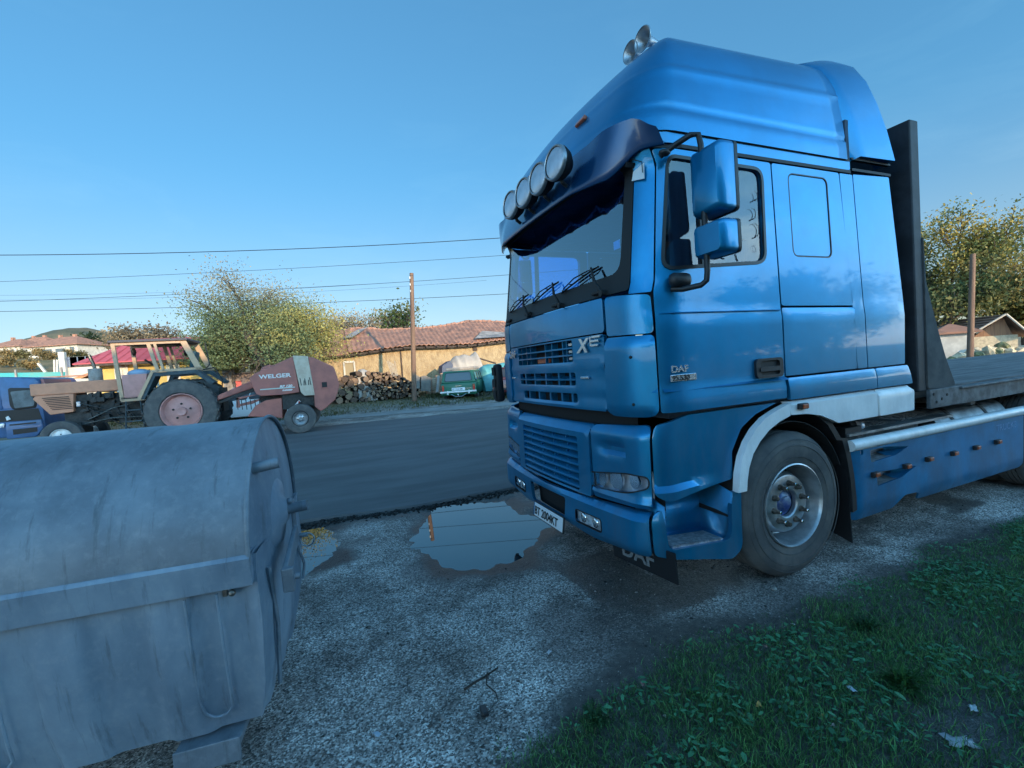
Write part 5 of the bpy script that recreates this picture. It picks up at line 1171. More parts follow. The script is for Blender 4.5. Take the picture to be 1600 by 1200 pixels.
bgtree('airy half bare tree at the right edge behind the shed', 1570, 38, 356, 2600, mixcol((.16, .14, .06), (.10, .11, .05), .6, 9), 43, 1.5, .13, .7, .26, .3, GR4)
bgtree('low yellowish tree at the right edge of the picture', 1604, 36, 450, 4000, mixcol((.16, .13, .03), (.07, .08, .02), .6, 10), 44, 1.4, .14, .7, .2, .1, GR4)
# far wooded hill
hx = [-260 + 8 * i for i in range(60)]; 
pk = atD(150, 527, 400); P2_ = atD(330, 556, 400)
def farhill(X, Y):
    d = ((X - pk.x) / 75) ** 2 + ((Y - pk.y) / 110) ** 2; d2 = ((X - pk.x + 150) / 120) ** 2 + ((Y - pk.y - 30) / 120) ** 2
    return (pk.z + 4) * np.exp(-d) + (pk.z - 14) * np.exp(-d2) - 4 + (fbm(X, Y, .03, 14) - .5) * 8 + (fbm(X, Y, .25, 15) - .5) * 3.0
struct(gridmesh('hills', np.arange(pk.x - 420, pk.x + 300, 5.), np.arange(pk.y - 200, pk.y + 200, 6.), farhill, mat('far_forest', (.055, .07, .05), .95, col2=(.13, .115, .075), vscale=.06, detail=12)))

# ------------------------------------------------------------ buildings
tile = mat('roof_tiles_clay', (.38, .19, .13), .85, col2=(.22, .12, .09), vscale=2.2, detail=10, bump=.2, bscale=20)
rust = mat('rusty_sheet', (.36, .17, .11), .8, col2=(.25, .13, .09), vscale=1.5, detail=10)
gmet = mat('grey_sheet', (.26, .24, .23), .6, var=.25, vscale=3)
adobe = mat('adobe_wall', (.42, .31, .18), .95, col2=(.30, .215, .125), vscale=2.6, detail=12, bump=1, bscale=7, bdist=.06, stretch=(2.2, 1, 1))
beam = mat('old_beam', (.07, .05, .04), .9, var=.4, vscale=10)
white_w = mat('white_render', (.52, .49, .44), .85, var=.12, vscale=2); yellow = mat('yellow_render', (.60, .40, .12), .85, col2=(.52, .35, .11), vscale=1.2, detail=8)
redroof = mat('red_metal_roof', (.58, .11, .13), .6, col2=(.48, .09, .11), vscale=1.5)
win = mat('dark_window', (.04, .045, .055), .15, coat=.5); stone = mat('stone_wall', (.62, .50, .33), .9, col2=(.42, .33, .23), vscale=5, detail=6, bump=.8, bscale=6)
def hip_house(label, name, c, w, d, h, rh, rz, wallm, roofm, wins=(), over=.5, hip=1.0, chim=0, group=None):
    e = empty(name, label, 'house', c, rz, group); mb = MB(); mb.box((0, 0, h / 2 - 1), (w, d, h + 2)); wl_ = mb.build('wall', wallm, e)
    W2, D2 = w / 2 + over, d / 2 + over; rl = max(0.01, W2 - D2 * hip); mb = MB()
    mb.add([(-W2, -D2, h), (W2, -D2, h), (W2, D2, h), (-W2, D2, h), (-rl, 0, h + rh), (rl, 0, h + rh), (-W2, -D2, h - .12), (W2, -D2, h - .12), (W2, D2, h - .12), (-W2, D2, h - .12)],
           [(0, 1, 5, 4), (2, 3, 4, 5), (1, 2, 5), (3, 0, 4), (0, 6, 7, 1), (1, 7, 8, 2), (2, 8, 9, 3), (3, 9, 6, 0), (6, 9, 8, 7)]); rf = mb.build('roof', roofm, e)
    for k in range(chim): mb = MB(); mb.box((-w * .2 + k * w * .3, .2, h + rh * .9), (.5, .5, 1.2)); mb.build('chimney', tile, rf)
    for (x, z, ww, hh) in wins:
        mb = MB(); mb.box((x, -d / 2 - .01, z), (ww, .06, hh)); mb.build('window', win, e)
        mb = MB(); 
        for dx, dz, a_, b_ in ((0, hh / 2 + .05, ww + .2, .1), (0, -hh / 2 - .05, ww + .2, .1)): mb.box((x + dx, -d / 2 - .03, z + dz), (a_, .12, b_))
    return e
def hh(px, py, D): p = atD(px, py, D); return p
p = atD(112, 562, 88); hip_house('long two storey white house with red tiled roof, rightmost on the hill', 'hill_house', (p.x, p.y, p.z - 1.5), 9.2, 7, 4.1, 1.9, -.38, white_w, tile, ((-3.2, 3.0, 1.0, .9), (-1.0, 3.0, 1.7, .9), (1.4, 3.0, 1.7, .9), (3.6, 3.0, .8, 1.2), (-.5, .9, 2.2, .9)), .7, .9, 2)
p = atD(32, 556, 92); hip_house('low white house with red roof at the left end of the hill', 'hill_house', (p.x, p.y, p.z - 1.3), 6.6, 6, 3.0, 1.7, -.38, white_w, tile, ((1.2, 1.9, 1.6, .9),), .6, .9, 1)
p = atD(66, 556, 99); hip_house('red roofed house between the two white hill houses', 'hill_house', (p.x, p.y, p.z - .7), 8.0, 6, 2.6, 2.2, -.38, mat('brown_render', (.35, .22, .17), .9), tile, ((0, 1.5, 1.4, .8),), .6, .9, 2)
# yellow house
yl = onY(158, 600, 24); yr = onY(350, 600, 24); gy = gz((yl.x + yr.x) / 2, 24); ez = onY(158, 566, 24).z
e = empty('yellow_house', 'yellow rendered single storey house with dark red metal roof behind the tractor', 'house', (yl.x, 24, gy)); wd_ = yr.x - yl.x
mb = MB(); mb.box((wd_ / 2, 3.2, (ez - gy) / 2), (wd_, 6.4, ez - gy)); mb.build('wall', yellow, e)
rt = onY(250, 529, 27.2); rzz = rt.z - gy; E0 = ez - gy - .04; rx0 = rt.x - yl.x - .9
mb = MB(); ov = .55; 
A_ = [(-ov - .1, -ov, E0), (wd_ + 1.5, -ov, E0 + .05), (wd_ + 1.5, 6.9, E0), (-ov, 6.9, E0), (rx0, 3.2, rzz), (wd_ + 1.5, 3.2, rzz + .05)]
mb.add(A_, [(0, 1, 5, 4), (3, 0, 4), (2, 3, 4, 5), (1, 2, 5)]); rf = mb.build('roof', redroof, e, solid=.05)
mb = MB()
for i in range(34):
    x = -ov + i * .32; 
    if x > wd_ + 1.4: break
    tt_ = 1 if x > rx0 else max(0, (x + ov) / (rx0 + ov)); mb.add([(x, -ov - .01, E0 + .012), (x + .04, -ov - .01, E0 + .03), (x + .04, -ov + (3.2 + ov) * tt_, E0 + .03 + (rzz - E0) * tt_), (x, -ov + (3.2 + ov) * tt_, E0 + .012 + (rzz - E0) * tt_)], [(0, 1, 2, 3)])
mb.build('roof_seams', redroof, rf)
mb = MB(); mb.box((wd_ / 2 + .4, -ov + .02, E0 - .09), (wd_ + 2, .03, .10)); mb.build('fascia', beam, rf)
for a_, b_ in ((182, 200), (263, 281)):
    x0 = onY(a_, 585, 24).x - yl.x; x1 = onY(b_, 585, 24).x - yl.x; z1 = onY(190, 573, 24).z - gy; z0 = onY(190, 600, 24).z - gy; mb = MB(); mb.box(((x0 + x1) / 2, -.02, (z0 + z1) / 2), (x1 - x0, .06, z1 - z0)); w_ = mb.build('window', mat('pale_shutter', (.55, .50, .42), .7, var=.2, vscale=5), e)
    mb = MB()
    for xx in (x0, x1, (x0 + x1) / 2): mb.box((xx, -.06, (z0 + z1) / 2), (.07, .04, z1 - z0 + .1))
    mb.build('window_frame', white_w, w_)
mb = MB(); mb.box((wd_ + .22, .0, (ez - gy) / 2 - .1), (.44, .3, ez - gy - .2)); mb.build('corner_pillar', mat('grey_render', (.22, .20, .19), .9, var=.3, vscale=5), e)
x0 = onY(362, 600, 24.3).x - yl.x; mb = MB(); mb.box((x0 + .45, .3, .85), (.95, .08, 1.7)); d_ = mb.build('door', mat('grey_door', (.13, .12, .15), .7, col2=(.3, .22, .2), vscale=4), e); mb = MB(); mb.box((x0 + .25, .24, 1.15), (.3, .03, .35)); mb.build('door_poster', redroof, d_)
mb = MB(); mb.box((x0 + 1.6, .5, 1.1), (1.6, .5, 2.2)); mb.build('stone_pier', stone, e)
# long adobe barn with wavy tiled roof
ZE = [(500, 557), (512, 556), (560, 551), (600, 545), (640, 541), (690, 540), (735, 538), (795, 531), (900, 520)]; YE = 25.6; YR = 29.6
RD = [(500, 515), (560, 515), (581, 514.5), (592, 517), (640, 515), (669, 513.5), (700, 509), (734, 503), (762, 503), (790, 505), (900, 500)]
xw0 = onY(392, 560, 26).x; xw1 = 14.0
bx_ = empty('adobe_barn', 'long mud brick barn with sagging clay tile roof across the road', 'barn', (4.5, 26, .6))
def to_(o): o.location = -Vector((4.5, 26, .6)) if o.parent else o.location; return o
es = [(onY(a, b, YE).x, onY(a, b, YE).z) for a, b in ZE]; rsx = [(onY(a, b, YR).x, onY(a, b, YR).z) for a, b in RD]
EX = np.array([q[0] for q in es]); EZ = np.array([q[1] for q in es]); RX = np.array([q[0] for q in rsx]); RZ = np.array([q[1] for q in rsx])
def roofgrid(name, x0, x1, m, corr, dx=.055, ny=44):
    xs_ = np.arange(x0, x1, dx); t = np.linspace(0, 1, ny); Xg, Tg = np.meshgrid(xs_, t)
    Xr2 = Xg * (1 + .04 * Tg); Z0 = np.interp(Xg, EX, EZ); Z1 = np.interp(Xr2, RX, RZ); Yg = YE + (YR - YE) * Tg
    col = np.round(Xg / .27); jit = fbm(col * 7.3, np.floor(Tg * 13) * 3.1, 1.0, 77, 1)
    Zg = Z0 + (Z1 - Z0) * Tg + (fbm(Xg, Yg, .35, 31) - .5) * .22 * np.sin(Tg * np.pi) + corr * (.075 * np.abs(np.sin(Xg / .27 * np.pi)) + .035 * (1 - (Tg * 13) % 1) + .05 * (jit - .5))
    Yg = Yg + corr * (Tg == 0) * (.06 * (fbm(col, col * 0, 1.3, 8, 1) - .5))
    V = np.stack([Xr2, Yg, Zg], -1).reshape(-1, 3) - np.array([4.5, 26, .6]); n, k = Xg.shape; i, j = np.meshgrid(np.arange(n - 1), np.arange(k - 1), indexing='ij'); a = (i * k + j).ravel()
    o = npmesh(name, V, np.stack([a, a + 1, a + k + 1, a + k], 1), m, None, corr == 0); o.parent = bx_
    md = o.modifiers.new('s', 'SOLIDIFY'); md.thickness = .05; md.offset = -1; return o
xsp = onY(545, 550, YE).x
r1 = roofgrid('sheet_roof', onY(470, 550, YE).x, xsp, rust, 0); r2 = roofgrid('tile_roof', xsp - .02, xw1, tile, 1)
mb = MB(); q0 = onY(536, 533, 27.7); 
mb.add([onY(533, 530, 27.4) + Vector((0, -.05, .05)), onY(560, 517, 28.8) + Vector((0, -.05, .09)), onY(573, 515, 29) + Vector((0, -.05, .12)), onY(552, 530, 27.4) + Vector((0, -.05, .12))], [(0, 1, 2, 3)]); o = mb.build('patch_sheet', gmet, bx_); to_(o)
mb = MB(); mb.add([onY(742, 532, 25.7) + Vector((0, -.05, .12)), onY(753, 521, 26.8) + Vector((0, -.05, .16)), onY(790, 523, 26.8) + Vector((0, -.05, .16)), onY(800, 529, 25.7) + Vector((0, -.05, .14))], [(0, 1, 2, 3)]); o = mb.build('patch_sheet', gmet, bx_); to_(o)
# ridge tiles
mb = MB(); 
for i in range(46):
    x = xsp + .4 + i * .32; mb.cyl((x, YR, float(np.interp(x, RX, RZ)) + .03 + .03 * math.sin(i * 1.7)), (x + .30, YR, float(np.interp(x + .3, RX, RZ)) + .05 + .03 * math.sin(i * 2.3)), .11, .09, 8)
o = mb.build('ridge_tiles', tile, r2); to_(o)
mb = MB()
for i in range(40):
    x = xw0 + i * (xw1 - xw0) / 40; x2 = x + (xw1 - xw0) / 40; za, zb = (float(np.interp(t, EX, EZ)) + .12 for t in (x, x2)); y_ = 26.0
    mb.add([(x, y_, .2), (x2, y_, .2), (x2, y_, zb), (x, y_, za), (x, y_ + .5, .2), (x2, y_ + .5, .2), (x2, y_ + .5, zb), (x, y_ + .5, za)], [(0, 1, 2, 3), (7, 6, 5, 4)])
mb.box(((xw0 + xw1) / 2, 29.7, 1.9), (xw1 - xw0, .3, 3.6)); o = mb.build('wall', adobe, bx_, merge=False); to_(o)
mb = MB()
for i in range(len(es) - 1): mb.tube([(es[i][0], YE + .05, es[i][1] - .09), (es[i + 1][0], YE + .05, es[i + 1][1] - .09)], .06, 6)
for i in range(22): x = es[0][0] + i * .62; mb.box((x, YE + .25, float(np.interp(x, EX, EZ)) - .05), (.09, .9, .09))
o = mb.build('eave_beams', beam, bx_); to_(o)
def onwall(name, px0, py0, px1, py1, m, par, dy=-.04, th=.05, Y=26.0):
    a = onY(px0, py0, Y); b_ = onY(px1, py1, Y); mb = MB(); mb.box(((a.x + b_.x) / 2, Y + dy, (a.z + b_.z) / 2), (abs(b_.x - a.x), th, abs(a.z - b_.z))); o = mb.build(name, m, par); 
    if par is bx_: to_(o)
    else: o.location = -Vector((4.5, 26, .6))
    return o
w_ = onwall('window', 538, 568, 553, 588, mat('boarded_window', (.30, .24, .15), .9), bx_); 
mb = MB(); a = onY(537, 566, 26); b_ = onY(555, 588, 26)
for (c_, d_) in ((((a.x + b_.x) / 2, 25.92, a.z), (b_.x - a.x, .08, .10)), ((a.x, 25.92, (a.z + b_.z) / 2), (.09, .08, a.z - b_.z)), ((b_.x, 25.92, (a.z + b_.z) / 2), (.09, .08, a.z - b_.z))): mb.box(c_, d_)
o = mb.build('window_frame', white_w, w_); o.location = -Vector((4.5, 26, .6))
o.parent = bx_ if False else w_; o.location = (0, 0, 0)
onwall('door_post', 624, 543, 630, 590, beam, bx_); onwall('stained_plaster', 593, 547, 596, 575, mat('stain', (.22, .14, .08), .95), bx_, -.012, .02); onwall('wall_stub', 738, 538, 745, 548, beam, bx_)
# grey building, lean-to, white wall, teal fence
def slab(name, pts, Y, th, m, label, cat, par=None):
    P = [onY(*q, Y) for q in pts]; c = sum(P, Vector()) / len(P); mb = MB(); mb.prism([(q.x - c.x, q.z - c.z) for q in P], lambda a, b: (a, 0, b), (0, th, 0)); o = mb.build(name, m, par); o.location = c
    if label: tag(o, label, cat)
    return o
gb = slab('grey_building', [(100, 560), (165, 558), (165, 612), (100, 612)], 36, 7, white_w, 'flat roofed pale building with a row of dark windows left of the yellow house', 'building')
for i in range(5):
    x = (onY(104 + i * 12.5, 566, 36).x + onY(115 + i * 12.5, 566, 36).x) / 2 - gb.location.x; z = onY(110, 566, 36).z - gb.location.z; mb = MB(); mb.box((x, -.03, z), (1.0 * .72, .06, .62)); mb.build('window', mat('slate_glass', (.10, .13, .20), .25, coat=.4), gb)
mb = MB(); x = onY(101, 570, 36).x - gb.location.x; mb.box((x, -.15, -.2), (.28, .3, 3.3)); mb.build('pillar', white_w, gb)
lt = slab('lean_to_shed', [(108, 593), (162, 574), (162, 578), (110, 597)], 30, 3, mat('orange_roof', (.50, .22, .10), .8, var=.2, vscale=3), 'open lean-to with a sloping orange roof beside the yellow house', 'shed')
mb = MB(); mb.box((.9, 1.0, -.42), (1.5, 2, .5)); mb.build('roof_underside', beam, lt); mb = MB(); mb.box((.9, 2.5, -1.0), (1.6, .1, 1.4)); mb.box((1.2, .1, -1.0), (.12, .12, 1.4)); mb.build('post', white_w, lt)
ww_ = slab('white_wall', [(60, 592.5), (165, 591), (165, 625), (60, 625)], 29, .25, white_w, 'low white wall with a round emblem behind the tractor bonnet', 'wall')
mb = MB(); q = onY(88, 598, 29) - ww_.location; mb.lathe([(-.04, .0), (-.04, .11), (-.03, .12)], q, 'Y', 20); mb.lathe([(-.035, .20), (-.035, .24), (0, .24)], q, 'Y', 20); mb.build('round_emblem', mat('faded_red', (.45, .22, .18), .8), ww_)
mb = MB(); mb.box((0, .1, ww_.dimensions.z / 2 + .04), (ww_.dimensions.x + .1, .35, .06)); mb.build('wall_cap', tile, ww_)
tf = slab('teal_fence', [(-60, 584), (101, 581), (101, 592), (-60, 600)], 31, .08, mat('teal_sheet', (.03, .33, .36), .6, col2=(.10, .30, .27), vscale=1.2), 'teal sheet fence above the blue van', 'fence')
for k in range(5): mb = MB(); mb.box((tf.dimensions.x / 2 - .1 - k * 1.8, -.05, 0), (.07, .08, .75)); mb.build('fence_post', gmet, tf)
for (a_, b_, lb) in ((83, 86, 'tall white chimney-like pillar, left one of the pair in front of the hill'), (87.5, 90, 'tall pale yellow pillar, right one of the pair in front of the hill')):
    slab('pillar', [(a_, 562), (b_, 562), (b_ + .5, 584), (a_ + .5, 584)], 45, .5, white_w, lb, 'pillar')
slab('white_post', [(57, 568), (60, 567), (72, 581), (68, 582)], 45, .2, white_w, 'slanting white post lying against the left slope', 'post')

# gabled shed on the right
O_ = atD(1566, 530, 30.); eL = atD(1523, 530, 30.6); eR = atD(1599, 530, 29.4); ex_ = (eR - eL); ex_.z = 0; ex_.normalize(); ang = math.atan2(ex_.y, ex_.x)
g0 = gz(O_.x, O_.y); sh_ = empty('stone_shed', 'small stone shed with a brown boarded gable and dark tiled roof at the right', 'shed', (O_.x, O_.y, g0), ang)
hp = lambda px, py, D=30.: ((atD(px, py, D) - O_).dot(ex_), atD(px, py, D).z - g0)
xl, zl_ = hp(1522, 527); xr_, _z = hp(1586, 527); ap = hp(1566, 492); ml_ = hp(1486, 527)[0]
mb = MB(); mb.box(((ml_ + xr_) / 2, 2.5, zl_ / 2 - .3), (xr_ - ml_, 5, zl_ + .6)); mb.build('wall', stone, sh_)
mb = MB(); mb.prism([(xl + .2, zl_), (hp(1596, 527)[0] - .6, zl_), (ap[0], ap[1] - .12)], lambda a, b: (a, .05, b), (0, .2, 0)); mb.build('gable_boards', mat('brown_boards', (.33, .17, .09), .85, col2=(.24, .12, .07), vscale=2, stretch=(8, 1, .5)), sh_)
mb = MB(); dk = mat('dark_tiles', (.10, .065, .05), .85, col2=(.20, .13, .10), vscale=3, bump=.4, bscale=12)
lL = hp(1521, 523.5); rR = hp(1600, 526)
mb.add([(lL[0] - .1, -.5, lL[1]), (ap[0], -.5, ap[1]), (ap[0] - 4.6, 6, ap[1] - .1), (lL[0] - 3.6, 3, lL[1] - .1)], [(0, 1, 2, 3)])
mb.add([(ap[0], -.5, ap[1]), (rR[0], -.5, rR[1]), (rR[0], 6, rR[1]), (ap[0], 6, ap[1])], [(0, 1, 2, 3)]); mb.build('roof', dk, sh_, solid=.1)
mb = MB(); mb.tube([(lL[0] - .1, -.55, lL[1]), (ap[0], -.55, ap[1] + .02)], .06, 6); mb.tube([(ap[0], -.55, ap[1] + .02), (rR[0], -.55, rR[1])], .06, 6); mb.build('barge_board', mat('pale_wood', (.55, .47, .38), .8), sh_)
mb = MB()
for k in range(7):
    t = (k + .5) / 7; a0 = Vector((lL[0] - .1, -.5, lL[1])).lerp(Vector((ap[0], -.5, ap[1])), t); a1 = Vector((lL[0] - 3.6, 3, lL[1] - .1)).lerp(Vector((ap[0] - 4.6, 6, ap[1] - .1)), t); mb.tube([a0 + Vector((0, 0, .06)), a1 + Vector((0, 0, .06))], .035, 4)
mb.build('tile_courses', mat('tile_edge', (.30, .20, .16), .8), sh_)
mb = MB(); a = hp(1486, 526); c_ = hp(1511, 536); mb.add([(a[0] - .4, -1.2, c_[1]), (c_[0], -1.2, c_[1]), (c_[0], .0, a[1] + .05), (a[0] - .4, 0, a[1] + .05)], [(0, 1, 2, 3)]); mb.build('porch_roof', mat('porch_tiles', (.45, .16, .08), .8), sh_, solid=.06)
q = atD(1484, 515, 27.5); hip_house('little outbuilding with a flat brown roof beside the trailer board', 'outbuilding', (q.x, q.y, gz(q.x, q.y)), 1.6, 2, zt_(1484, 519, 27.5) - gz(q.x, q.y), .5, ang, white_w, rust, (), .3, .8)
RR = random.Random(31)
for k in range(26):
    px = 1490 + k * 4.4 + RR.uniform(-2, 2); D = 25 + RR.uniform(-.6, .6); s_ = RR.uniform(.16, .42); q = atD(px, 560, D); mb = MB(); mb.sphere((0, 0, 0), s_, 7, 5, sc=(1.3, 1, .75), jit=.22); o = mb.build('rock', stone if k % 3 else mat('mossy_rock%d' % k, (.20, .20, .10), .9, var=.4, vscale=4), None); o.location = (q.x, q.y, gz(q.x, q.y) + s_ * .5 + max(0, (RR.random() - .5)) * .5 + (.25 if px > 1545 else 0)); o.rotation_euler = (RR.random(), RR.random(), RR.random() * 3)
    tag(o, 'rough rock in the long rubble heap before the stone shed', 'rock', 'rocks of the rubble heap')
def pole(label, bx0, tx0, r, m=None):
    b0, t0 = Vector(bx0), Vector(tx0); mb = MB(); mb.tube([b0 - b0, (t0 - b0) * .5, t0 - b0], [r, r * .9, r * .78], 14); o = mb.build('utility_pole', mat('pole_wood', (.20, .12, .08), .9, col2=(.13, .08, .06), vscale=6, stretch=(1, 1, .1), bump=.4), None, smooth=50); o.location = b0; tag(o, label, 'pole'); return o
b0 = atD(646, 612, 20.5); b0.z = gz(b0.x, b0.y) - .1; up_ = pole('tall wooden utility pole in front of the mud brick barn', b0, atD(643, 427, 20.5), .115)
mb = MB(); t_ = atD(643, 430, 20.5) - b0
for k in range(4): mb.cyl(t_ + Vector((-.1, -.05, -.18 - k * .3)), t_ + Vector((-.1, -.05, -.08 - k * .3)), .035, n=8)
mb.build('insulator', mat('porcelain', (.5, .5, .48), .3), up_, split=True)
b0 = atD(1515, 567, 22); b0.z = gz(b0.x, b0.y) - .1; pole('leaning weathered wooden pole in front of the stone shed', b0, atD(1520, 397, 22), .135)
# power cables
def cable(label, a, ya, b_, yb, Da, Db, sag, r=.014):
    A1 = atD(a, ya, Da); B1 = atD(b_, yb, Db); pts = [A1.lerp(B1, t / 24) - Vector((0, 0, sag * 4 * (t / 24) * (1 - t / 24))) for t in range(25)]; mb = MB(); mb.tube(pts, r * .72, 5); o = mb.build('power_cable', M['ink'], None, smooth=60); tag(o, label, 'cable', 'overhead power cables'); return o
cable('thick overhead cable, topmost of all the wires', -420, 395, 1100, 345, 15, 19, .55, .019)
cable('overhead wire second from the top', -420, 452, 1100, 376, 22, 22, .35, .013)
cable('thin wire third from the top, upper one of the close pair', -300, 459, 760, 432, 40, 40, .7, .012)
cable('thin wire fourth from the top, lower one of the close pair', -300, 465, 760, 438, 40, 40, .8, .012)
cable('overhead wire second from the bottom', -420, 480, 1100, 405, 22, 22, .45, .014)
cable('lowest overhead wire, just above the tree top', -420, 490, 1100, 440, 20, 22, .40, .015)

# ------------------------------------------------------------ firewood, bricks, tarps by the barn
lg = mat('log_bark', (.04, .028, .024), .9, col2=(.08, .052, .04), vscale=9, bump=.6, bscale=20); le = mat('log_end', (.11, .07, .05), .85, col2=(.05, .036, .03), vscale=7); le2 = mat('log_end_pale', (.26, .17, .11), .85, col2=(.12, .08, .06), vscale=9)
vars_ = []
for k in range(7):
    mb = MB(); rr2 = random.Random(k); n = 12; ring_ = [1 + rr2.uniform(-.12, .12) for _ in range(n)]
    for y, s_ in ((-.5, .94), (-.47, 1.0), (.0, 1.02), (.5, 1.0)): mb.v += [(math.cos(2 * math.pi * i / n) * ring_[i] * s_, y, math.sin(2 * math.pi * i / n) * ring_[i] * s_) for i in range(n)]
    for q in range(3):
        for i in range(n): mb.f.append((q * n + i, q * n + (i + 1) % n, (q + 1) * n + (i + 1) % n, (q + 1) * n + i))
    mb.f.append(tuple(range(n))); mb.f.append(tuple(3 * n + i for i in range(n))[::-1])
    o = mb.build('log', lg, None); me = o.data; me.materials.append(le if k % 3 else le2)
    for f in me.polygons:
        if len(f.vertices) > 4: f.material_index = 1
    vars_.append(me); bpy.data.objects.remove(o)
PR = [(505, 604), (522, 592), (535, 586), (548, 582), (562, 578), (580, 581), (600, 580), (618, 583), (632, 590), (646, 600), (652, 612)]
px_ = [q[0] for q in PR]; py_ = [q[1] for q in PR]; YL = 22.6; placed = []; rl_ = random.Random(5)
xa, xb = onY(518, 600, YL).x, onY(650, 600, YL).x
GX_ = list(np.linspace(xa, xb, 20)); GZ_ = [float(v) for v in hfun(np.array(GX_), np.full(20, YL - .3))]
for tries in range(9000):
    x = rl_.uniform(xa, xb); f = (x - xa) / (xb - xa); r = (rl_.uniform(.09, .165) if f < .42 else rl_.uniform(.05, .105)); 
    topz = onY(interp(518 + 132 * f, px_, px_), interp(518 + 132 * f, px_, py_), YL).z; g = interp(x, GX_, GZ_)
    z = rl_.uniform(g + r * .8, max(g + r * .9, topz - r))
    if all((x - a) ** 2 + (z - b) ** 2 > ((r + c) * .90) ** 2 for a, b, c in placed): placed.append((x, z, r))
    if len(placed) > 230: break
for k, (x, z, r) in enumerate(placed):
    o = bpy.data.objects.new('log', vars_[k % 7]); COL.objects.link(o); o.location = (x, YL + rl_.uniform(-.14, .14), z); o.scale = (r, rl_.uniform(.9, 1.2), r); o.rotation_euler = (rl_.uniform(-.08, .08), rl_.random() * 6, rl_.uniform(-.15, .15))
    big_ = r > .105; o['label'] = 'thick round log in the left part of the firewood stack' if big_ else 'thin log packed among others in the firewood stack'; o['category'] = 'log'; o['group'] = 'thick logs of the firewood stack' if big_ else 'thin logs of the firewood stack'
def heap(name, pts, Y, depth, m, label, cat, bulge=.3, n=14, fold=.06, seed=1, top=.45):
    """a cloth lying over a heap: outline in the picture, its own depth"""
    P = [onY(*q, Y) for q in pts]; xs2 = [q.x for q in P]; x0, x1 = min(xs2), max(xs2); N_ = 34; Mn = 12; mb = MB(); c = Vector(((x0 + x1) / 2, Y, gz((x0 + x1) / 2, Y)))
    g = c.z; tops = [(q.x, q.z) for q in P]; tops.sort()
    for i in range(N_ + 1):
        x = x0 + (x1 - x0) * i / N_; zt2 = interp(x, [q[0] for q in tops], [q[1] for q in tops]) - g
        for j in range(Mn + 1):
            t = j / Mn; a = t * math.pi; zz = zt2 * min(1, math.sin(a) ** .45 * 1.0 if 0 < t < 1 else 0) ; yy = depth * (t - .5) * 1.0
            nv = noise.noise(Vector((x * 2.3 + seed, yy * 2 + t, zz * .7))) ; nf = noise.noise(Vector((x * 5 + seed * 3, zz * .8, t)))
            mb.v.append((x - c.x, yy - fold * 2 * nf * math.sin(a), max(-.05, zz * (1 + .3 * fold * nv))))
    for i in range(N_):
        for j in range(Mn): q = i * (Mn + 1) + j; mb.f.append((q, q + 1, q + Mn + 2, q + Mn + 1))
    mb.f.append(tuple(range(Mn + 1))); mb.f.append(tuple(N_ * (Mn + 1) + j for j in range(Mn + 1))[::-1])
    o = mb.build(name, m, None, smooth=50); o.location = c; tag(o, label, cat); return o
tarpm = mat('beige_tarp', (.45, .39, .33), .8, col2=(.36, .31, .27), vscale=2, bump=.5, bscale=5, bdist=.05)
heap('beige_tarpaulin', [(694, 583), (700, 570), (706, 562), (712, 556), (722, 554), (733, 555), (742, 550), (745, 553), (748, 563), (752, 572), (753, 582)], 24.3, 2.2, tarpm, 'pale beige tarpaulin draped over a tall heap behind the green estate car', 'tarpaulin', fold=.16, seed=4)
tt2 = mat('teal_tarp', (.08, .32, .33), .7, col2=(.17, .42, .41), vscale=1.5, bump=.5, bscale=4, bdist=.05)
heap('covered_car', [(746, 584), (752, 573), (762, 569), (775, 568), (788, 566), (800, 566), (812, 572), (820, 590)], 22.6, 2.4, tt2, 'car under a teal tarpaulin tied down with rope', 'covered car', fold=.08, seed=9)
heap('log_cover', [(557, 586), (560, 579), (568, 577), (577, 580), (584, 586), (586, 590)], 22.7, 1.0, mat('white_cloth', (.42, .40, .38), .8, bump=.4, bscale=9), 'crumpled whitish sheet on top of the firewood stack', 'sheet', fold=.3, seed=2)
mb = MB(); r6 = random.Random(6); q0 = onY(617, 585, 22.2)
for k in range(6): mb.tube([(k * .05 - .12, 0, -.1), (k * .07 - .30, .1, .62 + r6.uniform(-.1, .1))], .016, 5)
o = mb.build('bundle_of_slats', mat('pale_slats', (.42, .36, .3), .8), None); o.location = q0; tag(o, 'bundle of pale slats leaning on the firewood stack by the pole', 'slats')
bm_ = mat('brick_mix', (.42, .22, .15), .9, col2=(.50, .38, .27), vscale=7); br0 = onY(682, 592, 23); g = gz(br0.x, 23); kk = 0
for lv in range(10):
    for c_ in range(4):
        if lv > 6 and c_ < lv - 6: continue
        mb = MB(); mb.box((0, 0, 0), (.24, .12, .10)); o = mb.build('brick', bm_, None, bevel=.006); o.location = (br0.x - .45 + c_ * .26 + r6.uniform(-.03, .03), 23 + r6.uniform(-.03, .03), g + .05 + lv * .105); o.rotation_euler = (0, 0, r6.uniform(-.15, .15)); tag(o, 'weathered red brick in the untidy stack beside the beige tarpaulin', 'brick', 'bricks of the untidy stack')
conc = mat('old_concrete', (.24, .22, .20), .9, col2=(.17, .155, .14), vscale=4, bump=.4)
for (a_, b_, t_, c2_, lb) in ((658, 673, 587, 611, 'broad squat concrete block left of the brick stack'), (646, 656, 586, 607, 'narrow concrete footing right beside the utility pole')):
    slab('concrete_block', [(a_, t_ + 2), ((a_ + b_) / 2, t_), (b_, t_ + 3), (b_, c2_), (a_, c2_)], 22, .4, conc, lb, 'block')
slab('white_plank', [(684, 588), (687, 587), (685, 612), (681, 613)], 21.6, .05, mat('plank_white', (.45, .42, .40), .8), 'whitish plank standing upright left of the green estate car', 'plank')
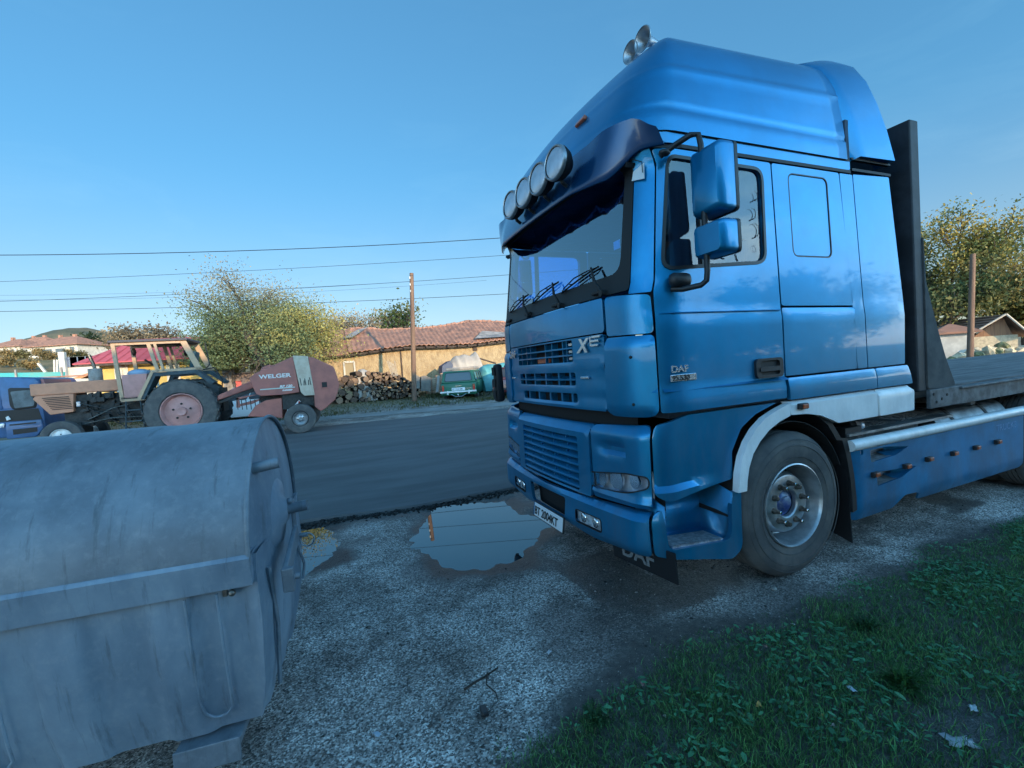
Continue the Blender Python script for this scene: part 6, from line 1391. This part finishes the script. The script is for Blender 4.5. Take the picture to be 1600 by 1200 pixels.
slab('blue_crate', [(691, 572), (703, 564), (708, 570), (706, 583), (691, 584)], 23.6, .8, mat('slate_blue', (.07, .09, .14), .7), 'dark blue sheet-covered crate at the left foot of the beige tarpaulin', 'crate')
mb = MB(); a = onY(746, 559, 25.4); b_ = onY(775, 568, 25.0); mb.tube([a, b_], .05, 6); o = mb.build('timber_pole', beam, None); tag(o, 'dark timber pole leaning above the teal tarpaulin', 'timber')
# concrete strip along the far side
X_ = axis(-60, 60, -8, 14, .25, 1.3); Tn = np.linspace(0, 1, 8); Xg, Tg = np.meshgrid(X_, Tn); y0 = np.interp(Xg, [-60, 0, 6, 60], [19.5, 17.25, 15.9, 8.5]) + (fbm(Xg, Tg * 0, .8, 3) - .5) * .3; y1 = y0 + 1.15 + (fbm(Xg, Xg * 0, 1.1, 4) - .5) * .35; Yg = y0 + (y1 - y0) * Tg
Zg = hfun(Xg, Yg) + .015; 
V = np.stack([Xg, Yg, Zg], -1).reshape(-1, 3); n_, k_ = Xg.shape; i, j = np.meshgrid(np.arange(n_ - 1), np.arange(k_ - 1), indexing='ij'); a = (i * k_ + j).ravel()
struct(npmesh('path', V, np.stack([a, a + 1, a + k_ + 1, a + k_], 1), mat('pale_concrete', (.27, .26, .25), .9, col2=(.20, .19, .18), vscale=1.5, detail=9), None, True))
# ------------------------------------------------------------ vehicles across the road
tan = mat('faded_orange_paint', (.56, .24, .14), .6, col2=(.46, .20, .12), vscale=3, bump=.1)
fred = mat('faded_red_paint', (.36, .12, .095), .6, col2=(.26, .09, .075), vscale=3, detail=10)
rred = mat('wheel_red', (.48, .24, .22), .65, col2=(.40, .20, .18), vscale=5)
eng = mat('engine_black', (.014, .015, .016), .7, col2=(.035, .034, .033), vscale=14, bump=.4, bscale=20)
blut = mat('old_blue', (.022, .045, .058), .6, var=.3, vscale=6)
cglass = glassmat('old_glass', (.72, .78, .80), .9, 1.5)
def wheel(par, c, r, w, rimr, rimm, name='wheel', lugs=0, nuts=5, dish=.1, side=1, hubm=None):
    """axis along y, outer face towards +y*side"""
    e = bpy.data.objects.new(name, None); COL.objects.link(e); e.parent = par; e.location = c; e.scale = (1, side, 1)
    mb = MB(); mb.lathe([(w * .30, rimr * .98), (w * .47, rimr + .03), (w * .5, rimr + (r - rimr) * .5), (w * .46, r * .965), (w * .38, r), (-w * .38, r), (-w * .46, r * .965), (-w * .5, rimr + (r - rimr) * .5), (-w * .4, rimr)], n=48)
    mb.build('tyre', M['tyre'], e, smooth=40)
    if lugs:
        mb = MB()
        for k in range(lugs):
            for s_ in (-1, 1):
                a = 2 * math.pi * (k + (.5 if s_ > 0 else 0)) / lugs
                P = []
                for (yy, da, rr3) in ((w * .02 * s_, 0, r * 1.0), (w * .48 * s_, .16, r * .985), (w * .48 * s_, .16 + .055, r * .985), (w * .02 * s_, .06, r * 1.0)):
                    for dr in (0, .04): P.append(((rr3 + dr) * math.cos(a + da), yy, (rr3 + dr) * math.sin(a + da)))
                mb.add(P, [(0, 2, 4, 6), (1, 7, 5, 3), (0, 1, 3, 2), (2, 3, 5, 4), (4, 5, 7, 6), (6, 7, 1, 0)])
        t_ = mb.build('tyre_lugs', M['tyre'], e)
    mb = MB(); y0 = w * .42
    mb.lathe([(w * .30, rimr * .99), (y0, rimr), (y0 + .01, rimr * .96), (y0 - .02, rimr * .93), (y0 - dish, rimr * .86), (y0 - dish * .8, rimr * .55), (y0 - dish * .4, rimr * .30), (y0 - dish * .4, rimr * .26), (y0 + .02, rimr * .22), (y0 + .02, rimr * .12), (y0 - .01, 0)], n=40); mb.build('rim', rimm, e, smooth=40)
    if nuts:
        mb = MB()
        for k in range(nuts): a = 2 * math.pi * (k + .25) / nuts; q = rimr * (.42 if nuts > 4 else .62); mb.cyl((q * math.cos(a), y0 - dish * .55, q * math.sin(a)), (q * math.cos(a), y0 - dish * .55 + .02, q * math.sin(a)), rimr * .06, n=8)
        mb.build('wheel_bolt', hubm or M['ink'], e, split=True)
    return e
# tractor: x forward, y towards the camera
TR = empty('farm_tractor', 'old orange-brown farm tractor with square glazed cab and big pink rear wheels', 'tractor', (-3.75, 15.95, .175), math.atan2(.18, -.983))
TR.rotation_euler = (0, 0, math.atan2(.02, -1))
for s_ in (1, -1): wheel(TR, (0, .78 * s_, .87), .87, .40, .50, rred, 'rear_wheel', 22, 5, .14, s_)
for s_ in (1, -1): wheel(TR, (3.02, .70 * s_, .44), .44, .22, .24, M['white'], 'front_wheel', 0, 5, .05, s_)
mb = MB(); mb.box((2.55, 0, 1.73), (2.55, .72, .32)); mb.build('bonnet', tan, TR, bevel=.03)
mb = MB(); mb.prism([(3.72, 1.57), (3.78, 1.50), (3.42, 1.05), (2.88, 1.08), (2.83, 1.57)], lambda a, b: (a, -.37, b), (0, .74, 0)); gp_ = mb.build('nose_grille', tan, TR, bevel=.02)
mb = MB()
for k in range(8): z = 1.50 - k * .045; mb.box((3.25 - k * .018, .375, z), (.62 - k * .02, .012, .020))
mb.build('grille_louvres', M['ink'], gp_)
mb = MB(); mb.box((2.2, 0, 1.15), (1.9, .50, .75)); mb.box((1.2, 0, .95), (2.6, .46, .45)); mb.box((3.0, 0, .62), (.5, .6, .3)); mb.box((3.02, 0, .5), (.14, 1.3, .14)); mb.box((0, 0, .87), (.5, 1.3, .35))
r7 = random.Random(7)
for k in range(26): mb.box((r7.uniform(1.5, 2.8), .26 + r7.uniform(0, .12), r7.uniform(.75, 1.5)), (r7.uniform(.06, .28), .12, r7.uniform(.06, .25)), ry=r7.uniform(-.3, .3))
for k in range(7): a = Vector((r7.uniform(1.2, 2.9), .36, r7.uniform(.7, 1.5))); mb.tube([a, a + Vector((r7.uniform(-.5, .2), .05, r7.uniform(-.4, .1))), a + Vector((-.7, .02, -.3))], .018, 6)
mb.build('engine', eng, TR)
mb = MB(); mb.box((2.72, .40, 1.28), (.10, .05, .14)); mb.box((1.62, .42, 1.40), (.12, .04, .09)); mb.build('filter_bowl', M['lens'], TR, bevel=.02, split=True)
mb = MB(); mb.tube([(1.35, .42, 1.20), (1.9, .46, 1.10), (2.3, .5, .92), (2.5, .48, .84)], .018, 6); mb.tube([(1.1, .45, .80), (1.9, .48, .84), (2.6, .45, .74)], .02, 6); mb.build('steering_rod', M['nut'], TR)
mb = MB(); mb.cyl((2.42, 0, 1.86), (2.42, 0, 2.22), .17, n=20); mb.build('muffler', mat('muffler_grey', (.30, .29, .28), .7, col2=(.2, .17, .15), vscale=5), TR, smooth=40)
mb = MB(); mb.tube([(2.42, 0, 2.2), (2.45, 0, 2.36), (2.53, 0, 2.60)], .045, 12); mb.build('exhaust_stack', M['nut'], TR, smooth=40)
cab_posts = {'front': ((1.60, 1.30), (1.66, 2.82)), 'mid': ((.75, 2.0), (.92, 2.80)), 'rear': ((-.42, 1.98), (-.10, 2.82))}
fr_ = mat('cab_frame_orange', (.46, .31, .20), .6, col2=(.38, .26, .17), vscale=4)
for s_ in (1, -1):
    y = .62 * s_
    mb = MB()
    def post(a, b_, w=.07, d=.06):
        A, B = Vector((a[0], y, a[1])), Vector((b_[0], y, b_[1])); dx = Vector((w / 2, 0, 0)); dy = Vector((0, d / 2, 0)); P = [A - dx - dy, A + dx - dy, A + dx + dy, A - dx + dy, B - dx - dy, B + dx - dy, B + dx + dy, B - dx + dy]
        mb.add(P, [(0, 1, 2, 3), (4, 7, 6, 5), (0, 4, 5, 1), (1, 5, 6, 2), (2, 6, 7, 3), (3, 7, 4, 0)])
    post((1.56, 1.28), (1.66, 2.84), .10); post((.60, 2.02), (.78, 2.82), .10); post((.45, 2.02), (.62, 2.82), .07); post((-.50, 2.0), (-.13, 2.84), .17); post((.88, 1.32), (.62, 2.0), .08)
    mb.box((1.22, y, 1.30), (.74, .06, .09)); mb.box((.10, y, 2.04), (1.35, .06, .07)); mb.box((.75, y, 2.82), (1.85, .05, .07)); mb.build('cab_frame', fr_, TR)
    gl_ = MB(); gl_.add([(1.0, y, 1.40), (1.54, y, 1.40), (1.60, y, 2.76), (.82, y, 2.76), (.66, y, 2.05)], [(0, 1, 2, 3, 4)]); 
    if s_ < 0: gl_.build('cab_glass', cglass, TR)
    gl_ = MB(); gl_.add([(-.42, y, 2.07), (.44, y, 2.07), (.58, y, 2.77), (-.16, y, 2.77)], [(0, 1, 2, 3)]); gl_.build('cab_glass', cglass, TR)
    # fender
    mb = MB(); F_ = [(1.0, 1.30), (.62, 1.98), (-.50, 2.0), (-.95, 1.62), (-.88, 1.56), (-.46, 1.90), (.56, 1.88), (.88, 1.28)]
    mb.prism(F_, lambda a, b: (a, .55 * s_, b), (0, .45 * s_, 0)); mb.build('fender', blut, TR)
    mb = MB(); mb.prism([(1.06, 1.30), (.66, 2.02), (.58, 2.0), (.97, 1.28)], lambda a, b: (a, .72 * s_, b), (0, .30 * s_, 0)); mb.build('fender_trim', fr_, TR)
mb = MB(); mb.box((.75, 0, 2.885), (2.02, 1.40, .07)); mb.build('cab_roof', mat('roof_dark', (.06, .06, .075), .6), TR, bevel=.02)
mb = MB(); mb.box((1.33, 0, 1.35), (.5, 1.3, .06)); mb.build('cab_floor', eng, TR)
mb = MB(); mb.prism([(1.50, 1.35), (1.02, 1.35), (.88, 1.98), (1.52, 1.98)], lambda a, b: (a, .15, b), (0, .5, 0)); mb.build('cab_panel', rred, TR)
mb = MB(); mb.sphere((1.18, .35, 2.02), .22, 10, 6, sc=(1.4, 1, .5), jit=.1); mb.build('blue_bag', mat('pale_blue_bag', (.22, .32, .45), .7), TR, smooth=60)
mb = MB(); mb.box((.05, 0, 2.05), (.45, .5, .12)); mb.box((-.22, 0, 2.32), (.12, .46, .50), ry=-.25); mb.build('driver_seat', mat('teal_seat', (.03, .08, .10), .6), TR, bevel=.04)
mb = MB(); mb.cyl((.95, 0, 1.9), (.78, 0, 2.2), .02); mb.lathe([(.0, .19), (.015, .205), (.0, .22), (-.015, .205)], (0, 0, 0), 'Z', 20, closed=True); o = mb.build('steering_wheel', M['ink'], TR, smooth=60); 
mb = MB(); mb.tube([(.65, .3, 2.12), (.80, .32, 2.22), (1.02, .3, 2.38)], .03, 6); mb.build('control_lever', M['ink'], TR)
for x_, z_ in ((1.32, 2.62), (-.05, 2.55)): mb = MB(); mb.sphere((x_, .2, z_), .11, 12, 8, sc=(.5, 1, 1)); mb.build('work_lamp', M['ink'], TR, smooth=60)
mb = MB()
for x_ in (1.40, 1.05): mb.tube([(x_, .82, 1.26), (x_ + (.06 if x_ > 1.2 else -.06), .86, .50)], .02, 6)
for z_ in (.72, 1.02): mb.box((1.22, .85, z_), (.38, .14, .03))
mb.build('step_ladder', blut, TR)
mb = MB(); mb.tube([(-.62, .35, 2.05), (-.72, .35, 2.15), (-.64, .35, 2.78)], .02, 6); mb.tube([(-.5, .4, 2.0), (-.85, .4, 2.05), (-1.05, .4, 1.7), (-1.0, .4, 1.3)], .02, 6); mb.box((-.75, 0, .85), (.5, .6, .12)); mb.box((-.95, 0, 1.1), (.1, .7, .7)); mb.build('rear_linkage', eng, TR)
mb = MB(); mb.prism([(2.8, .50), (1.5, .52), (1.0, .40), (1.0, .34), (2.85, .40)], lambda a, b: (a, .75, b), (0, .1, 0)); mb.build('side_rail', M['lens'], TR)

for o in list(TR.children):
    if 'wheel' in o.name and o.name.split('.')[0] != 'steering_wheel': o.location.x *= .89
    else: o.scale.x *= .89

# red round baler
bq = onY(470, 640, 14.35); BL = empty('round_baler', 'faded red round baler hitched behind the tractor, with a white stripe', 'baler', (bq.x, 14.35, .17))
def bp_(pts, d0, d1, name, m, bevel=.02): 
    mb = MB(); mb.prism([(onY(a, b, 14.35).x - bq.x, onY(a, b, 14.35).z - .17) for a, b in pts], lambda a, b: (a, d0, b), (0, d1, 0)); return mb.build(name, m, BL, bevel=bevel)
front = [(389.5, 592), (397, 584), (458.5, 556.5), (468, 613), (440, 617), (408, 619), (400, 616)]
rear = [(481.5, 557.5), (490, 558.5), (521, 573), (524.5, 581), (530.5, 600), (529, 608), (524, 624), (511, 636), (501.5, 642.5), (492, 636), (491, 618), (484, 580)]
fs0 = bp_(front, 0, 1.9, 'front_body', fred); rb0 = bp_(rear, 0, 1.9, 'tailgate', fred)
bp_([(457, 555.5), (481, 556.5), (492, 617.5), (476, 618.5), (470, 613)], -.03, 1.96, 'white_stripe', mat('dirty_white', (.46, .40, .32), .7, col2=(.38, .31, .24), vscale=5))
bp_([(468, 562), (486, 562), (492, 634), (474, 632), (466, 624), (452, 640), (442, 640), (440, 618)], .12, 1.66, 'inner_body', eng, 0)
bp_([(407, 574), (420, 569), (425, 571), (404, 583)], .2, 1.5, 'top_hood', fred)
bp_([(440, 622), (441, 655), (428, 652), (385, 652), (398, 634), (414, 626)], .15, 1.6, 'pickup_cover', fred)
bp_([(402, 620), (440, 620), (440, 632), (405, 632)], .3, 1.3, 'lower_frame', eng, 0)
bp_([(389, 594), (392, 606), (330, 628), (331, 619)], .7, .35, 'drawbar', fred)
bp_([(392, 606), (330, 630), (330, 634), (393, 612)], .72, .25, 'drawbar_shaft', eng, 0)
for pts_ in ([(366, 622), (370, 622), (372, 638), (366, 638)], [(396, 617), (400, 617), (366, 626), (366, 622)], [(412, 622), (392, 632), (372, 636), (372, 632), (398, 625)]): bp_(pts_, .3, .08, 'guard_bar', fred, 0)
mb = MB()
for k in range(7): a = onY(370 + k * 7, 624, 14.6); b_ = onY(372 + k * 7, 640, 14.6); mb.tube([a - Vector((bq.x, 14.35, .17)), b_ - Vector((bq.x, 14.35, .17))], .012, 5)
mb.build('tine_bars', eng, BL)
hp_ = onY(507, 601, 14.35); mb = MB(); mb.box((hp_.x - bq.x, -.005, hp_.z - .17), (.20, .03, .22)); hb = mb.build('inspection_hole', fred, rb0, bevel=.008); mb = MB(); mb.box((hp_.x - bq.x, -.022, hp_.z - .17), (.14, .01, .15)); mb.build('hole_dark', M['ink'], hb)
wt = mat('white_letters', (.62, .60, .58), .6)
def btxt(body, px, py, size, nm, sx=1, sh=0, m=wt, px2=None): p = onY(px, py, 14.35); text(nm, body, m, fs0, (p.x - bq.x, -.008, p.z - .17), (1, 0, .0), (0, 0, 1), size, .002, sh, sx, .004)
btxt('WELGER', 405, 592, .155, 'maker_letters', 1.33); btxt('RP 120', 437, 605.5, .085, 'model_letters', 1.3, .2); btxt('RANGER', 441.5, 611, .055, 'series_letters', 1.2, .2)
p = onY(434, 606.8, 14.35); mb = MB(); mb.box((p.x - bq.x, -.006, p.z - .17), (.88, .006, .028)); mb.build('body_line', mat('pale_green', (.40, .50, .46), .6), fs0)
p = onY(470.5, 597, 14.35)
mb = MB()
for k, (dx, h_) in enumerate(((0, .22), (.07, .14), (.12, .20), (.19, .15), (.25, .22))): mb.tube([(p.x - bq.x + dx, -.036, p.z - .17 - .1), (p.x - bq.x + dx - .02 + .03 * (k % 2), -.036, p.z - .17 - .1 + h_)], .010, 5)
mb.build('graffiti', eng, BL)
wheel(BL, (onY(470, 655, 14.3).x - bq.x, -.05, .415), .415, .34, .20, M['steel'], 'wheel', 0, 6, .1, -1)
wheel(BL, (onY(470, 655, 14.3).x - bq.x + .1, 1.95, .415), .415, .34, .20, M['steel'], 'wheel', 0, 6, .1, 1)
q = onY(366, 647, 14.6); wheel(BL, (q.x - bq.x, .2, .25), .25, .14, .13, M['white'], 'jockey_wheel', 0, 5, .04, -1)

# cars: x forward, y left
def car(name, label, loc, rz, Lc, Wc, Hc, bm, hood=.9, belt=.62, rearhood=0, tilt=.35, bumper=None, lights=True, lampm=None, plate=None, roofm=None, vertical=False):
    e = empty(name, label, 'car', loc, rz); gl_z = belt * Hc; h0 = .24; w2 = Wc / 2
    prof = [(-Lc / 2, h0 + .08), (-Lc / 2 + .02, gl_z * .98), (Lc / 2 - hood * .98, gl_z), (Lc / 2 - .1, gl_z * .88), (Lc / 2, gl_z * .6), (Lc / 2 - .02, h0)]
    mb = MB(); mb.prism(prof + [(-Lc / 2 + .05, h0)], lambda a, b: (a, -w2, b), (0, Wc, 0)); b_ = mb.build('body', bm, e, bevel=.06, seg=3, smooth=50)
    r0, r1 = -Lc / 2 + rearhood, Lc / 2 - hood; wi = w2 - .13; P = [(r0 + .02, -w2 + .03, gl_z - .03), (r1, -w2 + .03, gl_z - .03), (r1, w2 - .03, gl_z - .03), (r0 + .02, w2 - .03, gl_z - .03), (r0 + tilt * .6, -wi, Hc - .03), (r1 - tilt * 1.4, -wi, Hc - .03), (r1 - tilt * 1.4, wi, Hc - .03), (r0 + tilt * .6, wi, Hc - .03)]
    mb = MB(); mb.add(P, [(0, 3, 2, 1), (4, 5, 6, 7), (0, 1, 5, 4), (1, 2, 6, 5), (2, 3, 7, 6), (3, 0, 4, 7)]); g = mb.build('cabin', bm, e, bevel=.05, seg=3, smooth=50)
    V = [Vector(p) for p in P]
    def pane(a, b2, c, d, nm, u0=.1, u1=.9, v0=.16, v1=.86):
        f = lambda u, v: (V[a].lerp(V[b2], u)).lerp(V[d].lerp(V[c], u), v)
        n = (V[b2] - V[a]).cross(V[d] - V[a]).normalized(); cc = sum(V, Vector()) / 8
        if (V[a] - cc).dot(n) < 0: n = -n
        R__ = rr(u0, v0, u1, v1, .06, 3); mb = MB(); mb.v = [f(u, v) + n * .006 for u, v in R__]; mb.f = [tuple(range(len(R__)))]; o = mb.build(nm, win, e, solid=.008)
        sl_ = [f(u, v) + n * .010 for u, v in R__]; mb = MB(); mb.tube(sl_ + [sl_[0]], .012, 5); mb.build('window_seal', M['rubber'], o)
    pane(3, 0, 4, 7, 'rear_window'); pane(1, 2, 6, 5, 'windscreen')
    for s_ in ((0, 1, 5, 4), (2, 3, 7, 6)): pane(*s_, 'side_window', .06, .34); pane(*s_, 'side_window', .37, .64); pane(*s_, 'side_window', .67, .92)
    for x_ in (-Lc * .30, Lc * .32):
        for s_ in (1, -1): wheel(e, (x_, (w2 - .10) * s_, .29), .29, .16, .17, M['steel'], 'wheel', 0, 4, .04, s_)
    bmat_ = bumper or M['chrome']; mb = MB(); mb.box((-Lc / 2 - .05, 0, h0 + .16), (.07, Wc + .02, .075)); mb.box((Lc / 2 + .05, 0, h0 + .16), (.07, Wc + .02, .075)); bu = mb.build('bumper', bmat_, e, bevel=.015, split=True)
    lm = lampm or M['red']
    for s_ in (1, -1):
        mb = MB(); mb.box((-Lc / 2 - .005, s_ * (w2 - .11), gl_z - .24), (.04, .10 if vertical else .2, .26 if vertical else .12)); o = mb.build('tail_lamp', lm, e, bevel=.012)
        if vertical: mb = MB(); mb.box((-Lc / 2 - .028, s_ * (w2 - .11), gl_z - .17), (.01, .08, .07)); mb.build('indicator_lens', M['orange'], o)
    return e
green = mat('old_green_paint', (.008, .11, .06), .5, col2=(.014, .135, .08), vscale=2, coat=.15)
c0 = atD(718, 629, 20.3); rz_c = R_(90 - 25)
gc_ = car('green_estate_car', 'old green estate car with roof cover seen from behind, parked in front of the barn', (c0.x + math.sin(R_(25)) * 2.0, c0.y + math.cos(R_(25)) * 2.0, .27), rz_c, 4.0, 1.62, 1.36, green, .95, .60, 0, .25, M['white'], vertical=True)
mb = MB(); mb.box((-.25, 0, 1.42), (2.2, 1.3, .14)); mb.build('roof_cover', mat('grey_cover', (.34, .29, .25), .9, var=.2, vscale=5, bump=.5, bscale=8), gc_, bevel=.05)
mb = MB(); mb.box((-2.02, 0, .52), (.012, .60, .12)); pl_ = mb.build('number_plate', M['plate'], gc_, bevel=.003)
text('plate_characters', 'BT 7544 BM', M['ink'], pl_, (-2.029, .27, .485), (0, -1, 0), (0, 0, 1), .095, .001, sx=.95, bold=.001)
mb = MB(); mb.box((-2.015, -.42, .53), (.012, .34, .02)); mb.box((-2.015, 0, .66), (.014, .28, .02)); mb.build('trim_strip', M['chrome'], gc_, split=True)
mb = MB(); mb.box((-2.10, .48, .38), (.05, .06, .17)); mb.box((-2.10, -.48, .38), (.05, .06, .17)); mb.build('bumper_guard', M['white'], gc_, split=True)
mb = MB(); mb.cyl((-2.0, 0, .24), (-2.22, 0, .24), .02); mb.sphere((-2.22, 0, .29), .03); mb.tube([(-2.02, .35, .30), (-2.04, .15, .19), (-2.04, -.15, .19), (-2.02, -.35, .30)], .012, 6); mb.build('tow_hitch', M['chrome'], gc_)
dr_ = mat('maroon_paint', (.10, .012, .015), .35, coat=.7); c1_ = atD(795, 625, 19.6)
rc_ = car('maroon_car', 'dark maroon car with red tail lamps, mostly hidden behind the lorry front', (c1_.x + 1.2, c1_.y + 1.8, .27), R_(60), 4.2, 1.68, 1.38, dr_, 1.0, .62, .5, .45, M['black'], vertical=True)
wq = atD(372, 640, 17.0); wc_ = car('white_hatchback', 'white hatchback half hidden behind the baler drawbar', (wq.x + .3, wq.y + .8, .2), R_(176), 3.7, 1.6, 1.4, mat('white_paint', (.60, .62, .64), .35, coat=.6), .9, .60, 0, .4, M['black'])
# blue lorry cab at the left edge
vb = mat('old_van_blue', (.045, .115, .26), .5, col2=(.035, .09, .20), vscale=3, coat=.2)
vo_ = onY(30, 690, 17.2); VN = empty('blue_van', 'old blue van parked nose to the tractor at the left edge', 'van', (vo_.x, 17.2, .17))
def vp(pts, d0, d1, name, m, bevel=0, par=None): mb = MB(); mb.prism([(onY(a, b, 17.2).x - vo_.x, onY(a, b, 17.2).z - .17) for a, b in pts], lambda a, b: (a, d0, b), (0, d1, 0)); return mb.build(name, m, par or VN, bevel=bevel, smooth=40)
vb_ = vp([(-60, 596), (-55, 590), (0, 589), (55, 590), (60, 596), (66, 625), (72, 668), (66, 680), (-60, 690)], 0, 2.2, 'body', vb, .06)
vp([(-60, 598), (-3, 594), (5, 640), (-60, 645)], -.02, .05, 'door_panel', vb, .03)
vp(rpoly([(13, 608), (16, 606), (54, 606), (58, 626), (57, 637), (22, 641), (16, 634)], 4), -.03, .05, 'window', M['ink'], .01)
vp(rpoly([(17, 612), (48, 609), (55, 628), (54, 634), (24, 638), (20, 622)], 3), -.04, .03, 'curtained_pane', mat('curtain_grey', (.10, .12, .13), .6, var=.4, vscale=2), 0)
vp([(-60, 646), (60, 638), (66, 655), (-60, 664)], -.015, .04, 'dark_band', M['ink'])
vp([(10, 652), (14, 650), (18, 655), (12, 657)], -.04, .04, 'side_lamp', M['white']); vp([(0, 662), (8, 661), (8, 668), (0, 669)], -.04, .04, 'front_lamp', M['lens'], .01)
vp([(10, 660), (66, 655), (70, 668), (58, 682), (12, 686)], -.05, .08, 'bumper', vb, .02); vp([(22, 671), (60, 667), (60, 674), (23, 679)], -.06, .04, 'bumper_slot', M['ink']); vp([(17, 663), (58, 659), (58, 661), (17, 665)], -.06, .04, 'bumper_slot', M['ink'])
vp([(60, 592), (64, 592), (71, 606), (70, 610), (63, 608)], .1, 1.5, 'red_lamp_panel', mat('dull_red', (.30, .12, .12), .5)); 
wheel(VN, (-1.3, -.02, .42), .42, .22, .24, M['steel'], 'wheel', 0, 6, .05, -1)
gf = slab('grey_fence', [(72, 604), (200, 602), (200, 612), (72, 614)], 19.0, .1, mat('dark_rail', (.05, .05, .055), .8), 'low dark rail fence just behind the tractor bonnet', 'fence')
for k in range(6): mb = MB(); mb.box((-gf.dimensions.x / 2 + .2 + k * .55, -.03, -.5), (.05, .06, 1.3)); mb.build('fence_post', white_w if k % 2 else beam, gf)

# ------------------------------------------------------------ behind the photographer: a long building added to shade the foreground, and the evergreens
LB = empty('shade_building', 'long plain two storey building added behind the photographer to shade the road', 'building', (3.5, -15.2, 0))
mb = MB(); mb.box((0, 0, 3.4), (18.5, 6, 6.8)); mb.build('wall', mat('dull_render', (.09, .08, .07), .9, var=.2, vscale=1), LB)
mb = MB(); W2, D2 = 9.8, 3.6; mb.add([(-W2, -D2, 6.8), (W2, -D2, 6.8), (W2, D2, 6.8), (-W2, D2, 6.8), (-W2 + 1.5, 0, 9.4), (W2 - 1.5, 0, 9.4)], [(0, 1, 5, 4), (2, 3, 4, 5), (1, 2, 5), (3, 0, 4), (0, 3, 2, 1)]); mb.build('roof', tile, LB)
for k in range(7):
    for z in (2.0, 4.8): mb = MB(); mb.box((-7.5 + 2.5 * k, 3.02, z), (1.1, .06, 1.3)); mb.build('window', win, LB)
GR5 = 'evergreens behind the photographer'
dkg = mixcol((.014, .03, .014), (.04, .06, .025), .5, 12)
for k, (x, y, h, s_) in enumerate(((14.8, -13.5, 4.6, .8), (17.2, -14, 3.8, 1.2), (20.0, -13, 5.6, .5), (22.5, -15, 4.0, 1.3), (25, -14, 6.4, .45), (27.5, -16, 4.6, 1.2), (31, -17, 7.6, .5), (-8.5, -14, 8.6, 1.0), (-12, -13, 7, 1.0), (-16, -12, 7.5, 1.1), (36, -18, 7, 1.2), (12.9, -16, 8.4, .9))):
    tree('evergreen tree number %s in the row beyond the long building' % ('one two three four five six seven eight nine ten eleven twelve'.split()[k]), (x, y, 0), h, s_, 6500, dkg, .18, 60 + k, .14, .05, .45 if s_ < .7 else .7, 4, GR5, 'evergreen_tree')
